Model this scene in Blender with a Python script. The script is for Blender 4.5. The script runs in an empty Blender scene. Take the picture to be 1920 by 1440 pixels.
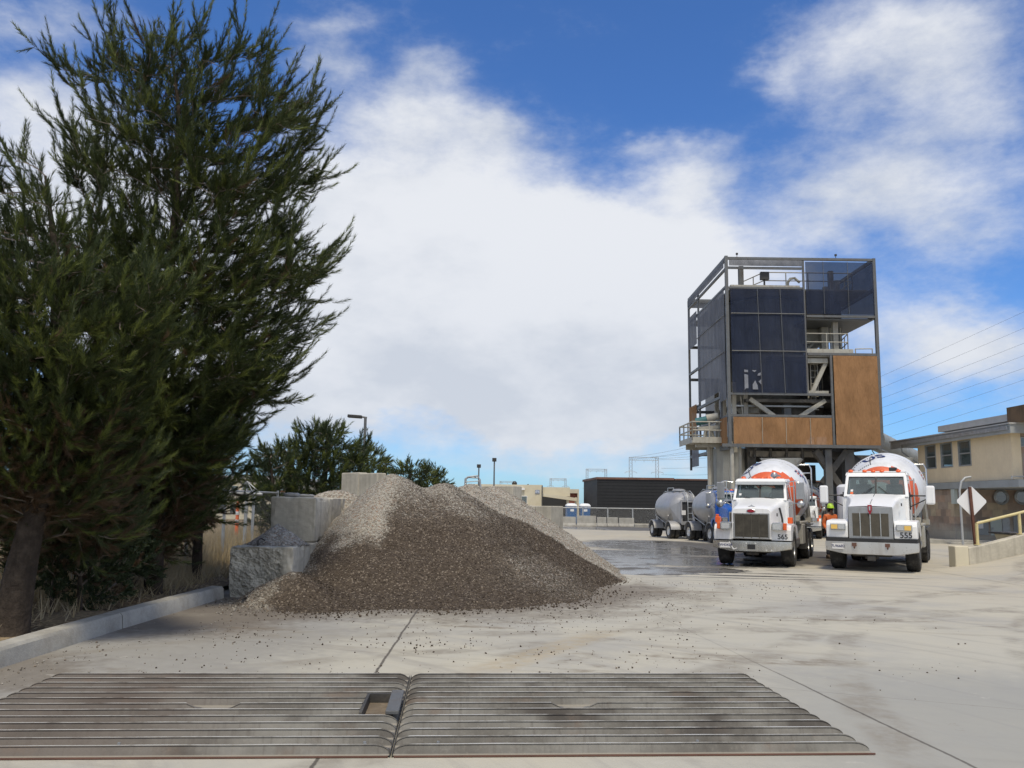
import bpy, bmesh, math, random
import numpy as np
from mathutils import Vector, Matrix, Euler, noise, kdtree

R = math.radians
random.seed(7)
C = bpy.context.scene.collection
SC = bpy.context.scene

# ------------------------------------------------------------------ camera
F, HC, CAMZ, ROLL = 1609.0, 942.0, 1.75, 0.013
PITCH = math.atan((HC - 720) / F)
cam_d = bpy.data.cameras.new('camera')
cam_d.sensor_width = 36.0
cam_d.lens = F / 1920 * 36.0
cam_d.clip_start, cam_d.clip_end = 0.1, 6000
cam = bpy.data.objects.new('camera', cam_d)
C.objects.link(cam)
CAMM = (Matrix.Rotation(math.pi / 2 + PITCH, 4, 'X') @ Matrix.Rotation(ROLL, 4, 'Z'))
cam.matrix_world = Matrix.Translation((0, 0, CAMZ)) @ CAMM
SC.camera = cam
CAM = Vector((0, 0, CAMZ))

def ray(px, py):
    return (CAMM.to_3x3() @ Vector(((px - 960) / F, (720 - py) / F, -1.0))).normalized()
def at(px, py, Y):
    d = ray(px, py)
    return CAM + d * (Y / d.y)
def at_x(px, py, x):
    d = ray(px, py)
    return CAM + d * (x / d.x)
def gz(y):
    return -0.009 * max(0.0, min(y, 120.0) - 30.0)
def ground(px, py):
    d = ray(px, py)
    z = 0.0
    for _ in range(12):
        t = (z - CAMZ) / d.z
        p = CAM + d * t
        z = gz(p.y)
    return p

# ------------------------------------------------------------------ node helper
class G:
    def __init__(s, tree):
        s.t = tree
        s.t.nodes.clear()
    def n(s, kind, **kw):
        x = s.t.nodes.new(kind)
        for k, v in kw.items():
            setattr(x, k, v)
        return x
    def set(s, sock, v):
        if isinstance(v, bpy.types.NodeSocket):
            s.t.links.new(v, sock)
        elif isinstance(v, (tuple, list, Vector)):
            v = tuple(v)
            if sock.type == 'RGBA' and len(v) == 3:
                v = v + (1.0,)
            sock.default_value = v
        else:
            if sock.type == 'RGBA':
                v = (v, v, v, 1)
            elif sock.type == 'VECTOR':
                v = (v, v, v)
            sock.default_value = v
    def m(s, op, a, b=0.0, c=None, clamp=False):
        x = s.n('ShaderNodeMath', operation=op, use_clamp=clamp)
        s.set(x.inputs[0], a)
        s.set(x.inputs[1], b)
        if c is not None:
            s.set(x.inputs[2], c)
        return x.outputs[0]
    def vm(s, op, a, b=(0, 0, 0)):
        x = s.n('ShaderNodeVectorMath', operation=op)
        s.set(x.inputs[0], a)
        s.set(x.inputs[1], b)
        return x.outputs['Value' if op in ('LENGTH', 'DOT_PRODUCT', 'DISTANCE') else 'Vector']
    def pos(s, which='Object'):
        return s.n('ShaderNodeTexCoord').outputs[which]
    def sep(s, v):
        x = s.n('ShaderNodeSeparateXYZ')
        s.set(x.inputs[0], v)
        return x.outputs
    def comb(s, a, b, c):
        x = s.n('ShaderNodeCombineXYZ')
        for i, q in enumerate((a, b, c)):
            s.set(x.inputs[i], q)
        return x.outputs[0]
    def noise(s, v, scale, detail=3.0, rough=0.55, dist=0.0, col=False):
        x = s.n('ShaderNodeTexNoise')
        s.set(x.inputs['Vector'], v)
        s.set(x.inputs['Scale'], scale)
        x.inputs['Detail'].default_value = detail
        x.inputs['Roughness'].default_value = rough
        x.inputs['Distortion'].default_value = dist
        return x.outputs[1 if col else 0]
    def vor(s, v, scale, feature='F1', out='Distance', rnd=1.0):
        x = s.n('ShaderNodeTexVoronoi', feature=feature)
        s.set(x.inputs['Vector'], v)
        x.inputs['Scale'].default_value = scale
        x.inputs['Randomness'].default_value = rnd
        return x.outputs[out]
    def sm(s, x, lo, hi, a=0.0, b=1.0):
        q = s.n('ShaderNodeMapRange', interpolation_type='SMOOTHSTEP')
        s.set(q.inputs[0], x)
        for i, v in enumerate((lo, hi, a, b)):
            s.set(q.inputs[1 + i], v)
        return q.outputs[0]
    def lin(s, x, lo, hi, a=0.0, b=1.0):
        q = s.n('ShaderNodeMapRange')
        s.set(q.inputs[0], x)
        for i, v in enumerate((lo, hi, a, b)):
            s.set(q.inputs[1 + i], v)
        return q.outputs[0]
    def mix(s, f, a, b, blend='MIX'):
        x = s.n('ShaderNodeMix', data_type='RGBA', blend_type=blend)
        s.set(x.inputs[0], f)
        s.set(x.inputs[6], a)
        s.set(x.inputs[7], b)
        return x.outputs[2]
    def bump(s, h, strength=0.3, dist=0.02):
        x = s.n('ShaderNodeBump')
        x.inputs['Strength'].default_value = strength
        x.inputs['Distance'].default_value = dist
        s.set(x.inputs['Height'], h)
        return x.outputs[0]
    def bsdf(s, col, rough=0.6, metal=0.0, normal=None, spec=0.5):
        x = s.n('ShaderNodeBsdfPrincipled')
        s.set(x.inputs['Base Color'], col)
        s.set(x.inputs['Roughness'], rough)
        s.set(x.inputs['Metallic'], metal)
        s.set(x.inputs['Specular IOR Level'], spec)
        if normal is not None:
            s.set(x.inputs['Normal'], normal)
        return x.outputs[0]
    def out(s, sh):
        o = s.n('ShaderNodeOutputMaterial')
        s.t.links.new(sh, o.inputs[0])

# ------------------------------------------------------------------ world: sky and clouds
SUN_EL, SUN_AZ = R(64), Vector((0.10, -0.99))          # towards the sun (x, y)
w = bpy.data.worlds.new('World')
SC.world = w
w.use_nodes = True
g = G(w.node_tree)
sky = g.n('ShaderNodeTexSky', sky_type='NISHITA', sun_disc=False)
sky.sun_elevation = SUN_EL
sky.sun_rotation = math.atan2(SUN_AZ.x, SUN_AZ.y)
sky.altitude = 0
sky.air_density, sky.dust_density, sky.ozone_density = 1.0, 0.3, 4.0
d = g.pos('Generated')
dx, dy, dz = g.sep(d)
dyc = g.m('MAXIMUM', dy, 0.12)
u = g.m('DIVIDE', dx, dyc)
v = g.m('DIVIDE', dz, dyc)
dn = g.vm('MULTIPLY', d, (1.0, 1.0, 1.9))
wob = g.noise(dn, 5.0, 5, 0.6, col=True)
ws = g.sep(wob)
u2 = g.m('ADD', u, g.m('MULTIPLY', g.m('SUBTRACT', ws[0], 0.5), 0.22))
v2 = g.m('ADD', v, g.m('MULTIPLY', g.m('SUBTRACT', ws[1], 0.5), 0.16))
BLOBS = [  # px, py, rx, ry, amount
    (760, 400, 330, 150, .9), (900, 520, 420, 190, 1.1), (560, 600, 360, 200, 1.1), (1240, 420, 130, 90, .75),
    (700, 700, 620, 110, .9), (1150, 640, 260, 170, 1.0), (1120, 760, 420, 50, .55),
    (1810, 180, 200, 210, .85), (1630, 340, 170, 110, .65), (1580, 120, 120, 140, .38), (1720, 60, 150, 90, .4),
    (1780, 620, 230, 80, .85), (1860, 700, 220, 90, .7), (1430, 520, 160, 60, .5), (1750, 420, 200, 60, .5),
    (60, 220, 160, 110, .85), (90, 40, 200, 70, .7), (0, 480, 260, 180, 1.0), (300, 420, 200, 200, .6),
    (620, 120, 75, 85, .62), (860, 140, 90, 70, .60), (800, 250, 170, 60, .5), (1225, 262, 70, 30, .52), (1460, 130, 50, 90, .45), (640, 30, 120, 30, .3), (1320, 330, 70, 60, .5), (960, 250, 60, 40, .4),
    (960, 875, 700, 30, .28), (1500, 870, 400, 40, .25),
]
tot = None
for (px, py, rx, ry, am) in BLOBS:
    q = ray(px, py)
    u0, v0, a, b = q.x / q.y, q.z / q.y, rx / F * 1.05, ry / F * 1.05
    e = g.m('ADD', g.m('POWER', g.m('MULTIPLY', g.m('SUBTRACT', u2, u0), 1 / a), 2.0),
            g.m('POWER', g.m('MULTIPLY', g.m('SUBTRACT', v2, v0), 1 / b), 2.0))
    e = g.m('MULTIPLY', g.m('EXPONENT', g.m('MULTIPLY', e, -1.0)), am)
    tot = e if tot is None else g.m('ADD', tot, e)
front = g.sm(dy, 0.1, 0.35)
tot = g.m('ADD', g.m('MULTIPLY', tot, front), g.m('MULTIPLY', g.m('SUBTRACT', 1.0, front), 0.85))
n1 = g.noise(dn, 4.6, 9, 0.66)
n2 = g.noise(dn, 13.0, 5, 0.6)
tx = g.m('ADD', g.m('MULTIPLY', g.m('SUBTRACT', n1, 0.5), 1.75), g.m('MULTIPLY', g.m('SUBTRACT', n2, 0.5), 0.35))
dens = g.sm(g.m('ADD', tot, tx), 0.08, 1.25, 0.0, 0.97)
veil = g.sm(g.m('ADD', tot, g.m('MULTIPLY', tx, .6)), 0.0, 1.3, 0.0, 0.35)
dens = g.m('MAXIMUM', dens, veil)
n3 = g.noise(g.vm('ADD', dn, (3.1, 1.7, 0.4)), 3.2, 5, 0.55)
lowgrey = g.sm(v, 0.34, 0.08)                                   # flatter, greyer bases low in the sky
shade = g.m('SUBTRACT', g.sm(g.m('ADD', n3, g.m('MULTIPLY', tx, .25)), 0.30, 0.62), g.m('MULTIPLY', lowgrey, 0.30), clamp=True)
ccol = g.mix(shade, (5.7, 6.1, 6.8), (7.6, 7.8, 8.2))
skyc = g.mix(1.0, sky.outputs[0], (0.60, 0.93, 1.36), 'MULTIPLY')
col = g.mix(dens, skyc, ccol)
bg = g.n('ShaderNodeBackground')
g.set(bg.inputs[0], col)
bg.inputs[1].default_value = 0.10
wo = g.n('ShaderNodeOutputWorld')
w.node_tree.links.new(bg.outputs[0], wo.inputs[0])

# ------------------------------------------------------------------ sun (thinly veiled: soft edged shadows)
sun_d = bpy.data.lights.new('sun', 'SUN')
sun_d.energy, sun_d.angle, sun_d.color = 2.6, R(9), (1.0, 0.90, 0.72)
sun = bpy.data.objects.new('sun', sun_d)
C.objects.link(sun)
sa = SUN_AZ.normalized()
SUN_DIR = Vector((sa.x * math.cos(SUN_EL), sa.y * math.cos(SUN_EL), math.sin(SUN_EL)))
sun.rotation_euler = SUN_DIR.to_track_quat('Z', 'Y').to_euler()
sun.location = SUN_DIR * 60

SC.view_settings.view_transform = 'Standard'
SC.view_settings.look = 'None'
SC.view_settings.exposure = 0.12
SC.view_settings.gamma = 1.0
SC.render.engine = 'CYCLES'
SC.cycles.max_bounces = 6
SC.cycles.diffuse_bounces = 3
SC.cycles.glossy_bounces = 3
SC.cycles.transparent_max_bounces = 12
SC.cycles.use_adaptive_sampling = True
SC.cycles.adaptive_threshold = 0.02

# ------------------------------------------------------------------ object helpers
def L(r, gg, b):
    f = lambda c: (c / 255 / 12.92) if c / 255 <= .04045 else ((c / 255 + .055) / 1.055) ** 2.4
    return (f(r), f(gg), f(b))

def tag(o, label=None, cat=None, group=None, kind=None):
    if label: o['label'] = label
    if cat: o['category'] = cat
    if group: o['group'] = group
    if kind: o['kind'] = kind
    return o

def thing(name, label, cat, loc=(0, 0, 0), rz=0.0, group=None):
    o = bpy.data.objects.new(name, None)
    o.empty_display_size = 0.2
    C.objects.link(o)
    o.location = loc
    o.rotation_euler = (0, 0, rz)
    return tag(o, label, cat, group)

def copy_tree(o, parent=None):
    c = o.copy()
    C.objects.link(c)
    c.parent = parent
    for ch in list(o.children):
        copy_tree(ch, c)
    return c

class MB:
    def __init__(s):
        s.v, s.f, s.mi = [], [], []
        s.cur = 0
    def add(s, vs, fs):
        o = len(s.v)
        s.v += [tuple(x) for x in vs]
        s.f += [tuple(i + o for i in f) for f in fs]
        s.mi += [s.cur] * len(fs)
        return s
    def box(s, c, d, rot=None):
        hx, hy, hz = d[0] / 2, d[1] / 2, d[2] / 2
        vs = [Vector((x, y, z)) for z in (-hz, hz) for y in (-hy, hy) for x in (-hx, hx)]
        if rot is not None:
            vs = [rot @ q for q in vs]
        c = Vector(c)
        return s.add([q + c for q in vs], [(0, 2, 3, 1), (4, 5, 7, 6), (0, 1, 5, 4), (2, 6, 7, 3), (0, 4, 6, 2), (1, 3, 7, 5)])
    def bx(s, x0, x1, y0, y1, z0, z1):
        return s.box(((x0 + x1) / 2, (y0 + y1) / 2, (z0 + z1) / 2), (abs(x1 - x0), abs(y1 - y0), abs(z1 - z0)))
    def rings(s, rings, closed=True, cap=True):
        n = len(rings[0])
        vs = [p for r in rings for p in r]
        fs = []
        for i in range(len(rings) - 1):
            for j in range(n if closed else n - 1):
                k = (j + 1) % n
                fs.append((i * n + j, i * n + k, (i + 1) * n + k, (i + 1) * n + j))
        if cap and closed:
            fs.append(tuple(range(n - 1, -1, -1)))
            fs.append(tuple((len(rings) - 1) * n + j for j in range(n)))
        return s.add(vs, fs)
    def cyl(s, p0, p1, r0, r1=None, n=12, cap=True):
        return s.tube([p0, p1], [r0, r0 if r1 is None else r1], n, cap)
    def tube(s, pts, r, n=8, cap=True):
        pts = [Vector(p) for p in pts]
        rs = r if isinstance(r, (list, tuple)) else [r] * len(pts)
        rings = []
        ref = None
        for i, p in enumerate(pts):
            t = (pts[min(i + 1, len(pts) - 1)] - pts[max(i - 1, 0)]).normalized()
            if ref is None:
                ref = Vector((0, 0, 1)) if abs(t.z) < .9 else Vector((1, 0, 0))
            a = t.cross(ref).normalized()
            b = a.cross(t).normalized()
            ref = b
            rings.append([p + (a * math.cos(q) + b * math.sin(q)) * rs[i] for q in [2 * math.pi * k / n for k in range(n)]])
        return s.rings(rings, True, cap)
    def beam(s, p0, p1, wd, hd):
        p0, p1 = Vector(p0), Vector(p1)
        t = (p1 - p0)
        ln = t.length
        q = t.to_track_quat('Y', 'Z').to_matrix()
        return s.box((p0 + p1) / 2, (wd, ln, hd), q)
    def lathe(s, prof, n=32, M=None, cap=False):
        # prof: (radius, axial) pairs, axis = local Z unless M moves it
        rings = []
        for (r, z) in prof:
            rr = [Vector((r * math.cos(2 * math.pi * k / n), r * math.sin(2 * math.pi * k / n), z)) for k in range(n)]
            rings.append([M @ q for q in rr] if M is not None else rr)
        return s.rings(rings, True, cap)
    def prism(s, poly, fn, a, b):
        # poly: 2-D outline; fn(u, v, w) -> point; extruded from w=a to w=b
        n = len(poly)
        vs = [fn(p[0], p[1], a) for p in poly] + [fn(p[0], p[1], b) for p in poly]
        fs = [tuple(range(n - 1, -1, -1)), tuple(range(n, 2 * n))]
        fs += [(i, (i + 1) % n, n + (i + 1) % n, n + i) for i in range(n)]
        return s.add(vs, fs)
    def quad(s, a, b, c, d):
        return s.add([a, b, c, d], [(0, 1, 2, 3)])
    def ring(s, a, b, c, d, u0, u1, v0, v1):
        # a quad a(bottom-left) b(br) c(tr) d(tl) with an opening; returns the opening's corners
        a, b, c, d = map(Vector, (a, b, c, d))
        f = lambda u, v: a.lerp(b, u).lerp(d.lerp(c, u), v)
        i = [f(u0, v0), f(u1, v0), f(u1, v1), f(u0, v1)]
        s.add([a, b, c, d] + i, [(0, 1, 5, 4), (1, 2, 6, 5), (2, 3, 7, 6), (3, 0, 4, 7)])
        return i
    def build(s, name, mats, parent=None, bev=0.0, smooth=0, solid=0.0, recalc=True, loc=None):
        me = bpy.data.meshes.new(name)
        me.from_pydata(s.v, [], s.f)
        if not isinstance(mats, (list, tuple)):
            mats = [mats]
        for q in mats:
            me.materials.append(q)
        if len(mats) > 1:
            me.polygons.foreach_set('material_index', s.mi)
        if recalc:
            bm = bmesh.new()
            bm.from_mesh(me)
            bmesh.ops.recalc_face_normals(bm, faces=bm.faces)
            bm.to_mesh(me)
            bm.free()
        if smooth:
            me.polygons.foreach_set('use_smooth', [True] * len(me.polygons))
            me.set_sharp_from_angle(angle=R(smooth))
        me.update()
        o = bpy.data.objects.new(name, me)
        C.objects.link(o)
        if parent is not None:
            o.parent = parent
        if loc is not None:
            o.location = loc
        if solid:
            md = o.modifiers.new('thickness', 'SOLIDIFY')
            md.thickness, md.offset = solid, -1
        if bev:
            md = o.modifiers.new('bevel', 'BEVEL')
            md.width, md.segments, md.limit_method, md.angle_limit = bev, 2, 'ANGLE', R(40)
        return o

def text_data(body, size):
    cu = bpy.data.curves.new('lettering', 'FONT')
    cu.body, cu.size = body, size
    cu.offset = size * .018
    cu.align_x, cu.align_y = 'CENTER', 'CENTER'
    ob = bpy.data.objects.new('lettering', cu)
    C.objects.link(ob)
    dg = bpy.context.evaluated_depsgraph_get()
    me = bpy.data.meshes.new_from_object(ob.evaluated_get(dg))
    vs = [v.co.copy() for v in me.vertices]
    fs = [tuple(p.vertices) for p in me.polygons]
    bpy.data.objects.remove(ob)
    bpy.data.curves.remove(cu)
    bpy.data.meshes.remove(me)
    return vs, fs

def text_on(body, size, origin, xdir, ydir, out=0.004):
    vs, fs = text_data(body, size)
    o, x, y = Vector(origin), Vector(xdir).normalized(), Vector(ydir).normalized()
    n = x.cross(y)
    m = MB()
    m.add([o + x * q.x + y * q.y + n * out for q in vs], fs)
    return m
# ------------------------------------------------------------------ materials
MATS = {}
def newmat(name):
    mt = bpy.data.materials.new(name)
    mt.use_nodes = True
    MATS[name] = mt
    return mt, G(mt.node_tree)

def pm(name, col, rough=0.6, metal=0.0, var=0.12, vs=2.0, dirt=None, damt=0.4, dscale=1.5, bump=0.0, bs=40.0, spec=0.5, streak=0.0):
    mt, g = newmat(name)
    p = g.pos()
    n1 = g.noise(p, vs, 4, .6)
    n2 = g.noise(p, vs * 9, 3, .6)
    k = g.m('ADD', g.m('MULTIPLY', n1, .65), g.m('MULTIPLY', n2, .35))
    a = tuple(c * (1 - var) for c in col)
    b = tuple(min(1, c * (1 + var)) for c in col)
    c = g.mix(g.sm(k, .3, .7), a, b)
    ro = g.lin(n2, .3, .7, max(0, rough - .08), min(1, rough + .08))
    if dirt is not None:
        dn = g.noise(p, dscale, 6, .68)
        if streak:
            dn2 = g.noise(g.vm('MULTIPLY', p, (6.0, 6.0, .35)), 1.0, 4, .6)
            dn = g.m('ADD', g.m('MULTIPLY', dn, 1 - streak), g.m('MULTIPLY', dn2, streak))
        f = g.m('MULTIPLY', g.sm(dn, .45, .68), damt)
        c = g.mix(f, c, dirt)
        ro = g.m('MAXIMUM', ro, g.m('MULTIPLY', f, .9))
    nm = g.bump(g.noise(p, bs, 4, .6), bump, 0.02) if bump else None
    g.out(g.bsdf(c, ro, metal, nm, spec))
    return mt

DUST = (0.34, 0.31, 0.26)
pm('white_paint', (.80, .80, .79), .32, 0, .03, 1.5, dirt=(.50, .47, .42), damt=.35, dscale=1.3, streak=.5)
pm('white_drum', (.72, .73, .74), .38, 0, .04, 1.2, dirt=(.47, .46, .43), damt=.5, dscale=1.1, streak=.3)
pm('orange_paint', (.66, .115, .035), .38, 0, .06, 2, dirt=(.5, .3, .22), damt=.25)
pm('blue_paint', (.012, .10, .42), .3, 0, .08, 2, dirt=(.2, .25, .32), damt=.2)
pm('navy_paint', (.015, .025, .11), .4, 0, .08, 6)
pm('chrome', (.62, .62, .60), .22, 1, .06, 3, dirt=(.30, .27, .23), damt=.45, dscale=2.5, streak=.4)
pm('bumper_chrome', (.60, .60, .585), .34, .6, .02, 2, dirt=(.40, .37, .33), damt=.5, dscale=2.2, streak=.5)
pm('dull_chrome', (.46, .46, .45), .36, .9, .1, 3, dirt=(.26, .24, .2), damt=.6, dscale=3, streak=.5)
pm('aluminium', (.40, .40, .405), .48, .45, .07, 2, dirt=(.30, .285, .26), damt=.5, dscale=1.2, streak=.6)
pm('galvanised', (.42, .44, .45), .5, .5, .15, 5, dirt=(.25, .22, .19), damt=.35, dscale=3)
pm('grille_dark', (.055, .05, .04), .5, .3, .2, 6, dirt=(.16, .145, .11), damt=.7, dscale=4)
pm('grille_bar', (.105, .095, .075), .6, .3, .15, 6, dirt=(.13, .115, .09), damt=.6, dscale=4)
pm('rubber', (.028, .027, .026), .85, 0, .2, 6, dirt=(.13, .12, .105), damt=.6, dscale=4, bump=.2, bs=60)
pm('black_plastic', (.02, .02, .021), .5, 0, .15, 5, dirt=(.09, .08, .07), damt=.3)
pm('dark_steel', (.055, .052, .048), .6, .3, .2, 4, dirt=(.17, .155, .13), damt=.6, dscale=3)
pm('grey_steel', (.135, .14, .142), .55, .3, .15, 3, dirt=(.13, .10, .075), damt=.5, dscale=2, streak=.5)
pm('pale_steel', (.40, .385, .33), .6, 0, .12, 2, dirt=(.22, .17, .12), damt=.55, dscale=1.6, streak=.6)
pm('silo_steel', (.33, .325, .29), .55, .1, .12, 1.5, dirt=(.15, .135, .11), damt=.65, dscale=.9, streak=.75)
pm('shade_steel', (.07, .066, .06), .7, .1, .2, 2, dirt=(.2, .18, .15), damt=.4, dscale=1.5)  # steel darkened to put the shade under and inside the tower into its colour
pm('amber_lens', (.75, .12, .025), .25, 0, .05, 4)
pm('yellow_lens', (.85, .55, .14), .15, 0, .05, 4)
pm('clear_lens', (.62, .64, .66), .08, .6, .1, 30)
pm('red_badge', (.30, .015, .03), .35, 0, .1, 8)
pm('plate_white', (.75, .74, .72), .5, 0, .05, 9, dirt=(.5, .46, .4), damt=.4)
pm('interior_dark', (.035, .036, .038), .7, 0, .15, 4)
pm('concrete', (.375, .365, .335), .9, 0, .14, 2.2, dirt=(.22, .2, .17), damt=.5, dscale=1.7, bump=.25, bs=30, spec=.25)
pm('rough_concrete', (.49, .46, .385), .95, 0, .25, 5, dirt=(.30, .285, .245), damt=.5, dscale=4, bump=.9, bs=14, spec=.15)
pm('wall_concrete', (.49, .455, .375), .9, 0, .16, 1.4, dirt=(.27, .245, .20), damt=.55, dscale=1.1, bump=.2, bs=25, spec=.2, streak=.65)
pm('kerb_concrete', (.37, .355, .315), .9, 0, .16, 3, dirt=(.2, .18, .15), damt=.5, dscale=1.4, bump=.3, bs=40, spec=.2)
pm('yellow_paint', (.62, .53, .26), .5, 0, .12, 5, dirt=(.4, .33, .22), damt=.5, dscale=4)
pm('brown_steel', (.13, .055, .035), .7, .2, .2, 8)
pm('sign_white', (.78, .78, .78), .4, 0, .03, 3, dirt=(.6, .58, .54), damt=.3)
pm('stucco', (.80, .67, .47), .9, 0, .06, .8, dirt=(.62, .49, .33), damt=.35, dscale=.6, bump=.15, bs=60, spec=.2, streak=.4)
pm('fascia_grey', (.35, .37, .37), .6, 0, .06, 1, dirt=(.2, .19, .18), damt=.3)
pm('roof_grey', (.44, .44, .43), .8, 0, .1, 1.5)
pm('cream_wall', (.60, .55, .42), .85, 0, .06, .3, dirt=(.46, .40, .30), damt=.35, dscale=.4, spec=.2)
pm('brick_red', (.27, .10, .07), .85, 0, .15, 1.5)
pm('black_cladding', (.010, .011, .013), .7, 0, .15, .3)
pm('rust_trim', (.14, .07, .05), .7, .1, .3, .6)
pm('potty_blue', (.02, .10, .27), .45, 0, .08, 3)
pm('potty_white', (.75, .76, .76), .45, 0, .04, 3)
pm('bark', (.068, .054, .042), .95, 0, .4, 9, dirt=(.028, .022, .018), damt=.75, dscale=8, bump=1.0, bs=26, spec=.15, streak=.6)
pm('limb_bark', (.22, .185, .15), .9, 0, .3, 9, spec=.2)
pm('twig', (.15, .115, .08), .9, 0, .3, 9, spec=.2)
pm('orange_cloth', (.72, .17, .05), .8, 0, .1, 6)
pm('lime_plastic', (.48, .72, .06), .35, 0, .05, 6)
pm('skin', (.30, .16, .10), .6, 0, .06, 6)
pm('dark_cloth', (.05, .055, .07), .85, 0, .15, 6)
pm('hair_black', (.012, .01, .009), .7, 0, .1, 6)
pm('boot_brown', (.09, .06, .04), .8, 0, .15, 6)
pm('cone_orange', (.80, .16, .04), .5, 0, .05, 3)
pm('teal_paint', (.03, .13, .14), .5, 0, .1, 4)
pm('lamp_dark', (.045, .043, .04), .5, .2, .1, 4)
pm('pale_green_door', (.52, .57, .53), .6, 0, .05, 2)
pm('mud', (.16, .125, .085), .9, 0, .2, 6, dirt=(.26, .21, .15), damt=.6, dscale=9, bump=.4, bs=40)
pm('rust_panel', (.16, .105, .06), .85, 0, .25, 1.2, dirt=(.06, .045, .03), damt=.8, dscale=1.6, streak=.7)
pm('pipe_white', (.38, .39, .39), .5, .2, .06, 4)

def dusty_paint():
    mt = MATS['white_paint']
    g = G(mt.node_tree)
    p = g.pos()
    x, y, z = g.sep(p)
    n = g.noise(p, 1.6, 6, .7)
    n2 = g.noise(g.vm('MULTIPLY', p, (7, 7, .5)), 1.0, 5, .65)
    nf = g.noise(p, 26, 3, .6)
    c = g.mix(g.sm(n, .35, .7, 0, .35), (.84, .84, .83), (.77, .77, .75))
    spl = g.m('MULTIPLY', g.sm(g.m('ADD', z, g.m('MULTIPLY', g.m('SUBTRACT', n, .5), 1.6)), 1.25, .45), g.sm(n2, .35, .65, .2, .75))   # cement splash thrown up by the wheels
    run = g.m('MULTIPLY', g.sm(n2, .58, .76), .22)
    k = g.m('MAXIMUM', spl, run)
    c = g.mix(k, c, (.46, .435, .38))
    c = g.mix(g.sm(nf, .66, .78, 0, .4), c, (.30, .28, .25))
    g.out(g.bsdf(c, g.lin(k, 0, 1, .28, .8), 0, None, .5))
dusty_paint()

def glassmat(name, tint, rough=.03, trans=.6, refl=1.0):
    mt, g = newmat(name)
    p = g.pos()
    dn = g.noise(p, 3.0, 4, .6)
    tr = g.n('ShaderNodeBsdfTransparent')
    g.set(tr.inputs[0], tint)
    df = g.n('ShaderNodeBsdfDiffuse')
    g.set(df.inputs[0], (.20, .245, .24))
    m1 = g.n('ShaderNodeMixShader')
    g.set(m1.inputs[0], g.lin(dn, .3, .7, 1 - trans - .05, 1 - trans + .08))
    g.t.links.new(tr.outputs[0], m1.inputs[1])
    g.t.links.new(df.outputs[0], m1.inputs[2])
    gl = g.n('ShaderNodeBsdfGlossy')
    g.set(gl.inputs['Roughness'], rough)
    fr = g.n('ShaderNodeFresnel')
    fr.inputs[0].default_value = 1.5
    m2 = g.n('ShaderNodeMixShader')
    g.set(m2.inputs[0], g.m('MULTIPLY', fr.outputs[0], refl, clamp=True))
    g.t.links.new(m1.outputs[0], m2.inputs[1])
    g.t.links.new(gl.outputs[0], m2.inputs[2])
    g.out(m2.outputs[0])
    return mt
glassmat('windshield_glass', (.66, .78, .76), trans=.68, refl=2.0)
glassmat('window_glass', (.42, .5, .48), trans=.62, refl=2.6)

def netmat(name, col, see, seam=None):
    mt, g = newmat(name)
    p = g.pos()
    n = g.noise(g.vm('MULTIPLY', p, (1, 1, .25)), 1.6, 5, .6)
    n2 = g.noise(p, 60.0, 2, .6)
    n3 = g.noise(p, .5, 3, .6)
    k = g.m('ADD', g.m('ADD', g.m('MULTIPLY', n, .5), g.m('MULTIPLY', n2, .2)), g.m('MULTIPLY', n3, .3))
    c = g.mix(g.sm(k, .3, .7), tuple(q * .78 for q in col), tuple(q * 1.25 for q in col))
    nm = g.bump(g.noise(g.vm('MULTIPLY', p, (2.2, 2.2, .5)), 1.0, 4, .6), .8, .3)
    sh = g.bsdf(c, 1.0, 0, nm, .03)
    tr = g.n('ShaderNodeBsdfTransparent')
    mx = g.n('ShaderNodeMixShader')
    g.set(mx.inputs[0], 1 - see)
    g.t.links.new(tr.outputs[0], mx.inputs[1])
    g.t.links.new(sh, mx.inputs[2])
    g.out(mx.outputs[0])
    return mt
netmat('blue_net', (.030, .038, .064), .19)
netmat('grey_net', (.18, .185, .20), .035)
netmat('hole_net', (.25, .26, .29), .1)
netmat('orange_net', (.295, .165, .082), .03)

def chainmat():
    mt, g = newmat('chain_link')
    p = g.pos()
    x, y, z = g.sep(p)
    s = g.m('ADD', x, y)
    def wire(a):
        f = g.m('FRACT', g.m('MULTIPLY', a, 1 / .07))
        return g.m('LESS_THAN', g.m('ABSOLUTE', g.m('SUBTRACT', f, .5)), .05)
    k = g.m('MAXIMUM', wire(g.m('ADD', s, z)), wire(g.m('SUBTRACT', s, z)))
    tr = g.n('ShaderNodeBsdfTransparent')
    sh = g.bsdf((.36, .36, .35), .5, .6)
    mx = g.n('ShaderNodeMixShader')
    g.set(mx.inputs[0], k)
    g.t.links.new(tr.outputs[0], mx.inputs[1])
    g.t.links.new(sh, mx.inputs[2])
    g.out(mx.outputs[0])
    return mt
chainmat()

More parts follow.
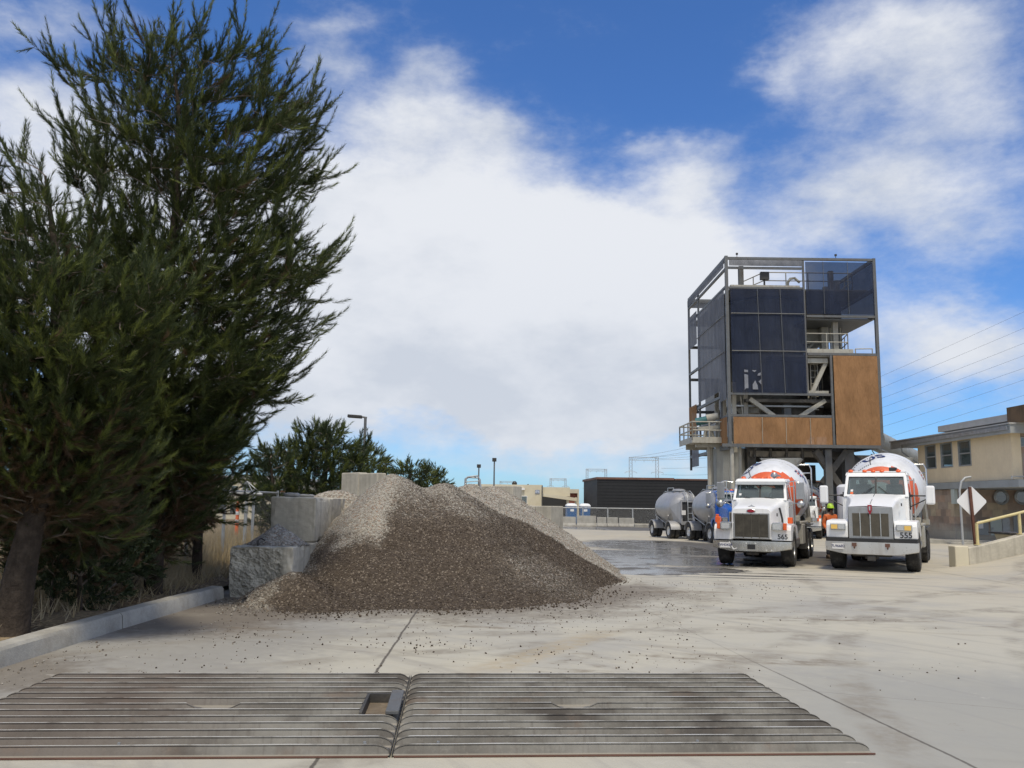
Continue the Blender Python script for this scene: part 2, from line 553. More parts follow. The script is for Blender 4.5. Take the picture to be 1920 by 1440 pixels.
def needlemat(name, a, b, tip):
    mt, g = newmat(name)
    geo = g.n('ShaderNodeNewGeometry')
    r = geo.outputs['Random Per Island']
    n = g.noise(geo.outputs['Position'], 1.3, 3, .6)
    c = g.mix(g.sm(n, .35, .65), a, b)
    c = g.mix(g.m('MULTIPLY', r, .55), c, tip)
    x = g.n('ShaderNodeBsdfPrincipled')
    g.set(x.inputs['Base Color'], c)
    x.inputs['Roughness'].default_value = .5
    x.inputs['Specular IOR Level'].default_value = .35
    tl = g.n('ShaderNodeBsdfTranslucent')
    g.set(tl.inputs[0], g.mix(.5, c, tip))
    mx = g.n('ShaderNodeMixShader')
    mx.inputs[0].default_value = .18
    g.t.links.new(x.outputs[0], mx.inputs[1])
    g.t.links.new(tl.outputs[0], mx.inputs[2])
    g.out(mx.outputs[0])
    return mt
needlemat('needles', (.028, .044, .016), (.050, .068, .021), (.085, .105, .03))
needlemat('needles_young', (.085, .115, .026), (.13, .16, .038), (.21, .23, .055))
needlemat('needles_dead', (.085, .05, .028), (.12, .075, .04), (.16, .11, .06))
needlemat('leaves_dark', (.030, .048, .020), (.045, .066, .026), (.07, .09, .035))
needlemat('dry_blades', (.30, .23, .13), (.42, .34, .20), (.5, .42, .28))
needlemat('palm_leaves', (.055, .075, .03), (.08, .10, .04), (.12, .14, .06))

def stonewall():
    mt, g = newmat('stone_tile')
    p = g.pos()
    x, y, z = g.sep(p)
    s = g.m('ADD', x, y)
    v = g.comb(g.m('MULTIPLY', s, 1 / .62), g.m('MULTIPLY', z, 1 / .42), 0.0)
    br = g.n('ShaderNodeTexBrick')
    g.set(br.inputs['Vector'], v)
    br.inputs['Scale'].default_value = 1.0
    br.inputs['Mortar Size'].default_value = .012
    br.inputs['Bias'].default_value = 0
    br.inputs['Brick Width'].default_value = 1.0
    br.inputs['Row Height'].default_value = 1.0
    g.set(br.inputs[1], (0, 0, 0))
    g.set(br.inputs[2], (1, 1, 1))
    g.set(br.inputs[3], (.5, .5, .5))
    f = g.sep(br.outputs[0])[0]
    cr = g.n('ShaderNodeValToRGB')
    g.set(cr.inputs[0], f)
    els = cr.color_ramp.elements
    els[0].position, els[0].color = 0, (.30, .235, .19, 1)
    els[1].position, els[1].color = 1, (.58, .50, .34, 1)
    for q, cc in ((.3, (.40, .29, .225, 1)), (.5, (.44, .375, .30, 1)), (.7, (.48, .32, .24, 1))):
        e = els.new(q)
        e.color = cc
    n = g.noise(p, 3.0, 4, .6)
    c = g.mix(g.sm(n, .3, .75, 0, .35), cr.outputs[0], (.2, .16, .13))
    splash = g.sm(g.m('ADD', z, g.m('MULTIPLY', g.m('SUBTRACT', g.noise(p, 1.5, 4, .6), .5), 1.0)), .2, 1.1, .75, 0)   # dried cement slurry
    c = g.mix(splash, c, (.50, .47, .40))
    c = g.mix(g.m('MULTIPLY', br.outputs[1], .5), c, (.25, .23, .2))
    g.out(g.bsdf(c, .85, 0, g.bump(n, .2, .02), .2))
    return mt
stonewall()

WETX = -2.55
def wetmask(g, p, x, y, z):
    n = g.noise(p, 1.1, 4, .6)
    nn = g.m('SUBTRACT', n, .5)
    dryback = g.sm(g.m('ADD', g.m('SUBTRACT', y, g.m('MULTIPLY', x, .02)), g.m('MULTIPLY', nn, .5)), 19.95, 20.15)
    right = g.sm(g.m('ADD', x, g.m('MULTIPLY', nn, .8)), -2.75, -2.35)
    low = g.sm(g.m('ADD', z, g.m('MULTIPLY', nn, .9)), .80, 1.15, 1, 0)
    lowx = g.sm(g.m('ADD', x, g.m('MULTIPLY', nn, 1.4)), -4.3, -3.6)
    hi = g.sm(g.m('ADD', z, g.m('MULTIPLY', nn, 1.2)), 1.0, 2.3, 1.0, .35)
    a = g.m('MAXIMUM', g.m('MULTIPLY', right, hi), g.m('MULTIPLY', low, g.m('MAXIMUM', lowx, .5)))
    # pale spill of dry stones on the lower right of the front face
    dd = g.vm('LENGTH', g.vm('MULTIPLY', g.vm('SUBTRACT', p, (0.9, 17.2, .5)), (1 / 1.5, 1 / 1.6, .3)))
    spill = g.sm(g.m('ADD', dd, g.m('MULTIPLY', nn, 2.0)), .1, 1.25, .28, 0)
    a = g.m('MULTIPLY', a, g.m('SUBTRACT', 1.0, spill))
    return g.m('MULTIPLY', a, g.m('SUBTRACT', 1.0, dryback))

def gravelmat(name, island):
    mt, g = newmat(name)
    geo = g.n('ShaderNodeNewGeometry')
    p = geo.outputs['Position']
    x, y, z = g.sep(p)
    if island:
        r = geo.outputs['Random Per Island']
        r2 = g.m('FRACT', g.m('MULTIPLY', r, 37.31))
        nm = None
    else:
        vc = g.sep(g.vor(p, 36.0, out='Color'))
        r, r2 = vc[0], vc[1]
        ed = g.vor(p, 36.0)
        nm = g.bump(g.m('SUBTRACT', 1.0, ed), .9, .03)
    dry = g.mix(r, (.20, .18, .15), (.50, .47, .41))
    dry = g.mix(g.sm(r2, .8, .95), dry, (.30, .21, .15))
    wet = g.mix(r, (.048, .037, .028), (.118, .093, .070))
    wet = g.mix(g.sm(r2, .84, .99), wet, (.25, .21, .165))
    m = wetmask(g, p, x, y, z)
    m2 = g.m('GREATER_THAN', g.m('ADD', m, g.m('MULTIPLY', g.m('SUBTRACT', r2, .5), .75)), .5)
    c = g.mix(g.m('ADD', g.m('MULTIPLY', m, .45), g.m('MULTIPLY', m2, .55)), dry, wet)
    g.out(g.bsdf(c, .9, 0, nm, .2))
    return mt
gravelmat('gravel_bed', False)
gravelmat('gravel_stone', True)

def soilmat():
    mt, g = newmat('soil')
    p = g.pos()
    n = g.noise(p, 1.2, 6, .65)
    vc = g.sep(g.vor(p, 22.0, out='Color'))
    c = g.mix(g.sm(n, .35, .65), (.10, .075, .05), (.24, .185, .115))
    c = g.mix(g.sm(vc[0], .6, .95), c, (.34, .26, .16))
    g.out(g.bsdf(c, .95, 0, g.bump(g.noise(p, 25, 4, .6), .8, .03), .15))
soilmat()

def groundmat(name, ramp=False):
    mt, g = newmat(name)
    p = g.pos()
    x, y, z = g.sep(p)
    nl = g.noise(p, .16, 5, .6)
    nm_ = g.noise(p, .9, 5, .62)
    nf = g.noise(p, 7.0, 5, .65)
    ng = g.noise(p, 55.0, 3, .6)
    # sweeping marks of turning wheels: noise stretched along arcs
    rr = g.vm('LENGTH', g.vm('SUBTRACT', p, (-9.0, 2.0, 0)))
    th = g.m('ARCTAN2', g.m('SUBTRACT', y, 2.0), g.m('ADD', x, 9.0))
    arc = g.noise(g.comb(g.m('MULTIPLY', rr, 3.2), g.m('MULTIPLY', th, 2.2), 0.0), 1.0, 5, .65)
    straight = g.noise(g.comb(g.m('MULTIPLY', g.m('ADD', y, g.m('MULTIPLY', x, .22)), 2.6), g.m('MULTIPLY', x, .22), 3.0), 1.0, 5, .65)
    base = g.mix(g.sm(nl, .35, .65), (.455, .43, .355), (.49, .455, .36))
    base = g.mix(g.sm(nm_, .3, .72, 0, .7), base, (.425, .41, .355))
    tan = g.sm(g.m('ADD', g.m('ADD', g.m('MULTIPLY', x, .05), g.m('MULTIPLY', y, .03)), nm_), 1.15, 1.7)
    base = g.mix(g.m('MULTIPLY', tan, .6), base, (.47, .415, .315))
    base = g.mix(g.sm(arc, .50, .68, 0, .6), base, (.32, .30, .26))
    base = g.mix(g.sm(straight, .52, .72, 0, .48), base, (.29, .255, .20))
    big = g.noise(g.vm('ADD', p, (17, 5, 0)), .32, 6, .68)
    base = g.mix(g.sm(big, .46, .66, 0, .55), base, (.315, .31, .295))
    base = g.mix(g.sm(nf, .35, .8, 0, .28), base, (.47, .45, .40))
    base = g.mix(g.sm(ng, .62, .78, 0, .5), base, (.2, .185, .16))
    rough = g.lin(nf, .3, .7, .75, .95)
    # joints between slabs, and masks for either side of one
    def line(p0, p1, wd, wob=.03):
        p0, p1 = Vector((p0.x, p0.y)), Vector((p1.x, p1.y))
        t = (p1 - p0).normalized()
        nx, ny = -t.y, t.x
        dd = g.m('ADD', g.m('ADD', g.m('MULTIPLY', x, nx), g.m('MULTIPLY', y, ny)), -(p0.x * nx + p0.y * ny))
        dd = g.m('ADD', dd, g.m('MULTIPLY', g.m('SUBTRACT', g.noise(p, 1.3, 3, .6), .5), wob * 1.6))
        dd2 = g.m('ADD', dd, g.m('MULTIPLY', g.m('SUBTRACT', g.noise(p, 14, 2, .6), .5), wob * .8))
        return dd, g.sm(g.m('ABSOLUTE', dd2), wd * .35, wd, 1, 0)
    j1d, j1 = line(ground(780, 1148), ground(590, 1432), .022)
    j2d, j2 = line(ground(1150, 1115), ground(1830, 1440), .020, .02)
    j3d, j3 = line(ground(900, 1241), ground(1580, 1301), .010, .02)
    j4d, j4 = line(ground(560, 1160), ground(1300, 1118), .010, .02)
    side = g.m('MULTIPLY', g.sm(j2d, -.03, .03), g.sm(g.m('ADD', y, g.m('MULTIPLY', nm_, 2.0)), 14.0, 10.5))
    side2 = g.m('MULTIPLY', g.sm(j2d, .03, -.03), g.sm(g.m('ADD', y, g.m('MULTIPLY', nm_, 2.0)), 14.0, 10.5))
    # which side of the joint is the far right one depends on the direction; both kept faint
    
    # dirt swept from the stockpile; tree shade painted grey into the slab by the kerb
    def blob(cx, cy, rx, ry, lo=.55, hi=1.05, amt=1.6):
        dd = g.vm('LENGTH', g.vm('MULTIPLY', g.vm('SUBTRACT', p, (cx, cy, 0)), (1 / rx, 1 / ry, 0)))
        return g.sm(g.m('ADD', dd, g.m('MULTIPLY', g.m('SUBTRACT', g.m('ADD', g.m('MULTIPLY', nm_, .6), g.m('MULTIPLY', nf, .4)), .5), amt)), lo, hi, 1, 0)
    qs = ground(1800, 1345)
    base = g.mix(g.m('MULTIPLY', blob(qs.x + .4, qs.y - .6, 2.9, 3.2, .45, 1.3, 1.0), .7), base, (.285, .285, .268))  # soft greyer, darker area at the lower right of the slab
    kerb_shade = blob(-4.3, 11.5, 2.6, 6.0, .5, 1.15, 1.2)
    base = g.mix(g.m('MULTIPLY', kerb_shade, .75), base, g.mix(nf, (.215, .21, .20), (.30, .29, .27)))
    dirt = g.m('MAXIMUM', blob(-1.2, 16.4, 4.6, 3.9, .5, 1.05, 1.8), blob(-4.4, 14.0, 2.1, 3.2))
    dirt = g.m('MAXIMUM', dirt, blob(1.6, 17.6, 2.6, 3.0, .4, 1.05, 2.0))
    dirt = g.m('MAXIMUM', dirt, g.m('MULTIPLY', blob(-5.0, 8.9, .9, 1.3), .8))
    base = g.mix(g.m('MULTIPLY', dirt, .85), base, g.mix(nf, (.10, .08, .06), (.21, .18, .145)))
    stain = None
    for (px, py, rx, ry) in ((880, 1178, .75, .35), (1010, 1168, .9, .18), (480, 1180, .9, .4), (1330, 1235, 1.3, .4), (1500, 1240, 1.0, .35), (1790, 1112, 1.7, .5),
                             (1560, 1160, 2.5, .5), (1290, 1110, 1.4, .4), (180, 1260, .6, .3), (1100, 1245, .5, .9)):
        q = ground(px, py)
        b = blob(q.x, q.y, rx, ry, .4, 1.0, 1.3)
        stain = b if stain is None else g.m('MAXIMUM', stain, b)
    brk = g.sm(g.m('ADD', g.m('MULTIPLY', straight, .55), g.m('MULTIPLY', g.noise(p, 3.4, 5, .7), .45)), .44, .60)
    base = g.mix(g.m('MULTIPLY', g.m('MULTIPLY', stain, brk), .72), base, (.175, .14, .098))
    # curved tyre marks left by turning trucks
    marks = None
    for (cx, cy, R0, wd_) in ((-16.0, 24.0, 21.2, .30), (-16.0, 24.0, 23.3, .30), (26.0, 2.0, 21.5, .28), (26.0, 2.0, 23.6, .28), (-4.0, 34.0, 20.6, .32), (-4.0, 34.0, 22.5, .32), (9.0, -6.0, 19.2, .26), (9.0, -6.0, 21.2, .26)):
        rr2 = g.vm('LENGTH', g.vm('MULTIPLY', g.vm('SUBTRACT', p, (cx, cy, 0)), (1, 1, 0)))
        dd = g.m('ABSOLUTE', g.m('ADD', g.m('SUBTRACT', rr2, R0), g.m('MULTIPLY', g.m('SUBTRACT', nl, .5), .9)))
        b = g.sm(dd, wd_ * .35, wd_, 1, 0)
        marks = b if marks is None else g.m('MAXIMUM', marks, b)
    marks = g.m('MULTIPLY', marks, g.m('MULTIPLY', g.sm(nm_, .40, .62), g.sm(nf, .3, .6, .4, 1)))
    base = g.mix(g.m('MULTIPLY', marks, .72), base, (.235, .21, .17))
    # splatters of spilt slurry, pale and dark
    spt = g.noise(p, 2.3, 7, .72)
    base = g.mix(g.sm(spt, .62, .70, 0, .55), base, (.50, .475, .42))
    base = g.mix(g.sm(spt, .36, .30, 0, .5), base, (.26, .235, .195))
    # wet, water-holding concrete round the plant
    wq = None
    for (px, py, rx, ry) in ((1230, 1022, 3.8, 7.0), (1170, 1040, 2.6, 4.0), (1310, 1052, 3.6, 2.6), (1430, 1038, 5.6, 3.2), (1260, 1068, 2.0, 1.2), (1190, 1072, 1.7, 1.0), (1150, 1058, 1.3, 1.6), (1180, 991, 7.5, 9.0), (1540, 1050, 2.4, 3.4), (1090, 990, 2.6, 5.0)):
        q = ground(px, py)
        b = blob(q.x, q.y, rx, ry, .8, 1.1, 1.3)
        wq = b if wq is None else g.m('MAXIMUM', wq, b)
    fing = g.sm(g.m('ADD', straight, g.m('MULTIPLY', wq, .55)), .53, .60)
    q = ground(1320, 1074)
    wet = g.m('MAXIMUM', wq, g.m('MULTIPLY', fing, blob(q.x + .6, q.y, 4.5, 2.6, .6, 1.2, .6)))
    q = ground(1560, 1085)
    wet = g.m('MAXIMUM', wet, g.m('MULTIPLY', g.sm(straight, .52, .60), blob(q.x - .5, q.y + .9, 3.4, 1.9, .5, 1.1, .6)))
    pool = g.m('MULTIPLY', g.sm(wet, .55, 1.0), g.sm(g.m('ADD', nm_, g.m('MULTIPLY', nl, .5)), .60, .76))
    pool = g.m('MULTIPLY', pool, g.sm(x, 9.0, 7.6))
    base = g.mix(wet, base, g.mix(nf, (.075, .068, .056), (.14, .127, .105)))
    rough = g.mix(wet, rough, .62)
    rough = g.mix(pool, rough, .13)
    joints = g.m('MAXIMUM', g.m('MAXIMUM', j1, g.m('MULTIPLY', j2, g.sm(y, 11.0, 8.2, .22, .9))), g.m('MULTIPLY', g.m('MAXIMUM', j3, j4), .4))
    base = g.mix(g.m('MULTIPLY', joints, .85), base, (.07, .06, .05))
    # tyre tracks of dust crossing the slab
    ta, tb = ground(900, 1260), ground(1200, 1165)
    td, tm = line(ta, tb, .5, .05)
    tread = g.m('MULTIPLY', g.sm(g.m('ABSOLUTE', td), .12, .32, 1, 0), g.m('MULTIPLY', g.sm(y, 8.9, 9.6), g.sm(y, 12.9, 11.5)))
    base = g.mix(g.m('MULTIPLY', tread, g.sm(nf, .35, .6, .15, .6)), base, (.40, .33, .22))
    h = g.m('ADD', g.m('MULTIPLY', nf, .6), g.m('MULTIPLY', ng, .4))
    bp = g.n('ShaderNodeBump')
    g.set(bp.inputs['Strength'], g.mix(wet, .32, .03))
    bp.inputs['Distance'].default_value = .01
    g.set(bp.inputs['Height'], h)
    g.out(g.bsdf(base, rough, 0, bp.outputs[0], .35))
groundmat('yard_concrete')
# ------------------------------------------------------------------ ground
def axis(vals):
    return sorted(set(round(v, 3) for v in vals))
xs = axis([-3000, -1200, -500, -220, -120, -80] + [-60 + 4 * i for i in range(31)] + [80, 120, 220, 500, 1200, 3000] + [-8 + .8 * i for i in range(26)])
ys = axis([-400, -100, -30, -8] + [-2 + 1.2 * i for i in range(40)] + [50 + 5 * i for i in range(16)] + [150, 220, 400, 900, 2000, 4500])
gv = [(x, y, gz(y)) for y in ys for x in xs]
nx = len(xs)
gf = [(j * nx + i, j * nx + i + 1, (j + 1) * nx + i + 1, (j + 1) * nx + i) for j in range(len(ys) - 1) for i in range(nx - 1)]
m = MB(); m.add(gv, gf)
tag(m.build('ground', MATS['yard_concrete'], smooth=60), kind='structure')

# concrete ramp climbing to the right
def ramp_z(x):
    t = max(0.0, x - 11.8)
    return .055 * t * t if t < 2.4 else .055 * 2.4 ** 2 + .264 * (t - 2.4)
xr = axis([11.8 + .2 * i for i in range(24)] + [17 + i for i in range(24)])
yr = axis([4, 6, 9] + [11 + .7 * i for i in range(20)] + [24.4 + .2 * i for i in range(8)] + [26.0])
m = MB()
def ramp_p(x, y):
    f = 1.0
    if y > 25.15:
        f = max(0.0, 1 - (y - 25.15) / .8); f = f * f * (3 - 2 * f)
    wob = .02 * math.sin(y * 1.3 + x) * min(1, max(0, x - 12.2))
    return (x, y, .004 + (min(ramp_z(x), 3.2) + wob) * f)
rv = [ramp_p(x, y) for y in yr for x in xr]
nx = len(xr)
m.add(rv, [(j * nx + i, j * nx + i + 1, (j + 1) * nx + i + 1, (j + 1) * nx + i) for j in range(len(yr) - 1) for i in range(nx - 1)])
tag(m.build('ramp', MATS['yard_concrete'], smooth=60), kind='structure')

# planted strip left of the kerb
def soil_z(x, y):
    return gz(y) + .13 + .07 * noise.noise((x * .7, y * .7, 0)) + .05 * noise.noise((x * 3, y * 3, 5)) + min(.35, max(0, (-7.5 - x)) * .05)
xr = axis([-5.42 - .22 * i for i in range(26)] + [-12, -14, -17, -22, -30, -45, -70])
yr = axis([2 + .3 * i for i in range(80)] + [27 + i for i in range(20)] + [50, 60, 70])
nx = len(xr)
m = MB()
m.add([(x, y, soil_z(x, y) if x < -5.5 else gz(y) + .10) for y in yr for x in xr],
      [(j * nx + i, j * nx + i + 1, (j + 1) * nx + i + 1, (j + 1) * nx + i) for j in range(len(yr) - 1) for i in range(nx - 1)])
tag(m.build('soil', MATS['soil'], smooth=60), kind='structure')

# kerb along the strip, cast in three lengths
def kerb(y0, y1, label, dx=0.0, lean=0.0):
    m = MB()
    n = 14
    rings = []
    for i in range(n + 1):
        y = y0 + (y1 - y0) * i / n
        j = lambda k: .008 * noise.noise((y * 2.3, k * 3.1, 1.7))
        xo = dx + lean * i / n
        rings.append([Vector((-5.19 + xo + j(1), y, -.03)), Vector((-5.215 + xo + j(2), y, .17 + j(3))), Vector((-5.245 + xo + j(2), y, .205 + j(4))),
                      Vector((-5.42 + xo + j(5), y, .215 + j(6))), Vector((-5.45 + xo, y, .19)), Vector((-5.45 + xo, y, -.03))])
    m.rings(rings)
    return tag(m.build('concrete_kerb', MATS['kerb_concrete'], smooth=35), label, 'kerb', 'kerb lengths along the trees')
kerb(1.0, 11.88, 'long concrete kerb length running out of the picture beneath the leaning trunk')
kerb(11.91, 15.62, 'shorter concrete kerb length ending against the rough broken concrete block', .0, .13)

# ------------------------------------------------------------------ rumble plates in the foreground
def platemat():
    mt, g = newmat('plate_steel')
    p = g.pos()
    x, y, z = g.sep(p)
    n = g.noise(p, 1.1, 5, .62)
    st = g.noise(g.vm('MULTIPLY', p, (26, 1.2, 1.0)), 1.0, 4, .6)
    nf = g.noise(p, 40.0, 3, .6)
    c = g.mix(g.sm(n, .35, .65), (.118, .110, .096), (.225, .217, .195))
    c = g.mix(g.sm(st, .50, .72, 0, .42), c, (.085, .073, .062))
    c = g.mix(g.sm(nf, .5, .75, 0, .25), c, (.30, .28, .24))
    bl = g.noise(g.vm('ADD', p, (4, 2, 0)), .9, 4, .6)
    c = g.mix(g.sm(bl, .50, .66, 0, .8), c, (.05, .042, .036))
    c = g.mix(g.m('MULTIPLY', g.sm(x, -.6, -2.4), g.sm(n, .25, .6, .25, .7)), c, (.115, .09, .075))
    rs = g.noise(g.vm('ADD', p, (9, 1, 0)), 1.7, 5, .65)
    c = g.mix(g.sm(rs, .55, .72, 0, .5), c, (.17, .12, .088))       # oily patches
    mud = g.m('MULTIPLY', g.sm(z, .017, .011), .75)                      # dust lying in the troughs
    c = g.mix(mud, c, (.33, .30, .245))
    wear = g.m('MULTIPLY', g.sm(z, .0725, .0765), g.sm(g.noise(p, 3.0, 4, .6), .32, .55))
    c = g.mix(wear, c, (.66, .65, .61))
    ro = g.mix(wear, .75, .38)
    g.out(g.bsdf(c, ro, g.m('MULTIPLY', wear, .3), g.bump(nf, .35, .006), .4))
platemat()
PL, PW, NP = 3.40, 2.69, 13
def plate(name, sgn, label, hole, notch):
    root = thing(name, label, 'rumble plate', (-.80, 6.20, .004), R(3.7), 'ridged steel rumble plates')
    prof = [(0, 0.0), (.08, .0), (.13, .30), (.19, .74), (.215, .86), (.185, .90), (.19, .985), (.205, 1.0), (.235, 1.0), (.28, .93), (.45, .72), (.68, .36), (.88, .06)]
    vv = []
    for k in range(NP):
        for (t, h) in prof:
            vv.append(((k + t) * PW / NP, h))
    vv.append((PW, 0.0))
    uu = [0, .006, .015, .03, .05, .075, .1, .13, .16, .2]
    uu = uu + [.2 + .04 * i for i in range(1, 73)]
    uu = [q for q in uu if q < PL - .2] + [PL - q for q in reversed([0, .006, .015, .03, .05, .075, .1, .13, .16, .2])]
    def hgt(a, b, h):
        e = min(a, PL - a)
        f = 1.0 if e > .12 else math.sqrt(max(0, 1 - (1 - e / .12) ** 2))
        if notch and int(b / PW * NP) == notch[2] and notch[0] - .1 < a < notch[1] + .1:
            q = max(0, min(1, (notch[0] + .03 - a) / .13), min(1, (a - notch[1] + .03) / .13))
            f *= q
        wv = 1 + .03 * noise.noise((a * 2.1, b * 3, sgn * 4.0))
        return .010 + .066 * h * f * wv
    m = MB()
    nv = len(vv)
    vs = [(sgn * (a + .012), b + .004 * noise.noise((a * 1.7, b * 2, 7)), hgt(a, b, h)) for a in uu for (b, h) in vv]
    fs = []
    for i in range(len(uu) - 1):
        for j in range(nv - 1):
            ca, cb = (uu[i] + uu[i + 1]) / 2, (vv[j][0] + vv[j + 1][0]) / 2
            if hole and hole[0] < ca < hole[1] and hole[2] < cb < hole[3]:
                continue
            fs.append((i * nv + j, (i + 1) * nv + j, (i + 1) * nv + j + 1, i * nv + j + 1))
    m.add(vs, fs)
    # rim down to the slab
    q = MB(); q.bx(sgn * .02, sgn * (PL + .03), -.012, -.001, .0, .010)
    q.build('front_edge', MATS['rust_trim'], root)
    q = MB(); q.bx(sgn * .004, sgn * .011, .0, PW, -.003, .022)
    q.build('seam_edge', MATS['dark_steel'], root)
    m.build('ridged_sheet', MATS['plate_steel'], root, smooth=50)
    if hole:
        a0, a1, b0, b1 = hole
        q = MB()
        q.bx(sgn * (a1 - .012) + 0, sgn * (a1 + .012), b0, b1, .0, .082)
        q.bx(sgn * a0, sgn * a1, b1 - .012, b1 + .012, .0, .080)
        q.bx(sgn * a0, sgn * a1, b0 - .012, b0 + .012, .0, .030)
        q.build('hole_frame', MATS['dark_steel'], root)
        q = MB()
        q.bx(sgn * (a0 - .055), sgn * (a0 + .05), b0 - .05, b1 + .03, .075, .105)
        q.bx(sgn * (a0 + .035), sgn * (a0 + .05), b0 - .05, b1 + .03, .0, .074)
        q.build('angle_bar', MATS['grey_steel'], root, bev=.006)
        q = MB()
        q.bx(sgn * (a0 + .06), sgn * (a1 - .014), b0 + .014, b1 - .014, .001, .006)
        q.build('hole_floor', MATS['mud'], root)
    for a in ((.2, 1.9) if sgn < 0 else (.32, 2.2)):
        q = MB()
        q.cyl((sgn * a, .2, .012), (sgn * a, .2, .028), .022, n=6)
        q.cyl((sgn * a, .2, .028), (sgn * a, .2, .05), .011, n=8)
        q.build('bolt', MATS['galvanised'], root)
    return root
plate('rumble_plate', 1, 'ridged steel rumble plate without the square hole, on the right of the seam', None, (1.34, 1.54, 6))
plate('rumble_plate', -1, 'ridged steel rumble plate with a dark rectangular hole cut beside the seam', (.06, .31, .92, 1.60), (1.42, 1.66, 6))

# ------------------------------------------------------------------ stockpile of gravel
def soft(a, k=.12):
    mx = max(a)
    return mx + k * math.log(sum(math.exp((q - mx) / k) for q in a))
def pile_h(x, y):
    def cone(cx, cy, H, sx, front, back, lim=0):
        dx_, dy_ = x - cx, y - cy
        s = math.sqrt((dx_ * sx) ** 2 + (dy_ * (front if dy_ < 0 else back)) ** 2)
        return H - math.sqrt(s * s + .02)
    wob = .10 * noise.noise((x * .9, y * .9, 2.0)) + .05 * noise.noise((x * 2.3, y * 2.3, 9.0))
    a = [cone(-2.67, 19.6, 2.50, .95 if x < -2.67 else .55, .56, .6),
         cone(-1.55, 19.9, 2.36, .66, .50, .5),
         cone(-1.0, 21.2, 2.36, .62, .6, .4),
         cone(-.35, 19.9, 1.50, .69, .42, .6),
         cone(-.45, 23.6, 2.38, .70, .74, .6),
         cone(-.55, 26.5, 2.25, .70, .7, .6),
         cone(-4.2, 20.9, 2.16, .40, 1.05, .5),
         -.15]
    h = soft(a, .07)
    toe = cone(-1.35, 17.6, .60, .185, .17, .3)
    toe2 = cone(-3.75, 15.25, .66, .62, .62, .5)
    toe3 = cone(-3.3, 14.7, .25, .17, .2, .2)
    h = soft([h, toe, toe2, toe3], .05)
    return h + wob * (.35 + .65 * min(1, max(0, h))) - .035
STEP = .045
px0, px1, py0, py1 = -5.1, 3.6, 12.6, 29.0
nxp, nyp = int((px1 - px0) / STEP), int((py1 - py0) / STEP)
rng = np.random.default_rng(3)
H = np.zeros((nyp, nxp))
for j in range(nyp):
    for i in range(nxp):
        H[j, i] = pile_h(px0 + i * STEP, py0 + j * STEP)
jit = rng.normal(0, .009, H.shape)
m = MB()
vs = [(px0 + i * STEP, py0 + j * STEP, H[j, i] + jit[j, i]) for j in range(nyp) for i in range(nxp)]
fs = []
for j in range(nyp - 1):
    for i in range(nxp - 1):
        hm = max(H[j, i], H[j + 1, i], H[j, i + 1], H[j + 1, i + 1])
        if hm < -.015:
            continue
        x, y = px0 + i * STEP, py0 + j * STEP
        if x < -4.02 and y > 15.6 and hm < 1.74:
            continue
        if x < -4.02 and y <= 15.72 and x < -4.4:
            continue
        fs.append((j * nxp + i, j * nxp + i + 1, (j + 1) * nxp + i + 1, (j + 1) * nxp + i))
m.add(vs, fs)
used = sorted(set(i for f in m.f for i in f))
mp = {o: k for k, o in enumerate(used)}
m.v = [m.v[o] for o in used]
m.f = [tuple(mp[i] for i in f) for f in m.f]
tag(m.build('gravel_pile', MATS['gravel_bed'], smooth=80, recalc=False), 'tall heap of gravel with a damp brown front face and dry pale back', 'gravel pile')

# small heap resting on the lower block row
def stones(pts, sizes, name, mat, extra=None):
    base = np.array([(1, 0, 0), (-1, 0, 0), (0, 1, 0), (0, -1, 0), (0, 0, 1), (0, 0, -1)], float)
    fb = np.array([(0, 2, 4), (2, 1, 4), (1, 3, 4), (3, 0, 4), (2, 0, 5), (1, 2, 5), (3, 1, 5), (0, 3, 5)])
    n = len(pts)
    q = rng.normal(size=(n, 4)); q /= np.linalg.norm(q, axis=1)[:, None]
    a, b, c, d_ = q.T
    Rm = np.stack([np.stack([1 - 2 * (c * c + d_ * d_), 2 * (b * c - a * d_), 2 * (b * d_ + a * c)], -1),
                   np.stack([2 * (b * c + a * d_), 1 - 2 * (b * b + d_ * d_), 2 * (c * d_ - a * b)], -1),
                   np.stack([2 * (b * d_ - a * c), 2 * (c * d_ + a * b), 1 - 2 * (b * b + c * c)], -1)], 1)
    sc = np.array(sizes)[:, None, None] * rng.uniform(.55, 1.25, (n, 6, 3)) * .5
    V = np.einsum('nij,nkj->nki', Rm, base[None] * sc)
    V = V + np.array(pts)[:, None, :]
    Fc = (fb[None] + 6 * np.arange(n)[:, None, None]).reshape(-1, 3)
    me = bpy.data.meshes.new(name)
    V = V.reshape(-1, 3)
    me.vertices.add(len(V)); me.vertices.foreach_set('co', V.ravel().astype(np.float32))
    me.loops.add(Fc.size); me.loops.foreach_set('vertex_index', Fc.ravel().astype(np.int32))
    me.polygons.add(len(Fc)); me.polygons.foreach_set('loop_start', np.arange(0, Fc.size, 3, dtype=np.int32))
    me.materials.append(mat)
    me.update(calc_edges=True)
    o = bpy.data.objects.new(name, me)
    C.objects.link(o)
    return o
def on_pile(x, y):
    i, j = (x - px0) / STEP, (y - py0) / STEP
    i0, j0 = int(i), int(j)
    if not (0 <= i0 < nxp - 1 and 0 <= j0 < nyp - 1):
        return -1
    return H[j0, i0]
pts, siz = [], []
random.seed(11)
while len(pts) < 36000:
    x, y = random.uniform(px0, px1), random.uniform(py0, 25.5)
    h = on_pile(x, y)
    if h < -.01 or (x < -4.0 and y > 15.65 and h < 1.76) or x < -4.75:
        continue
    s = .018 + .022 * random.random() ** 1.6
    pts.append((x, y, max(h, 0) + s * .12)); siz.append(s)
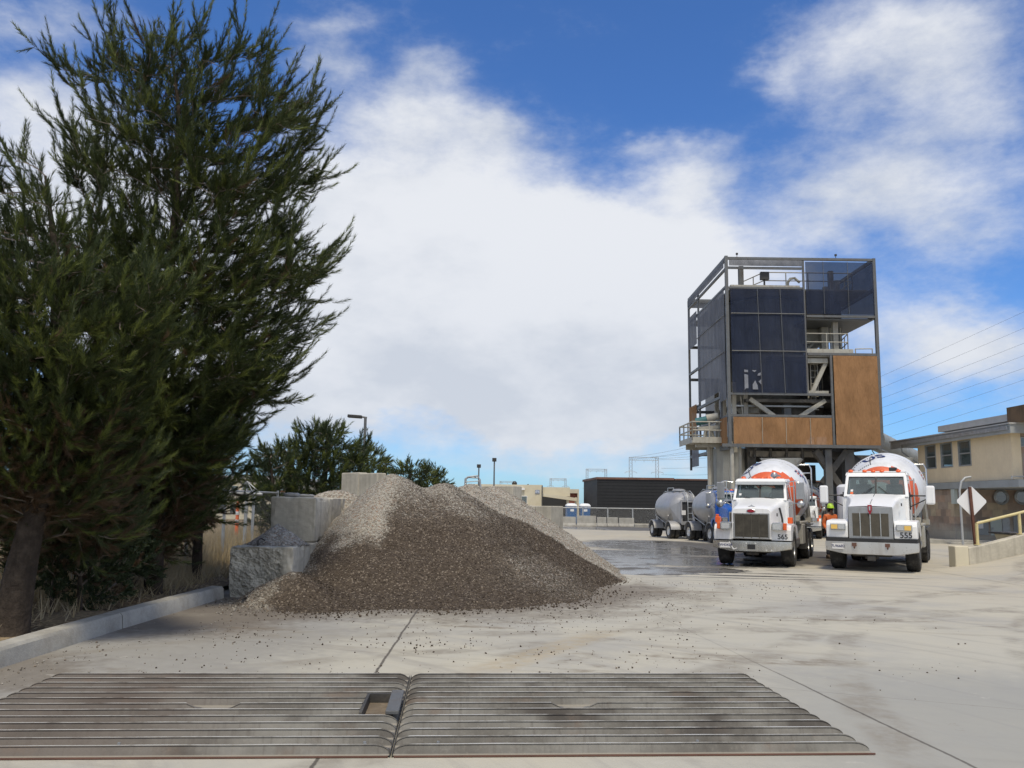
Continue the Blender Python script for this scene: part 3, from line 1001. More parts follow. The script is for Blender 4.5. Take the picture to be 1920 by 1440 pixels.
# stones rolled out over the slab, thinning away from the toe
k = 0
while k < 3000:
    x, y = random.uniform(-5.1, 6.5), random.uniform(8.2, 21)
    h = on_pile(x, y) if px0 < x < px1 and y > py0 else -1
    if h > -.005:
        continue
    if -5.2 < x < -4.0 and y > 15.6:
        continue
    # distance to toe by sampling the analytic height
    hh = pile_h(x, y)
    dist = max(0, -hh) * 4.5
    c = (x - 1.2) ** 2 / 9 + (y - 14.0) ** 2 / 7
    pr = math.exp(-dist * 3.4) + .010 * math.exp(-c) + .035 * math.exp(-((x + 4.3) ** 2 / 1.6 + (y - 12.2) ** 2 / 9)) + .12 * math.exp(-((x + 4.9) ** 2 / .5 + (y - 8.9) ** 2 / 1.6)) + .0005
    if x > 2.6 and y < 14 + (x - 2.6) * 1.2:
        pr *= .12
    pr *= .25 + 1.6 * max(0, noise.noise((x * .8, y * .8, 3.3)) + .15) if dist > .5 else 1
    if random.random() < pr:
        s = .010 + .026 * random.random() ** 2.6
        if dist < .5 and random.random() < .16:
            s = random.uniform(.032, .058)
        pts.append((x, y, s * .22)); siz.append(s)
        k += 1
tag(stones(pts, siz, 'loose_gravel', MATS['gravel_stone']), 'loose stones on the heap and rolled out over the slab', 'gravel', kind='stuff')

def small_heap(cx, cy, z0, rx, ry, Hh, label):
    m = MB()
    n = 46
    vs, fs = [], []
    hs = {}
    for j in range(n + 1):
        for i in range(n + 1):
            a, b = -1 + 2 * i / n, -1 + 2 * j / n
            r = math.hypot(a, b)
            h = Hh * max(0, 1 - r) ** 1.05 + .05 * noise.noise((a * 3, b * 3, cx)) * max(0, 1 - r) * 2 + random.gauss(0, .006)
            hs[i, j] = h
            vs.append((cx + a * rx, cy + b * ry, z0 + h - .012))
    for j in range(n):
        for i in range(n):
            if max(hs[i, j], hs[i + 1, j + 1]) > .012:
                q = j * (n + 1) + i
                fs.append((q, q + 1, q + n + 2, q + n + 1))
    m.add(vs, fs)
    o = tag(m.build('gravel_heap', MATS['gravel_bed'], smooth=80, recalc=False), label, 'gravel heap')
    return o
small_heap(-4.46, 16.72, .90, .60, .74, .40, 'small heap of stones lying on top of the low concrete blocks')

# ------------------------------------------------------------------ concrete bunker blocks
def block(x0, x1, y0, y1, z0, z1, label, rough=None, mt='wall_concrete', chip=.012, cat='concrete block', name='concrete_block', group='blocks of the bunker wall'):
    bm = bmesh.new()
    bmesh.ops.create_cube(bm, size=1)
    for v in bm.verts:
        v.co = Vector((x0 + (v.co.x + .5) * (x1 - x0), y0 + (v.co.y + .5) * (y1 - y0), z0 + (v.co.z + .5) * (z1 - z0)))
    bmesh.ops.bevel(bm, geom=bm.edges[:], offset=.02, segments=1, affect='EDGES')
    cuts = 58 if rough else 22
    bmesh.ops.subdivide_edges(bm, edges=[e for e in bm.edges if e.calc_length() > .3], cuts=cuts, use_grid_fill=True)
    bm.normal_update()
    off = {}
    for v in bm.verts:
        c = v.co
        a = chip * noise.noise(c * 3.0) + chip * .6 * noise.noise(c * 11.0)
        if rough and abs(v.normal.y) > .5 and c.y < y0 + .05:
            t = min(1, max(0, (x1 - .16 - c.x) / .1))
            a += t * (.07 * noise.noise(c * 2.2) + .05 * noise.noise(c * 5.3) + .045 * (.5 - abs(noise.noise(c * 9.0))) + .03 * noise.noise(c * 17.0) + .022 * noise.noise(c * 34.0) - .04)
        dd = sorted((min(c.x - x0, x1 - c.x), min(c.y - y0, y1 - c.y), min(c.z - z0, z1 - c.z)))
        ins = Vector((0, 0, 0))
        if dd[1] < .09:
            k_ = (1 - dd[1] / .09) * max(0, noise.noise(c * 4.3 + Vector((x0 * 3, 0, 7))) + .05) * .085
            ins = (Vector(((x0 + x1) / 2, (y0 + y1) / 2, (z0 + z1) / 2)) - c).normalized() * k_
        off[v] = v.normal * a + ins
    for v, a in off.items():
        v.co += a
    me = bpy.data.meshes.new(name)
    bm.to_mesh(me); bm.free()
    me.materials.append(MATS[mt])
    if rough:
        me.materials.append(MATS['rough_concrete'])
        for p in me.polygons:
            if p.center.y < y0 + .16 and p.center.x < x1 - .1:
                p.material_index = 1
    o = bpy.data.objects.new(name, me)
    C.objects.link(o)
    return tag(o, label, cat, group)
fb = block(-5.03, -3.9, 15.7, 17.12, -.02, .90, 'rough broken-faced concrete block at the front end of the bunker wall', rough=True)
m = MB(); m.tube([(-4.62, 16.0, .86), (-4.62, 16.0, 1.0), (-4.60, 16.1, 1.03), (-4.56, 16.2, 1.0), (-4.56, 16.2, .86)], .014, 6); m.build('lifting_loop', MATS['dark_steel'], fb, smooth=60)
block(-4.84, -3.91, 17.15, 18.72, -.02, .895, 'low concrete block second from the front, beneath the upper corner block')
block(-4.82, -3.9, 18.75, 20.3, -.02, .90, 'low concrete block third from the front, half buried by gravel')
block(-4.84, -3.93, 17.5, 18.82, .91, 1.80, 'upper corner concrete block with a yellowish chipped vertical edge')
block(-4.83, -3.942, 18.87, 20.22, .91, 1.80, 'upper concrete block just behind the yellowish corner block')
block(-4.84, -3.93, 20.26, 21.8, .91, 1.80, 'farthest upper concrete block, its face cut off by the gravel slope')
block(-4.90, -4.0, 20.34, 21.8, -.02, .9, 'farthest low concrete block buried behind the gravel slope')
m = MB()
for (cx, cy, s) in ((-4.5, 19.3, .2), (-4.35, 19.9, .22)):
    pass
def bag(cx, cy, cz, lx, ly, lz, label):
    bm = bmesh.new()
    bmesh.ops.create_uvsphere(bm, u_segments=20, v_segments=12, radius=1)
    for v in bm.verts:
        c = v.co
        q = lambda a: math.copysign(abs(a) ** .6, a)
        v.co = Vector((cx + q(c.x) * lx / 2, cy + q(c.y) * ly / 2, cz + (q(c.z) + 1) * lz / 2 + .012 * noise.noise(c * 2)))
    me = bpy.data.meshes.new('rubble_lump')
    bm.to_mesh(me); bm.free()
    me.materials.append(MATS['concrete'])
    me.polygons.foreach_set('use_smooth', [True] * len(me.polygons))
    o = bpy.data.objects.new('rubble_lump', me)
    C.objects.link(o)
    tag(o, label, 'concrete lump', 'lumps on the bunker wall')
bag(-4.57, 18.1, 1.80, .32, .3, .09, 'rounder lump of set concrete lying on the upper corner block')
bag(-4.38, 18.5, 1.80, .36, .3, .065, 'flatter lump of set concrete lying on the upper corner block')

# bay walls further back
def bay_wall(p0, p1, thick, ztop, label, panels):
    a, b = Vector((p0[0], p0[1], 0)), Vector((p1[0], p1[1], 0))
    t = (b - a); ln = t.length; t.normalize()
    nn = Vector((-t.y, t.x, 0))
    root = thing('bay_wall', label, 'concrete wall', (a.x, a.y, 0), math.atan2(t.y, t.x), 'concrete bay walls behind the gravel')
    k = ln / panels
    for i in range(panels):
        m = MB()
        m.bx(i * k + .012, (i + 1) * k - .012, -thick / 2, thick / 2, -.4, ztop + random.uniform(-.03, .03))
        m.build('panel', MATS['wall_concrete'], root, bev=.025)
    return root
q0, q1 = at(648, 900, 25.5), at(716, 900, 24.0)
bay_wall((q0.x, q0.y), (q1.x, q1.y), .3, 2.52, 'tall concrete wall behind the heap, in front of the bushy conifer', 2)
q0, q1 = at(880, 920, 28.5), at(971, 920, 27.6)
bay_wall((q0.x, q0.y), (q1.x, q1.y), .6, 2.28, 'mid-height concrete bay wall showing above the right slope of the heap', 3)
q0, q1 = at(960, 960, 31.0), at(1045, 960, 30.0)
bay_wall((q0.x, q0.y), (q1.x, q1.y), .9, 1.66, 'low concrete bay wall at the right foot of the heap', 3)
# ------------------------------------------------------------------ trees
def tri_mesh(name, V, mats, mi):
    n = len(V) // 3
    me = bpy.data.meshes.new(name)
    me.vertices.add(len(V)); me.vertices.foreach_set('co', np.asarray(V, np.float32).ravel())
    me.loops.add(3 * n); me.loops.foreach_set('vertex_index', np.arange(3 * n, dtype=np.int32))
    me.polygons.add(n); me.polygons.foreach_set('loop_start', np.arange(0, 3 * n, 3, dtype=np.int32))
    for q in mats:
        me.materials.append(MATS[q])
    me.polygons.foreach_set('material_index', np.asarray(mi, np.int32))
    me.update(calc_edges=True)
    return me

def unit(a):
    return a / np.maximum(np.linalg.norm(a, axis=1)[:, None], 1e-9)

def make_needles(P, D, Ln, kind, per, nl, nw, rg, spread=.75, curve=.16):
    """P starts, D directions, Ln lengths of shoots; returns triangle soup and material indices"""
    n = len(P)
    t = np.linspace(.10, 1.0, per)[None, :] * np.ones((n, 1)) + rg.normal(0, .02, (n, per))
    base = P[:, None, :] + D[:, None, :] * (Ln[:, None] * t)[:, :, None]
    base[:, :, 2] += curve * Ln[:, None] * t * t
    tang = D[:, None, :] + np.array([0, 0, 2 * curve])[None, None, :] * t[:, :, None]
    tang = tang.reshape(-1, 3)
    tang = unit(tang)
    rv = unit(rg.normal(size=tang.shape))
    perp = unit(np.cross(tang, rv))
    sp = spread * (1.05 - .55 * t.reshape(-1))
    nd = unit(tang + perp * sp[:, None] + rg.normal(0, .10, tang.shape))
    side = unit(np.cross(nd, unit(rg.normal(size=tang.shape))))
    b = base.reshape(-1, 3)
    l = nl * rg.uniform(.65, 1.15, len(b))
    wd = nw * rg.uniform(.7, 1.2, len(b))
    V = np.stack([b - side * wd[:, None] / 2, b + side * wd[:, None] / 2, b + nd * l[:, None]], 1).reshape(-1, 3)
    mi = np.repeat(kind, per)
    # bare stem of each shoot
    s2 = unit(np.cross(D, unit(rg.normal(size=D.shape))))
    e = P + D * Ln[:, None] * .9
    e[:, 2] += curve * Ln * .8
    S = np.stack([P - s2 * .004, P + s2 * .004, e], 1).reshape(-1, 3)
    V = np.concatenate([V, S])
    mi = np.concatenate([mi, np.full(n, 3)])
    return V, mi

def grow(trunks, ells, n_attr, seed, step=.22, kill=.34, up=.12, zop=99, opn=1.0):
    rg = np.random.default_rng(seed)
    nodes, par, fixed = [], [], []
    for tr in trunks:
        prev = -1
        for i, (p, r) in enumerate(tr):
            if i == 0:
                nodes.append(Vector(p)); par.append(-1); fixed.append(r); prev = len(nodes) - 1
                continue
            a = nodes[prev].copy()
            b = Vector(p); ra = fixed[prev]
            k = max(1, int((b - a).length / step))
            for j in range(1, k + 1):
                nodes.append(a.lerp(b, j / k)); par.append(prev); fixed.append(ra + (r - ra) * j / k)
                prev = len(nodes) - 1
    ntr = len(nodes)
    vol = np.array([e[1] * e[2] * e[3] for e in ells]) ** .8 * np.array([e[4] if len(e) > 4 else 1.0 for e in ells])
    cnt = (vol / vol.sum() * n_attr).astype(int)
    A = []
    for e, c in zip(ells, cnt):
        dr = rg.normal(size=(c, 3)); dr /= np.linalg.norm(dr, axis=1)[:, None]
        rad = rg.random(c) ** .42
        A.append(np.array(e[0])[None] + dr * rad[:, None] * np.array(e[1:4])[None])
    A = [Vector(a) for a in np.concatenate(A)]
    ka = [kill * (opn if a.z > zop else 1.0) for a in A]
    alive = list(range(len(A)))
    for it in range(90):
        kd = kdtree.KDTree(len(nodes))
        for i, q in enumerate(nodes):
            kd.insert(q, i)
        kd.balance()
        acc, keep = {}, []
        for a in alive:
            co, i, dd = kd.find(A[a])
            if dd < ka[a]:
                continue
            keep.append(a)
            v = (A[a] - co).normalized()
            acc[i] = acc.get(i, Vector((0, 0, 0))) + v
        alive = keep
        if not acc:
            break
        grew = 0
        for i, v in acc.items():
            if v.length < 1e-3:
                continue
            dirv = v.normalized() + Vector((0, 0, up)) + Vector(rg.normal(0, .12, 3))
            if par[i] >= 0:
                dirv += (nodes[i] - nodes[par[i]]).normalized() * .35
            q = nodes[i] + dirv.normalized() * step
            co, j, dd = kd.find(q)
            if dd < step * .3:
                continue
            nodes.append(q); par.append(i); fixed.append(0); grew += 1
        if not grew:
            break
    return nodes, par, fixed, ntr

def pine(name, label, cat, trunks, ells, n_attr, seed, shoots=3, per=42, nl=.095, nw=.0085, sl=(.2, .38), step=.22, kill=.34,
         wind=(0, 0, 0), dead=None, young=.35, group=None, up=.12, tipr=.006, leafset=('needles', 'needles_young', 'needles_dead', 'twig'), upw=.45, spread=.75, rmax=.02, plume=None, zop=99, opn=1.0):
    rg = np.random.default_rng(seed + 100)
    base = Vector(trunks[0][0][0])
    root = thing(name, label, cat, base, 0, group)
    nodes, par, fixed, ntr = grow(trunks, ells, n_attr, seed, step, kill, up, zop, opn)
    n = len(nodes)
    rad = [0.0] * n
    kids = [0] * n
    for i in range(n - 1, -1, -1):
        if rad[i] == 0:
            rad[i] = tipr ** 2.4
        if par[i] >= 0:
            rad[par[i]] += rad[i]; kids[par[i]] += 1
    rad = [r ** (1 / 2.4) for r in rad]
    for i in range(ntr):
        rad[i] = max(fixed[i], min(rad[i], fixed[i] * 1.0))
    # trunk
    m = MB()
    o = 0
    for tr in trunks:
        k = 1
        idx = [o]
        while o + k < ntr and par[o + k] == o + k - 1:
            idx.append(o + k); k += 1
        o += k
        pts = [nodes[i] - base for i in idx]
        rs = [rad[i] * (1 + .10 * noise.noise(nodes[i] * 2.2)) for i in idx]
        rs[0] *= 1.22
        rings = []
        for a, (p, r) in enumerate(zip(pts, rs)):
            t = (pts[min(a + 1, len(pts) - 1)] - pts[max(a - 1, 0)]).normalized()
            e1 = t.cross(Vector((0, 1, 0))).normalized(); e2 = t.cross(e1)
            rings.append([p + (e1 * math.cos(q) + e2 * math.sin(q)) * r * (1 + .12 * noise.noise(Vector((math.cos(q) * 2, math.sin(q) * 2, p.z * .8)))) for q in [2 * math.pi * j / 14 for j in range(14)]])
        m.rings(rings)
    m.build('trunk', MATS['bark'], root, smooth=70)
    # limbs
    m = MB()
    for i in range(ntr, n):
        a, b = nodes[par[i]] - base, nodes[i] - base
        r0, r1 = min(rad[par[i]], rad[i] * 1.25), rad[i]
        m.tube([a, b], [r0, r1], 5 if r1 > .02 else 3, cap=False)
    LV = np.array(m.v)
    LF = np.array([q for f in m.f for q in ((f[0], f[1], f[2]), (f[0], f[2], f[3]))])
    LV = LV[LF.ravel()]
    # shoots with needles
    cen = np.array([e[0] for e in ells]).mean(0)
    P, D, Ln, K = [], [], [], []
    for i in range(ntr, n):
        if rad[i] > rmax:
            continue
        bd = np.array(nodes[i] - nodes[par[i]]); bd /= np.linalg.norm(bd)
        p = np.array(nodes[i])
        out = p - cen; out[2] *= .4; dist = np.linalg.norm(out); out /= max(dist, 1e-6)
        tip = kids[i] == 0
        for s in range((shoots if p[2] < zop else shoots - 1) + (2 if tip else 0)):
            dv = bd * (.8 if tip else .45) + out * .45 + np.array([0, 0, upw]) + np.array(wind) + rg.normal(0, .42, 3)
            dv /= np.linalg.norm(dv)
            P.append(p - bd * step * rg.random()); D.append(dv)
            Ln.append(rg.uniform(*sl))
            kk = 0
            nz = noise.noise(Vector(p) * 1.1)
            if (tip and rg.random() < young + nz * .6) or rg.random() < young * .18:
                kk = 1
            if dead and rg.random() < dead(p):
                kk = 2
            K.append(kk)
            if plume and tip and s == 0:
                ax_ = bd * .5 + out * .5 + np.array([0, 0, upw * 1.2]) + np.array(wind) + rg.normal(0, .25, 3)
                ax_ /= np.linalg.norm(ax_)
                q_ = p.copy()
                for j_ in range(4):
                    ax_ = ax_ + np.array([0, 0, .16]) + rg.normal(0, .10, 3); ax_ /= np.linalg.norm(ax_)
                    P.append(q_.copy()); D.append(ax_.copy()); Ln.append(rg.uniform(*plume) * .42); K.append(0 if j_ < 2 else int(rg.random() < young + .2))
                    if j_ in (1, 2):
                        sd_ = ax_ + rg.normal(0, .5, 3); sd_ /= np.linalg.norm(sd_)
                        P.append(q_.copy()); D.append(sd_); Ln.append(rg.uniform(*sl) * .9); K.append(int(rg.random() < young))
                    q_ = q_ + ax_ * rg.uniform(*plume) * .27
    P, D, Ln, K = np.array(P) - np.array(base)[None], np.array(D), np.array(Ln), np.array(K)
    V, mi = make_needles(P, D, Ln, K, per, nl, nw, rg, spread)
    V = np.concatenate([V, LV])
    mi = np.concatenate([mi, np.full(len(LV) // 3, 4)])
    me = tri_mesh('crown', V, tuple(leafset) + ('limb_bark',), mi)
    ob = bpy.data.objects.new('crown', me)
    C.objects.link(ob)
    ob.parent = root
    return root

def ell(px, py, Y, rx, ry, depth, dens=1.0):
    p = at(px, py, Y)
    k = Y / F
    return (tuple(p), rx * k, depth, ry * k, dens)
def tp(px, py, Y, r):
    return (at(px, py, Y), r)
def root_at(px, py, Y, r):
    p = at(px, py, Y); p.z = .02
    return (p, r)

# the tall pine in the middle of the group
Y2 = 14.4
pine('pine_tree', 'tallest dark pine with a broad open crown spreading over the gravel heap', 'tree',
     [[root_at(285, 1130, 15.0, .15), tp(295, 1000, 14.7, .135), tp(292, 850, Y2, .125), tp(305, 640, Y2, .10), tp(330, 400, Y2, .07), tp(335, 200, Y2, .035), tp(320, 90, Y2, .012)],
      [root_at(238, 1118, 15.4, .06), tp(232, 1000, 15.2, .055), tp(200, 860, 14.8, .05), tp(180, 640, 14.4, .035), tp(170, 400, 14.4, .02)]],
     [ell(300, 165, Y2, 115, 85, 1.3, .20), ell(440, 180, Y2, 100, 85, 1.3, .20), ell(155, 150, Y2, 46, 48, .5, .3), ell(225, 115, Y2, 30, 48, .4, .3), ell(345, 95, Y2, 34, 46, .4, .3), ell(470, 105, Y2, 44, 36, .4, .3),
      ell(525, 290, Y2, 78, 105, 1.3, .22), ell(560, 215, Y2, 32, 55, .5, .3), ell(285, 320, Y2, 150, 120, 1.9, .27), ell(455, 390, Y2, 110, 110, 1.6, .30), ell(535, 515, Y2, 80, 70, 1.2, .32),
      ell(390, 560, Y2, 170, 110, 1.9, .6), ell(250, 540, Y2, 140, 130, 1.6), ell(490, 635, Y2, 75, 40, .9, .45), ell(400, 700, Y2, 125, 85, 1.6), ell(300, 800, Y2, 140, 120, 1.7),
      ell(190, 870, 14.6, 120, 130, 1.3), ell(260, 960, 14.8, 115, 95, 1.2), ell(150, 960, 14.4, 110, 90, 1.1), ell(300, 900, 14.8, 90, 110, 1.2), ell(170, 330, Y2, 45, 90, .9, .22)],
     7000, 21, zop=3.6, opn=1.12, spread=.70, plume=(.55, .95), shoots=4, per=54, nl=.115, wind=(.20, 0, .0), young=.20, nw=.0098, kill=.215, step=.165, sl=(.2, .40),
     dead=lambda p: .75 * max(0, min(1, (2.6 - p[2]) / 1.0)) + .03)
# nearest pine at the left edge
Y1 = 10.6
pine('pine_tree', 'nearest pine with a thick leaning trunk at the left edge of the picture', 'tree',
     [[root_at(18, 1195, Y1, .20), tp(38, 1080, Y1, .175), tp(66, 950, Y1, .155), tp(95, 800, Y1, .13), tp(110, 640, Y1, .09), tp(105, 480, Y1, .05), tp(85, 330, Y1, .014)]],
     [ell(40, 350, Y1, 32, 70, .4, .2), ell(95, 430, Y1, 52, 85, .6, .22), ell(10, 480, Y1, 70, 110, .8, .3), ell(130, 570, Y1, 125, 80, 1.0, .5), ell(30, 650, Y1, 110, 120, 1.1), ell(170, 680, 10.2, 120, 90, .9),
      ell(265, 560, 9.9, 72, 55, .5), ell(255, 640, 10.0, 72, 48, .5), ell(60, 790, Y1, 150, 85, 1.1), ell(20, 880, Y1, 120, 80, .9), ell(170, 880, 11.2, 100, 70, .7), ell(95, 925, 10.9, 120, 75, .7), ell(10, 950, 10.9, 60, 60, .6), ell(165, 985, 11.6, 95, 60, .6), ell(60, 1000, 11.9, 80, 50, .4), ell(-60, 600, Y1, 120, 240, 1.2), ell(150, 800, 10.3, 80, 55, .7)],
     4800, 33, zop=3.4, opn=1.15, spread=.68, plume=(.35, .6), shoots=4, per=52, nl=.10, nw=.0075, young=.30, kill=.165, step=.125, sl=(.16, .32), wind=(.12, 0, 0),
     dead=lambda p: .5 * max(0, min(1, (3.0 - p[2]) / .8)) + .02)
# slimmer pine leaning in front of the fence, nearest the blocks
pine('pine_tree', 'slim shorter pine hanging over the fence nearest the concrete blocks', 'tree',
     [[root_at(368, 1098, 17.6, .10), tp(372, 1000, 17.6, .09), tp(392, 880, 17.6, .07), tp(408, 780, 17.6, .03), tp(412, 735, 17.6, .012)]],
     [ell(415, 775, 17.6, 45, 40, .5), ell(395, 850, 17.6, 60, 65, .7), ell(405, 925, 17.6, 45, 50, .6), ell(355, 945, 17.6, 62, 62, .7), ell(335, 1010, 17.4, 42, 35, .5), ell(340, 880, 17.6, 55, 80, .7)],
     1700, 41, zop=0.0, opn=1.25, plume=(.35, .6), shoots=4, per=44, nl=.10, nw=.0105, young=.20, kill=.19, step=.15, wind=(.12, 0, -.1), upw=.25,
     dead=lambda p: .55 * max(0, min(1, (1.9 - p[2]) / .8)) + .04)
# dark shrub under the pines
pine('shrub', 'dark leafy shrub in the shade beneath the pines', 'shrub',
     [[root_at(150, 1150, 12.6, .04), tp(150, 1080, 12.6, .03)], [root_at(100, 1155, 12.2, .03), tp(95, 1060, 12.2, .02)]],
     [ell(130, 1060, 12.6, 75, 75, .7), ell(200, 1090, 13.2, 55, 50, .6), ell(80, 1020, 12.2, 55, 80, .6), ell(170, 980, 12.8, 90, 70, .7), ell(60, 960, 12.0, 70, 80, .6), ell(235, 1030, 13.6, 60, 60, .6), ell(250, 1070, 14.4, 55, 40, .5), ell(170, 1060, 13.0, 70, 60, .5)],
     2300, 55, shoots=4, per=20, nl=.07, nw=.028, young=.05, kill=.2, step=.15, sl=(.12, .22), spread=1.2, leafset=('leaves_dark', 'leaves_dark', 'needles_dead', 'twig'),
     dead=lambda p: .12)
# bushy conifer behind the blocks
pine('conifer', 'bushy conifer standing behind the bunker blocks, left of the street lamp', 'tree',
     [[root_at(600, 1000, 28.0, .16), tp(605, 920, 28, .12), tp(615, 840, 28, .05), tp(610, 805, 28, .02)], [root_at(520, 1005, 27.0, .09), tp(515, 930, 27, .07), tp(505, 860, 27, .02)]],
     [ell(605, 835, 28, 46, 40, 1.2), ell(560, 875, 28, 62, 45, 1.3), ell(635, 885, 28, 52, 42, 1.3), ell(520, 900, 27.5, 48, 55, 1.1), ell(590, 930, 28, 100, 50, 1.6), ell(510, 960, 26.5, 35, 55, .8), ell(500, 865, 27, 22, 25, .5), ell(668, 850, 28.5, 24, 28, .6)],
     1900, 61, zop=0.0, opn=1.1, spread=.8, plume=(.28, .5), shoots=4, per=30, nl=.13, nw=.018, young=.34, kill=.23, step=.19, sl=(.22, .4), leafset=('leaves_dark', 'needles_young', 'needles_dead', 'twig'))
pine('conifer', 'lighter conifer top showing between the street lamp post and the palm', 'tree',
     [[root_at(692, 960, 38.0, .14), tp(692, 900, 38, .1), tp(688, 850, 38, .03)]],
     [ell(690, 872, 38, 34, 30, 1.0), ell(668, 860, 38, 25, 30, .9), ell(685, 905, 38, 32, 30, 1.0)],
     700, 67, shoots=4, per=26, nl=.15, nw=.024, young=.55, kill=.34, step=.28, sl=(.28, .5), leafset=('leaves_dark', 'needles_young', 'needles_dead', 'twig'))
# far trees over the crest of the heap
for (nm, lb, els, sd) in (
    ('far_tree', 'far bushy tree behind the heap, nearest the palm', [(768, 888, 32, 20), (750, 897, 28, 16), (790, 886, 20, 16), (775, 908, 40, 18)], 71),
    ('far_tree', 'far low bushy tree behind the heap, right of its taller neighbour', [(818, 892, 20, 11), (805, 896, 26, 11), (800, 882, 9, 15), (812, 910, 34, 14)], 73)):
    Yf = 62 if sd == 71 else 66
    pine(nm, lb, 'tree', [[root_at(els[0][0], 960, Yf, .2), tp(els[0][0], 905, Yf, .14), tp(els[0][0], 880, Yf, .05)]],
         [ell(a, b, Yf, c, d_, 1.4) for (a, b, c, d_) in els], 420, sd, shoots=3, per=18, nl=.25, nw=.05, young=.3, kill=.42, step=.36, sl=(.35, .6), leafset=('leaves_dark', 'needles_young', 'needles_dead', 'twig'), group='far trees behind the heap')
# palm
p = at(722, 872, 74)
root = thing('palm_tree', 'small distant fan palm standing above the heap crest', 'palm tree', (p.x, p.y, gz(74)))
m = MB()
m.tube([(0, 0, 0), (.1, 0, 2.5), (0, 0, p.z - gz(74))], [.28, .2, .18], 10)
m.build('trunk', MATS['bark'], root, smooth=60)
m = MB()
random.seed(4)
for i in range(46):
    a, e = random.uniform(0, 6.28), random.uniform(-.9, 1.4)
    dv = Vector((math.cos(a) * math.cos(e), math.sin(a) * math.cos(e), math.sin(e)))
    sd = dv.cross(Vector((0, 0, 1))).normalized() if abs(dv.z) < .98 else Vector((1, 0, 0))
    o = Vector((0, 0, p.z - gz(74)))
    for k in range(-3, 4):
        q = (dv + sd * k * .16).normalized()
        ln = 1.15 * (1 - .06 * abs(k)) * random.uniform(.85, 1.1)
        tip = o + q * ln + Vector((0, 0, -.25 * random.random()))
        mid = o + q * ln * .55
        m.add([o + q * .3, mid + sd * .05, tip, mid - sd * .05], [(0, 1, 2, 3)])
m.build('crown', MATS['palm_leaves'], root)

# dry grass along the fence
rg = np.random.default_rng(9)
n = 15000
gx = rg.uniform(-9.5, -5.7, n); gy = rg.uniform(9.5, 30, n)
dens = np.clip((gy - 10) / 6, .12, 1) * np.where(gx > -6.0, .25, 1)
kp = rg.random(n) < dens
gx, gy = gx[kp], gy[kp]
n = len(gx)
gzv = np.array([soil_z(a, b) for a, b in zip(gx, gy)])
hh = rg.uniform(.15, .75, n) * np.where(gx < -6.6, 1.25, .55)
bp = np.stack([gx, gy, gzv - .02], 1)
V = []
for k in range(2):
    an = rg.uniform(0, 6.28, n)
    sd = np.stack([np.cos(an), np.sin(an), np.zeros(n)], 1) * .011
    tip = bp + np.stack([rg.normal(0, .16, n), rg.normal(0, .16, n), hh * rg.uniform(.7, 1.1, n)], 1)
    V.append(np.stack([bp - sd, bp + sd, tip], 1))
V = np.concatenate(V).reshape(-1, 3)
me = tri_mesh('dry_grass', V, ['dry_blades'], np.zeros(len(V) // 3))
o = bpy.data.objects.new('dry_grass', me); C.objects.link(o)
tag(o, 'dry tan grass growing along the chain link fence', 'grass', kind='stuff')
# ------------------------------------------------------------------ batching tower
YF = 54.0
TX = lambda px: at(px, 660, YF).x
TZ = lambda py: at(1500, py, YF).z
xL, xM, xO, xR = TX(1365), TX(1511), TX(1557), TX(1645.5)
YB = at_x(1291, 560, xL).y
YM1 = at_x(1310, 620, xL).y
YM2 = at_x(1352, 720, xL).y
G0 = gz(56)
zT, zS, z1, z2, z3, z4, z5, z6 = TZ(486), TZ(502), TZ(541), TZ(592), TZ(665), TZ(738), TZ(781), TZ(835)
tower = thing('batching_tower', 'tall concrete batching tower clad in navy and orange netting above the trucks', 'tower', (0, 0, 0))
T = lambda nm, mb, mt, **k: mb.build(nm, MATS[mt], tower, **k)
def post(x, y, za, zb, s=.22, mt='grey_steel', nm='post'):
    m = MB(); m.bx(x - s / 2, x + s / 2, y - s / 2, y + s / 2, za, zb); return T(nm, m, mt)
def beamx(a, b, y, z, s=.2, mt='grey_steel', nm='beam'):
    m = MB(); m.bx(a, b, y - s / 2, y + s / 2, z - s / 2, z + s / 2); return T(nm, m, mt)
def beamy(x, a, b, z, s=.2, mt='grey_steel', nm='beam'):
    m = MB(); m.bx(x - s / 2, x + s / 2, a, b, z - s / 2, z + s / 2); return T(nm, m, mt)
def brace(p0, p1, s=.2, mt='pale_steel', nm='brace'):
    m = MB(); m.beam(p0, p1, s, s); return T(nm, m, mt)
# outer cage
for (x, y, a, b, s) in ((xL, YF, z6 - .15, zT + .15, .19), (xR, YF, z6, zT + .1, .19), (xL, YB, z6 - 1.2, zT, .15), (xR, YB, z6, zT, .15),
                        (xL, YM1, z4 - 2.6, zT, .13), (xM, YF, z4, zT - .1, .12), (xO, YF, z6, z3, .14), (xL, YM2, z6 - .3, z4 + 1.1, .15)):
    post(x, y, a, b, s)
b = .10
beamx(xL + b, xR - b, YF, zT, .16); beamx(xL + b, xM - b, YF, zS - .06, .14); beamx(xL + b, xM - b, YF - .01, z1, .13)
beamx(xM + b, xR - b, YF - .01, z2 - .02, .15); beamx(xM + b, xR - b, YF, z3 + .05, .16); beamx(xL + b, xO - b, YF - .01, z4 - .05, .15)
beamx(xL + b, xO - b, YF - .01, z5 + .02, .15); beamx(xL - .5, xR, YF - .03, z6 - .05, .2)
for z, s in ((zT, .2), (zS - .1, .14), (z1 + .1, .14), (z4 - .05, .18), (z5, .15), (z6 - .2, .2)):
    beamy(xL, YF + .13, YM1 if z == z5 else YB - .12, z, s)
beamy(xL, YM1, YB - .11, z3 + .4, .16); beamy(xL, YM1, YB - .11, z4 + .15, .14)
for z in (zT, z1, z2, z3, z4, z6):
    beamy(xR, YF + .13, YB - .12, z, .2); beamx(xL + b, xR - b, YB, z, .2)
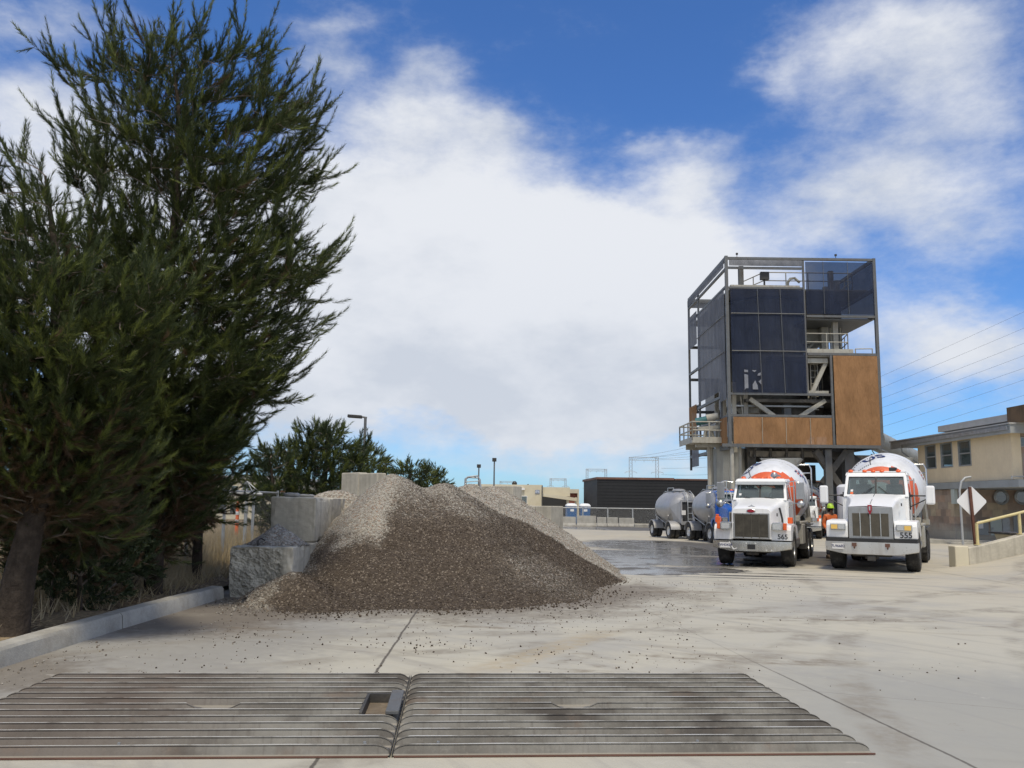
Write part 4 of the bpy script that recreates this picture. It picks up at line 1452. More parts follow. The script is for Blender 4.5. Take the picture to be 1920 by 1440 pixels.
# netting
def net(nm, mt, pts, parent=None, sub=10, sag=.05, out=Vector((0, -1, 0))):
    a, b_, c, d_ = map(Vector, pts)
    m = MB()
    vs = []
    for j in range(sub + 1):
        for i in range(sub + 1):
            q = a.lerp(b_, i / sub).lerp(d_.lerp(c, i / sub), j / sub)
            e = math.sin(math.pi * i / sub) * math.sin(math.pi * j / sub)
            q = q + out * (sag * (e * .6 + .7 * noise.noise(Vector((q.x * .9 + q.y * .9, q.z * .35, len(nm) + a.z))) * min(1, e * 4)))
            vs.append(q)
    fs = [(j * (sub + 1) + i, j * (sub + 1) + i + 1, (j + 1) * (sub + 1) + i + 1, (j + 1) * (sub + 1) + i) for j in range(sub) for i in range(sub)]
    m.add(vs, fs)
    return m.build(nm, MATS[mt], parent or tower, smooth=80, recalc=False)
def fnet(mt, x0, x1, za, zb, y=YF - .12, sag=.05):
    return net('netting', mt, [(x0, y, za), (x1, y, za), (x1, y, zb), (x0, y, zb)], sag=sag)
def lnet(mt, y0, y1, za, zb, x=xL - .12, sag=.04):
    return net('netting', mt, [(x, y1, za), (x, y0, za), (x, y0, zb), (x, y1, zb)], sag=sag, out=Vector((-1, 0, 0)))
big = fnet('blue_net', xL + .2, xM - .05, z4 + .02, z1 - .1)
fnet('grey_net', xL + .15, xM - .1, zS + .05, zT - .12)
fnet('blue_net', xM + .1, xR - .12, z2 + .1, zT - .2)
fnet('orange_net', xO + .12, xR - .1, z6 + .02, z3 - .05, sag=.10)
fnet('orange_net', xL + .22, xO - .12, z6 + .02, z5 - .08, sag=.06)
# torn-out lettering: pale patches painted for brightness seen through the holes
pw = Vector((TX(1393), YF - .20, TZ(733)))
kx = (TX(1425) - TX(1393)) / 32
m = MB()
def px_quad(pts):
    m.add([Vector((pw.x + (a - 1393) * kx, pw.y, TZ(b_))) for a, b_ in pts], [tuple(range(len(pts)))])
px_quad([(1393, 733), (1396, 730), (1400, 730), (1400, 705), (1393, 703)])
px_quad([(1393, 700), (1400, 700), (1400, 696), (1393, 695)])
px_quad([(1408, 732), (1418, 732), (1417, 724), (1413, 715), (1408, 723)])
px_quad([(1407, 696), (1416, 696), (1412, 700)])
px_quad([(1417, 706), (1423, 706), (1424, 700), (1419, 702)])
px_quad([(1419, 717), (1424, 723), (1424, 713)])
m.build('hole_patch', MATS['hole_net'], big)
# tensioning ropes of the netting
for (px) in (1424, 1467):
    x = TX(px) ; mm = MB(); mm.cyl((x - .1, YF - .2, z1 - .1), (x + .05, YF - .2, z4), .022, n=5); mm.build('rope', MATS['grey_steel'], big)
for py in (590, 660):
    mm = MB(); mm.cyl((xL + .2, YF - .2, TZ(py)), (xM - .05, YF - .2, TZ(py)), .03, n=5); mm.build('rope', MATS['grey_steel'], big)
for (px) in (1547, 1593):
    x = TX(px); mm = MB(); mm.cyl((x, YF - .2, z2 + .1), (x, YF - .2, zT - .2), .018, n=5); mm.build('rope', MATS['grey_steel'], tower)
for px in (1424, 1468, 1513):
    x = TX(px); mm = MB(); mm.cyl((x, YF - .2, z6 + .1), (x, YF - .2, z5 - .1), .016, n=5); mm.build('rope', MATS['pale_steel'], tower)
# left face
lnet('grey_net', YF + .2, YB - .1, zS, zT - .12)
lnet('grey_net', YF + .25, YM1 - .1, z4 + .3, z1 - .05)
for z in (TZ(592), TZ(660)):
    mm = MB(); mm.cyl((xL - .2, YF + .2, z), (xL - .2, YM1, z), .03, n=5); mm.build('rope', MATS['grey_steel'], tower)
lnet('grey_net', YM1 + .1, YB - .15, TZ(592) - .3, z1 + .4)
lnet('grey_net', YF + .15, YM2 - .05, z4 - .4, z4 + .6)
lnet('orange_net', YM1 + .6, YB - .1, z5 - .3, z4 + .3)
lnet('orange_net', YF + .15, YM2 - .02, z6 + .05, z5 - .05)
lnet('grey_net', YM1 + .1, YB - 1.0, z6 - 1.0, z5)
# rear and right faces: dark netting and sheets
net('netting', 'grey_net', [(xR, YB + .12, zS), (xL, YB + .12, zS), (xL, YB + .12, zT - .1), (xR, YB + .12, zT - .1)])
net('netting', 'blue_net', [(xO, YB + .12, z2), (xM - 3, YB + .12, z2), (xM - 3, YB + .12, z1), (xO, YB + .12, z1)])
net('netting', 'blue_net', [(xR - 2, YB + .12, z6), (xL + 1.2, YB + .12, z6), (xL + 1.2, YB + .12, z3), (xR - 2, YB + .12, z3)])
net('netting', 'orange_net', [(xR + .12, YF + .2, z6), (xR + .12, YB - 2, z6), (xR + .12, YB - 2, z3), (xR + .12, YF + .2, z3)], out=Vector((1, 0, 0)))
net('netting', 'blue_net', [(xR + .12, YF + .2, z2), (xR + .12, YB - 1, z2), (xR + .12, YB - 1, zT - .1), (xR + .12, YF + .2, zT - .1)], out=Vector((1, 0, 0)))
# storage bin and hopper
bcx, bcy, br = xL + 3.5, YF + 4.6, 2.75
m = MB()
m.lathe([(.01, z1 - .15), (br * .96, z1 - .1), (br, z1 - .25), (br, z4 + .6), (br * .98, z4 + .5), (.9, z5 - .1), (.7, z5 - .4), (.01, z5 - .4)], 36, Matrix.Translation((bcx, bcy, 0)))
T('storage_bin', m, 'silo_steel', smooth=35)
m = MB(); m.bx(xL + .3, xR - .3, YF + .4, YB - .3, z1 - .04, z1 + .06); m.bx(xL + .3, xL + 4.8, YF + .2, YF + .4, z1 + .1, z1 + .25); T('roof_deck', m, 'pale_steel')
m = MB(); m.bx(xM + .15, xR - .3, YF + .2, YB - .3, z2 - .22, z2 - .12); T('deck', m, 'grey_steel')
m = MB(); m.bx(xM - 2.0, xR - .2, YF + .25, YB - .3, z3 - .1, z3 + .06); m.bx(xM + .1, xR - 1.5, YF + .12, YF + .25, z3 + .16, z3 + .42); T('deck', m, 'pale_steel')
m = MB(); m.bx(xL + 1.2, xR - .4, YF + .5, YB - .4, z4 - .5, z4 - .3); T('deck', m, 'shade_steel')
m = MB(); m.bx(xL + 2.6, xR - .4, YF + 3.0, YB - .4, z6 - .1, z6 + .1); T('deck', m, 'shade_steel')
# equipment in the open bays
m = MB()
m.bx(xM - .5, xM + 2.3, YF + 3.2, YF + 5.0, z3 + 1.3, z2 - .2)
m.bx(xM + 1.9, xM + 2.4, YF + 2.4, YF + 2.9, z3, z2 - .2)
T('weigh_bin', m, 'pale_steel', bev=.05)
m = MB()
for k in range(4):
    m.cyl((xM + 2.6 + .22 * k, YF + 2.6, z3), (xM + 2.6 + .22 * k, YF + 2.6, z2 - .2), .06, n=6)
T('pipes', m, 'pale_steel')
post(TX(1578), YF + 1.0, z3 + .06, z2 - .2, .32, 'pale_steel'); post(TX(1612), YF + 3.4, z3, zT - .5, .34, 'grey_steel'); post(TX(1578), YF + 1.4, z2, zT - .4, .3, 'grey_steel')
post(TX(1612), YF + 5.5, z2, zT - .4, .3, 'grey_steel'); post(TX(1402), YF + 1.2, z1, zT - .2, .3, 'grey_steel')
m = MB(); m.beam((xM + .4, YF + 3.1, z3 + .2), (xM + 2.2, YF + 3.1, z3 + 1.9), .14, .14); T('brace', m, 'pale_steel')
m = MB(); m.bx(xM - .6, xO + 1.5, YF + 3.4, YF + 3.6, z4, z3 - .2); T('shade_sheet', m, 'shade_steel')  # dark sheet added behind the open bay so it looks shaded
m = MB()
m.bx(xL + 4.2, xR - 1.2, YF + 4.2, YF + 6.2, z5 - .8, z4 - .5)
T('dark_bay_box', m, 'shade_steel', bev=.1)  # dark box added to make the lower open bay look deep in shade
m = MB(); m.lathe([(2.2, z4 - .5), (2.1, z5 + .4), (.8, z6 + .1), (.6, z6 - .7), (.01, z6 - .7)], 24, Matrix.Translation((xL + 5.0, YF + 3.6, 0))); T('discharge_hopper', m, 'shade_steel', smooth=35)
brace((TX(1523), YF + .35, z4 + .1), (TX(1552), YF + .35, z3 - .35), .24); beamx(xM + .15, xO - .12, YF + .3, z3 - .35, .3, 'pale_steel'); beamx(xM + .1, xO - .1, YF + .35, z4 + .12, .22, 'pale_steel')
brace((TX(1408), YF + .6, z4 - .3), (TX(1455), YF + .6, z5 + .02), .26); brace((TX(1550), YF + .6, z4 - .35), (TX(1500), YF + .6, z5 + .02), .26)
brace((TX(1470), YF + 3, z5 - .2), (TX(1500), YF + 3, z4 - .8), .2, 'grey_steel')
for px in (1382, 1404):
    post(TX(px), YF + 1.1, z5 - .3, z4 + .4, .26, 'pale_steel')
brace((TX(1395), YF + 1.1, z4 - .1), (TX(1400), YF + 1.1, z5 - .2), .08)
# inner columns of the left side
for (dy, s) in ((1.6, .3), (4.2, .28), (6.2, .26)):
    post(xL + .7, YF + dy, z6 - .4, z4 + .9, s, 'pale_steel')
brace((xL + .7, YF + 1.7, z4 + .6), (xL + .7, YF + 4.1, z5 - .6), .12)
brace((xL + .7, YF + 4.3, z4 + .6), (xL + .7, YF + 6.1, z6), .12)
# cable trays, pipes, a small tank and hoses inside the open bays
random.seed(31)
for k in range(7):
    y = YF + .8 + .35 * k
    x = xM + .35 + .28 * k
    m = MB(); m.cyl((x, y, z4 - .2 - .3 * (k % 3)), (x, y, z3 - .3), .05 + .02 * (k % 2), n=7); T('pipe', m, ('pale_steel', 'dark_steel', 'grey_steel')[k % 3])
m = MB(); m.cyl((TX(1425), YF + 1.9, z5 + .35), (TX(1425), YF + 1.9, z4 - .55), .42, n=16); T('air_tank', m, 'pale_steel', smooth=40)
m = MB(); m.bx(TX(1478), TX(1492), YF + 1.2, YF + 1.8, z5 + .1, z5 + 1.1); m.bx(TX(1530), TX(1540), YF + 1.4, YF + 1.7, z5 + .1, z5 + .8); T('control_box', m, 'grey_steel', bev=.03)
for k in range(5):
    x = TX(1440 + 22 * k)
    m = MB(); m.tube([(x, YF + 2.0, z4 - .4), (x + .15, YF + 1.9, z4 - 1.0 - .1 * k), (x + .6, YF + 2.0, z4 - 1.2), (x + 1.0, YF + 2.1, z4 - .5)], .035, 6); T('hose', m, 'dark_steel', smooth=60)
m = MB(); m.bx(xL + .4, xO - .2, YF + 1.0, YF + 1.25, z4 - .75, z4 - .65); T('cable_tray', m, 'galvanised')
m = MB()
for k in range(9):
    z = z3 - .5 - k * .42
    m.cyl((xM + .5, YF + .7, z), (xM + .95, YF + .7, z), .025, n=5)
m.cyl((xM + .5, YF + .7, z4), (xM + .5, YF + .7, z3), .035, n=6); m.cyl((xM + .95, YF + .7, z4), (xM + .95, YF + .7, z3), .035, n=6); T('ladder', m, 'pale_steel')
for k in range(4):
    m = MB(); m.cyl((at(1415 + 30 * k, 850, YF + 1.2).x, YF + 1.2, z6 - .15), (at(1415 + 30 * k, 850, YF + 1.2).x, YF + 1.2, TZ(858 + 5 * (k % 2))), .09, n=8); T('pipe', m, 'dark_steel')
# guard rails
def rail(pts, h, nm='guard_rail', mt='pale_steel', rows=(1.0, .52), every=1.5, r=.035):
    m = MB()
    pts = [Vector(p) for p in pts]
    for a, b_ in zip(pts[:-1], pts[1:]):
        for f in rows:
            m.cyl(a + Vector((0, 0, h * f)), b_ + Vector((0, 0, h * f)), r, n=6)
        k = max(1, round((b_ - a).length / every))
        for i in range(k + 1):
            q = a.lerp(b_, i / k)
            m.cyl(q, q + Vector((0, 0, h)), r, n=6)
    return T(nm, m, mt)
rail([(xL + 1.9, YF + 3.0, z1 + .06), (xL + 2.6, YF + .6, z1 + .06), (xR - 1.2, YF + .6, z1 + .06), (xR - .6, YB - .6, z1 + .06)], 1.15)
rail([(xM + .1, YF + .3, z3 + .3), (TX(1594), YF + .3, z3 + .3), (TX(1608), YF + 2.6, z3 + .3)], 1.15)
rail([(TX(1610), YF + .5, z3 + .06), (TX(1640), YF + .35, z3 + .06)], .45, rows=(1.0,), every=.9)
# floodlight and vent on the roof deck
m = MB(); m.bx(-.28, .28, -.14, .14, 0, .52); o = T('floodlight', m, 'lamp_dark', bev=.02); o.location = (TX(1440), YF + .3, z1 + .62)
m = MB(); m.cyl((0, 0, -.5), (0, 0, 0), .04, n=6); o2 = m.build('stem', MATS['lamp_dark'], o)
m = MB(); m.tube([(TX(1488), YF + .8, z1 + .1), (TX(1489), YF + .8, z1 + .6), (TX(1494), YF + .8, z1 + .85), (TX(1502), YF + .8, z1 + .9), (TX(1512), YF + .8, z1 + .6)], .09, 8); T('vent_pipe', m, 'pale_steel', smooth=60)
m = MB(); m.lathe([(.34, 0), (.34, .16), (.2, .26), (.01, .27)], 18, Matrix.Translation((TX(1472), YF + .8, z1 + .06))); m.lathe([(.28, 0), (.28, .16), (.15, .24), (.01, .25)], 18, Matrix.Translation((TX(1492), YF + 1.2, z1 + .06))); T('hatch', m, 'pale_steel', smooth=40)
for px in (1386, 1574):
    m = MB(); m.cyl((TX(px), YF, zT + .1), (TX(px), YF, zT + .25), .02, n=5); m.box((TX(px), YF, zT + .3), (.12, .12, .12)); T('roof_sensor', m, 'lamp_dark')
# balcony with a motor on the left
zb = TZ(826)
Yb0, Yb1 = YM2 - .3, YM2 + 3.9
xb = at_x(1284, 826, 0.001).x
xb = xL - 2.0
m = MB(); m.bx(xb, xL + .3, Yb0, Yb1, zb, zb + .12); m.bx(xb - .04, xb, Yb0, Yb1, zb - .1, zb + .28); m.bx(xb, xL + .3, Yb0 - .04, Yb0, zb - .1, zb + .28); m.bx(xb + .3, xL, Yb0 + .5, Yb0 + .7, zb - .35, zb); m.bx(xb + .3, xL, Yb1 - .7, Yb1 - .5, zb - .35, zb); T('balcony_floor', m, 'pale_steel')
rail([(xL + .2, Yb0, zb + .12), (xb, Yb0, zb + .12), (xb, Yb1, zb + .12), (xL + .2, Yb1, zb + .12)], 1.15, every=1.4, r=.05, nm='balcony_rail')
m = MB()
m.cyl((xL - 1.5, Yb0 + 1.2, zb + 1.35), (xL - .8, Yb0 + 1.0, zb + 1.5), .26, n=14); T('motor', m, 'teal_paint', smooth=40)
m = MB()
m.cyl((xL - .8, Yb0 + 1.0, zb + 1.55), (xL - .1, Yb0 + .8, zb + 1.75), .3, .22, n=14)
m.beam((xL - 1.4, Yb0 + 1.0, zb + .9), (xL - .1, Yb0 + .8, zb + 1.0), .3, .22)
m.beam((xL - 1.0, Yb0 + 1.0, zb + .2), (xL - .9, Yb0 + .9, zb + .9), .2, .16); m.beam((xL - .4, Yb0 + 1.0, zb + .2), (xL - .6, Yb0 + .9, zb + .9), .2, .16)
T('gearbox', m, 'pale_steel', smooth=30)
# legs, column silo, pipes and trusses under the tower
scx, scy = TX(1370), YF + 3.0
sr = abs(at(1401, 870, YF + 3).x - at(1337, 870, YF + 3).x) / 2 * .98
scx = (at(1401, 870, YF + 3).x + at(1337, 870, YF + 3).x) / 2
m = MB(); m.lathe([(sr * .4, G0 - .3), (sr, G0 + 2.0), (sr, G0 + 2.6), (sr * 1.01, G0 + 2.62), (sr * 1.01, G0 + 2.7), (sr, G0 + 2.72), (sr, z6 - .1)], 14, Matrix.Translation((scx, scy, 0))); T('column_silo', m, 'silo_steel', smooth=20)
for px, dy, r in ((1330, 2.6, .13), (1336, 3.4, .10), (1373, .2, .13), (1388, .9, .10)):
    x = at(px, 870, YF + dy).x
    m = MB(); m.cyl((x, YF + dy, G0), (x, YF + dy, z6 + .2), r, n=10); T('pipe', m, 'pale_steel', smooth=60)
post(at(1408, 870, YF + 2).x, YF + 2.0, G0, z6, .55, 'shade_steel', 'leg'); post(at(1552, 870, YF + .6).x, YF + .6, G0, z6 - .2, .42, 'grey_steel', 'leg'); post(at(1590, 870, YF + 1).x, YF + 1.0, G0, z6 - .2, .6, 'grey_steel', 'leg')
post(at(1500, 870, YF + 5).x, YF + 5, G0, z6, .5, 'shade_steel', 'leg'); post(at(1448, 870, YF + 6.5).x, YF + 6.5, G0, z6, .5, 'shade_steel', 'leg'); post(xR - .4, YF + 6.5, G0, z6, .5, 'shade_steel', 'leg')
zz = lambda py, d_=1.0: at(1500, py, YF + d_).z
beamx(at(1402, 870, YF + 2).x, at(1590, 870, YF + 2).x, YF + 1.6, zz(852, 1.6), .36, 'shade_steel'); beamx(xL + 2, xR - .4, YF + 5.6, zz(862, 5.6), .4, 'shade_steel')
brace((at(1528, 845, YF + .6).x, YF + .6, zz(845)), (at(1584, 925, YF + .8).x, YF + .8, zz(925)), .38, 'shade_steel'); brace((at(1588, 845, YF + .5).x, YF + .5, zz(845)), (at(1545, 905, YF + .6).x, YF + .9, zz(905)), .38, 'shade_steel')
m = MB(); m.bx(at(1408, 870, YF + 6.9).x, at(1528, 870, YF + 6.9).x, YF + 6.8, YF + 7.0, G0, zz(872, 6.9)); m.bx(at(1425, 870, YF + 6.9).x, at(1500, 870, YF + 6.9).x, YF + 6.6, YF + 6.79, zz(880, 6.9), z6); T('shade_sheet', m, 'shade_steel')  # dark sheets added behind the legs, standing for the shade under the tower
m = MB(); m.bx(at(1592, 870, YF + 5).x, at(1640, 870, YF + 5).x, YF + 5, YF + 5.2, G0, zz(852, 5)); T('shade_sheet', m, 'shade_steel')  # another dark sheet added for the shade, behind the right legs
m = MB(); m.lathe([(1.5, z6), (1.3, zz(850)), (.75, zz(872)), (.7, zz(885)), (.01, zz(885))], 20, Matrix.Translation((at(1462, 860, YF + 3).x, YF + 3, 0))); T('loading_spout', m, 'dark_steel', smooth=40)
# curved grey chute on the right
m = MB(); m.tube([at(1560, 842, YF + 2.5), at(1600, 868, YF + 2.2), at(1655, 908, YF + 1.8)], [.5, .5, .5], 16); T('chute', m, 'grey_steel', smooth=50)

# conveyor from the tower down to the right
cv = thing('conveyor', 'grey covered conveyor tube sloping down from the tower towards the stucco building', 'conveyor', (0, 0, 0))
p0, p1 = at(1640, 824, 60.0), at(1800, 903, 78.0)
m = MB(); m.cyl(p0, p1, .68, n=18); m.build('cover', MATS['silo_steel'], cv, smooth=50)
m = MB()
dn = Vector((0, 0, -1.05))
for sx in (-.5, .5):
    off = Vector((sx * .3, -sx * .6, 0))
    a0, a1 = p0 + dn + off, p1 + dn + off
    m.cyl(a0, a1, .06, n=6)
    m.cyl(a0 - dn * .4, a1 - dn * .4, .06, n=6)
    N = 12
    for i in range(N):
        q0, q1 = a0.lerp(a1, i / N), a0.lerp(a1, (i + .5) / N)
        q2 = a0.lerp(a1, (i + 1) / N)
        m.cyl(q0 - dn * .4, q1, .035, n=5); m.cyl(q1, q2 - dn * .4, .035, n=5)
m.build('truss', MATS['galvanised'], cv)

# ------------------------------------------------------------------ stucco building on the right
bx0 = at(1895, 880, 45.0).x
bld = thing('plant_office', 'two storey tan stucco building with stone tiled walls and grey fascia', 'building', (0, 0, 0))
BP = lambda nm, m, mt, par=None, **k: m.build(nm, MATS[mt], par or bld, **k)
BG = gz(52)
Yn, Yfar = 45.0, at_x(1722, 870, bx0).y
zlo = at(1893, 899, 45.0).z
zhi = at(1893, 811, 45.0).z
# upper storey with window openings on the west face
wins = []
for (pa, pb, pt, pbm) in ((1735, 1755, 834, 879), (1764, 1786, 831, 877), (1797, 1821, 826, 874)):
    ya, yb_ = at_x(pa, 850, bx0).y, at_x(pb, 850, bx0).y
    wins.append((min(ya, yb_), max(ya, yb_)))
zw0, zw1 = at(1809, 874, at_x(1809, 850, bx0).y).z, at(1809, 826, at_x(1809, 850, bx0).y).z
m = MB()
cuts = [Yn] + [q for w_ in sorted(wins) for q in w_] + [Yfar]
m.bx(bx0, bx0 + .25, Yn, Yfar, zlo, zw0); m.bx(bx0, bx0 + .25, Yn, Yfar, zw1, zhi)
for i in range(0, len(cuts), 2):
    m.bx(bx0, bx0 + .25, cuts[i], cuts[i + 1], zw0, zw1)
m.bx(bx0 + .25, bx0 + 14, Yfar - .25, Yfar, zlo, zhi)
BP('stucco_wall', m, 'stucco')
m = MB(); m.bx(bx0 - .05, bx0 + .45, Yn - .28, Yn + .0, zlo, zhi); BP('corner_pier', m, 'stucco')
m = MB(); m.bx(bx0 + .45, bx0 + 14, Yn - .2, Yn + .05, zlo, zhi); BP('tiled_wall', m, 'stone_tile')
m = MB(); m.bx(bx0 + .3, bx0 + 13, Yn + .3, Yfar - .3, zlo + .02, zlo + .1); m.bx(bx0 + 2.5, bx0 + 2.6, Yn + .3, Yfar - .3, zlo, zhi); BP('inner_room', m, 'interior_dark')
for (a, b_) in wins:
    f = MB()
    f.bx(bx0 - .03, bx0 + .1, a, a + .07, zw0, zw1); f.bx(bx0 - .03, bx0 + .1, b_ - .07, b_, zw0, zw1)
    f.bx(bx0 - .03, bx0 + .1, a + .07, b_ - .07, zw0, zw0 + .08); f.bx(bx0 - .03, bx0 + .1, a + .07, b_ - .07, zw1 - .07, zw1)
    zm = zw0 + (zw1 - zw0) * .5
    f.bx(bx0 - .02, bx0 + .09, a + .07, b_ - .07, zm - .035, zm + .035)
    wn = BP('window', f, 'galvanised')
    q = MB(); q.quad((bx0 + .05, b_, zw0), (bx0 + .05, a, zw0), (bx0 + .05, a, zw1), (bx0 + .05, b_, zw1)); q.build('pane', MATS['window_glass'], wn, recalc=False)
# blind slats behind the nearest window, a paper behind the middle one
q = MB()
a, b_ = sorted(wins)[0]
for k in range(18):
    z = zw0 + .1 + k * (zw1 - zw0 - .2) / 18
    q.box((bx0 + .16, (a + b_) / 2, z), (.02, b_ - a - .1, .06), Matrix.Rotation(.5, 3, 'Y'))
BP('blind', q, 'pale_green_door')
a, b_ = sorted(wins)[1]
q = MB(); q.bx(bx0 + .12, bx0 + .14, a, b_, zw0 + .1, zw1 - .05); BP('roller_shade', q, 'pale_green_door')
a, b_ = sorted(wins)[2]
q = MB(); q.bx(bx0 + .12, bx0 + .14, a, b_, zw0 + (zw1 - zw0) * .5, zw1 - .05); BP('roller_shade', q, 'pale_green_door')
# small window on the front
x_ = at(1921, 830, Yn - .2).x
q = MB(); q.bx(x_ - .28, x_ + 1.3, Yn - .26, Yn - .2, at(1910, 838, Yn).z, at(1910, 820, Yn).z); wn = BP('window', q, 'galvanised')
q = MB(); q.bx(x_ - .2, x_ + 1.2, Yn - .27, Yn - .255, at(1910, 836.5, Yn).z, at(1910, 822, Yn).z); q.build('pane', MATS['window_glass'], wn)
# flat roof with fascia and overhang
yo = at_x(1672, 835, bx0 - .5).y
zr = zhi
m = MB(); m.bx(bx0 - .5, bx0 + 14, Yn - 1.1, yo, zr - .02, zr + .16); BP('soffit', m, 'fascia_grey')
m = MB(); m.bx(bx0 - .56, bx0 - .5, Yn - 1.16, yo + .05, zr - .12, zr + .34); m.bx(bx0 - .5, bx0 + 14, Yn - 1.16, Yn - 1.1, zr - .12, zr + .34); BP('fascia', m, 'fascia_grey')
m = MB(); m.bx(bx0 - .64, bx0 + 14.1, Yn - 1.22, yo + .1, zr + .345, zr + .42); BP('roof', m, 'roof_grey')
m = MB(); m.bx(bx0 - .66, bx0 - .57, Yn - 1.0, yo - 1.6, zr + .06, zr + .26); BP('gutter', m, 'galvanised')
m = MB(); m.tube([(bx0 - .6, yo - 1.55, zr + .1), (bx0 - .5, yo - 1.5, zr - .4), (bx0 - .06, Yfar - .15, zr - 1.2), (bx0 - .06, Yfar - .15, zlo - 3.0)], .05, 8); BP('downpipe', m, 'fascia_grey')
# lean-to roof slab and rusty screen on top
q0, q1 = at(1758, 797, 50.0), at(1870, 780, 43.5)
m = MB(); m.bx(bx0 - .15, bx0 + 4, 44.6, at_x(1758, 795, bx0 - .15).y, at(1868, 790, 45).z, at(1868, 779, 45).z + .05); BP('upper_slab', m, 'roof_grey')
m = MB(); m.bx(bx0 - .3, bx0 + 12, 41.9, 44.5, zr + .42, at(1880, 758, 43).z); BP('rusty_screen', m, 'rust_panel')
m = MB()
for x in (bx0 + .15, bx0 + .98, bx0 + 2.4):
    m.bx(x - .05, x + .05, 41.82, 41.9, zr + .42, at(1880, 757, 43).z + .05)
BP('screen_post', m, 'rust_panel')
m = MB(); m.cyl((bx0 + .55, 41.6, zr + .42), (bx0 + .55, 41.6, zr + .85), .11, n=12); BP('roof_vent', m, 'sign_white')
# lower storey
Yl = 51.0
m = MB(); m.bx(bx0, bx0 + .3, Yl, Yfar + 4.5, BG - .3, zlo - .42); m.bx(bx0 + .3, bx0 + 14, Yl, Yl + .3, BG - .3, zlo - .42); BP('stone_wall', m, 'stone_tile')
m = MB(); m.bx(bx0 - .22, bx0 + 14, Yn - 1.0, Yfar + 4.8, zlo - .40, zlo - .02); BP('canopy', m, 'fascia_grey')
m = MB()
for i in range(9):
    m.cyl((bx0 - .5 + i * 1.5, Yn - .9, zlo + .0), (bx0 - .5 + i * 1.5, Yn - .9, zlo + .14), .03, n=5)
m.cyl((bx0 - .5, Yn - .9, zlo + .13), (bx0 + 13, Yn - .9, zlo + .13), .04, n=6); BP('canopy_rail', m, 'pipe_white')
m = MB(); m.bx(bx0 - .2, bx0 + .02, Yl - .45, Yl - .1, BG + 2.2, zlo - .42); BP('soffit_box', m, 'pale_green_door')
for px in (1876, 1915):
    c_ = at(px, 932, Yl - .02)
    Mx = Matrix.Translation((c_.x, Yl - .06, c_.z)) @ Matrix.Rotation(math.pi / 2, 4, 'X')
    m = MB(); m.lathe([(.42, -.02), (.46, .06), (.36, .12), (.32, .06), (.34, -.02)], 24, Mx); o = BP('porthole', m, 'galvanised', smooth=40)
    q = MB(); q.lathe([(.01, .02), (.335, .02)], 24, Mx); q.build('pane', MATS['window_glass'], o)
    m = MB(); m.bx(c_.x - .28, c_.x + .2, Yl - .5, Yl - .002, c_.z + 1.0, c_.z + 1.3); BP('wall_lamp', m, 'rust_trim', bev=.05)
def dbox(pa, pb, ya, yb_, nm, mt, y=Yl):
    a, b_ = at(pa, (ya + yb_) / 2, y), at(pb, (ya + yb_) / 2, y)
    z0, z1_ = at((pa + pb) / 2, yb_, y).z, at((pa + pb) / 2, ya, y).z
    m = MB(); m.bx(a.x, b_.x, y - .05, y - .003, z0, z1_); return BP(nm, m, mt, bev=.01)
d1 = dbox(1857, 1878, 970, 1004, 'door', 'pale_green_door'); dbox(1879, 1893, 971, 1000, 'service_hatch', 'galvanised'); dbox(1900, 1912, 963, 1000, 'service_hatch', 'fascia_grey')
dbox(1833, 1853, 975, 1003, 'vent_louver', 'fascia_grey'); dbox(1834, 1843, 976, 991, 'notice', 'sign_white', Yl - .06)
q = MB(); c_ = at(1861, 991, Yl - .06); q.box((c_.x, Yl - .09, c_.z), (.08, .06, .14)); q.build('handle', MATS['galvanised'], d1)
m = MB(); c_ = at(1780, 920, Yl - .3); m.bx(bx0 - .12, bx0 - .003, Yl + 2.4, Yl + 3.2, 2.0, 2.5); BP('wall_lamp', m, 'rust_trim')
# raised walk along the building foot
m = MB(); m.bx(bx0 - 2.6, bx0 - .02, 46.5, 62, BG - .3, BG + .14); m.bx(bx0 - .02, bx0 + 12, 46.5, 50.98, BG - .3, BG + .14)
tag(m.build('pavement', MATS['kerb_concrete'], bev=.02), kind='structure')
m = MB(); a = ground(1760, 1020); m.bx(a.x - 3.0, a.x + 3.2, a.y + .6, a.y + 1.2, gz(42) - .1, gz(42) + .16)
tag(m.build('concrete_kerb', MATS['kerb_concrete'], bev=.02), 'low straight concrete kerb on the yard before the stone tiled building', 'kerb')

# goose-neck conduit standing before the building
a = at(1805, 1006, 45.5)
m = MB(); m.tube([(a.x, 45.5, gz(45)), (a.x - .02, 45.5, at(1804, 920, 45.5).z), (a.x + .1, 45.5, at(1806, 903, 45.5).z), (a.x + .30, 45.5, at(1811, 896, 45.5).z), (a.x + .62, 45.5, at(1819, 894, 45.5).z)], .06, 10)
tag(m.build('conduit_pipe', MATS['pipe_white'], smooth=60), 'pale goose neck conduit pipe rising before the stone tiled wall', 'pipe')
# catch basin and parapet at the ramp head
a = ground(1822, 1047)
root = thing('concrete_pit', 'cream concrete pit with a dark lid at the low end of the ramp wall', 'concrete pit', (a.x - .15, 27.6, 0))
m = MB(); m.prism([(-.62, .95), (.42, .95), (.42, -.05), (-.22, -.05)], lambda u_, v_, w_: Vector((u_, w_, v_)), -.5, .5); m.build('basin', MATS['cream_wall'], root, bev=.02)
m = MB(); m.bx(-.75, .95, -.6, .6, .955, 1.02); m.build('lid', MATS['dark_steel'], root, bev=.01)
m = MB(); m.bx(-1.35, -.66, -.25, .35, .0, .55); m.build('sump_box', MATS['wall_concrete'], root, bev=.02)
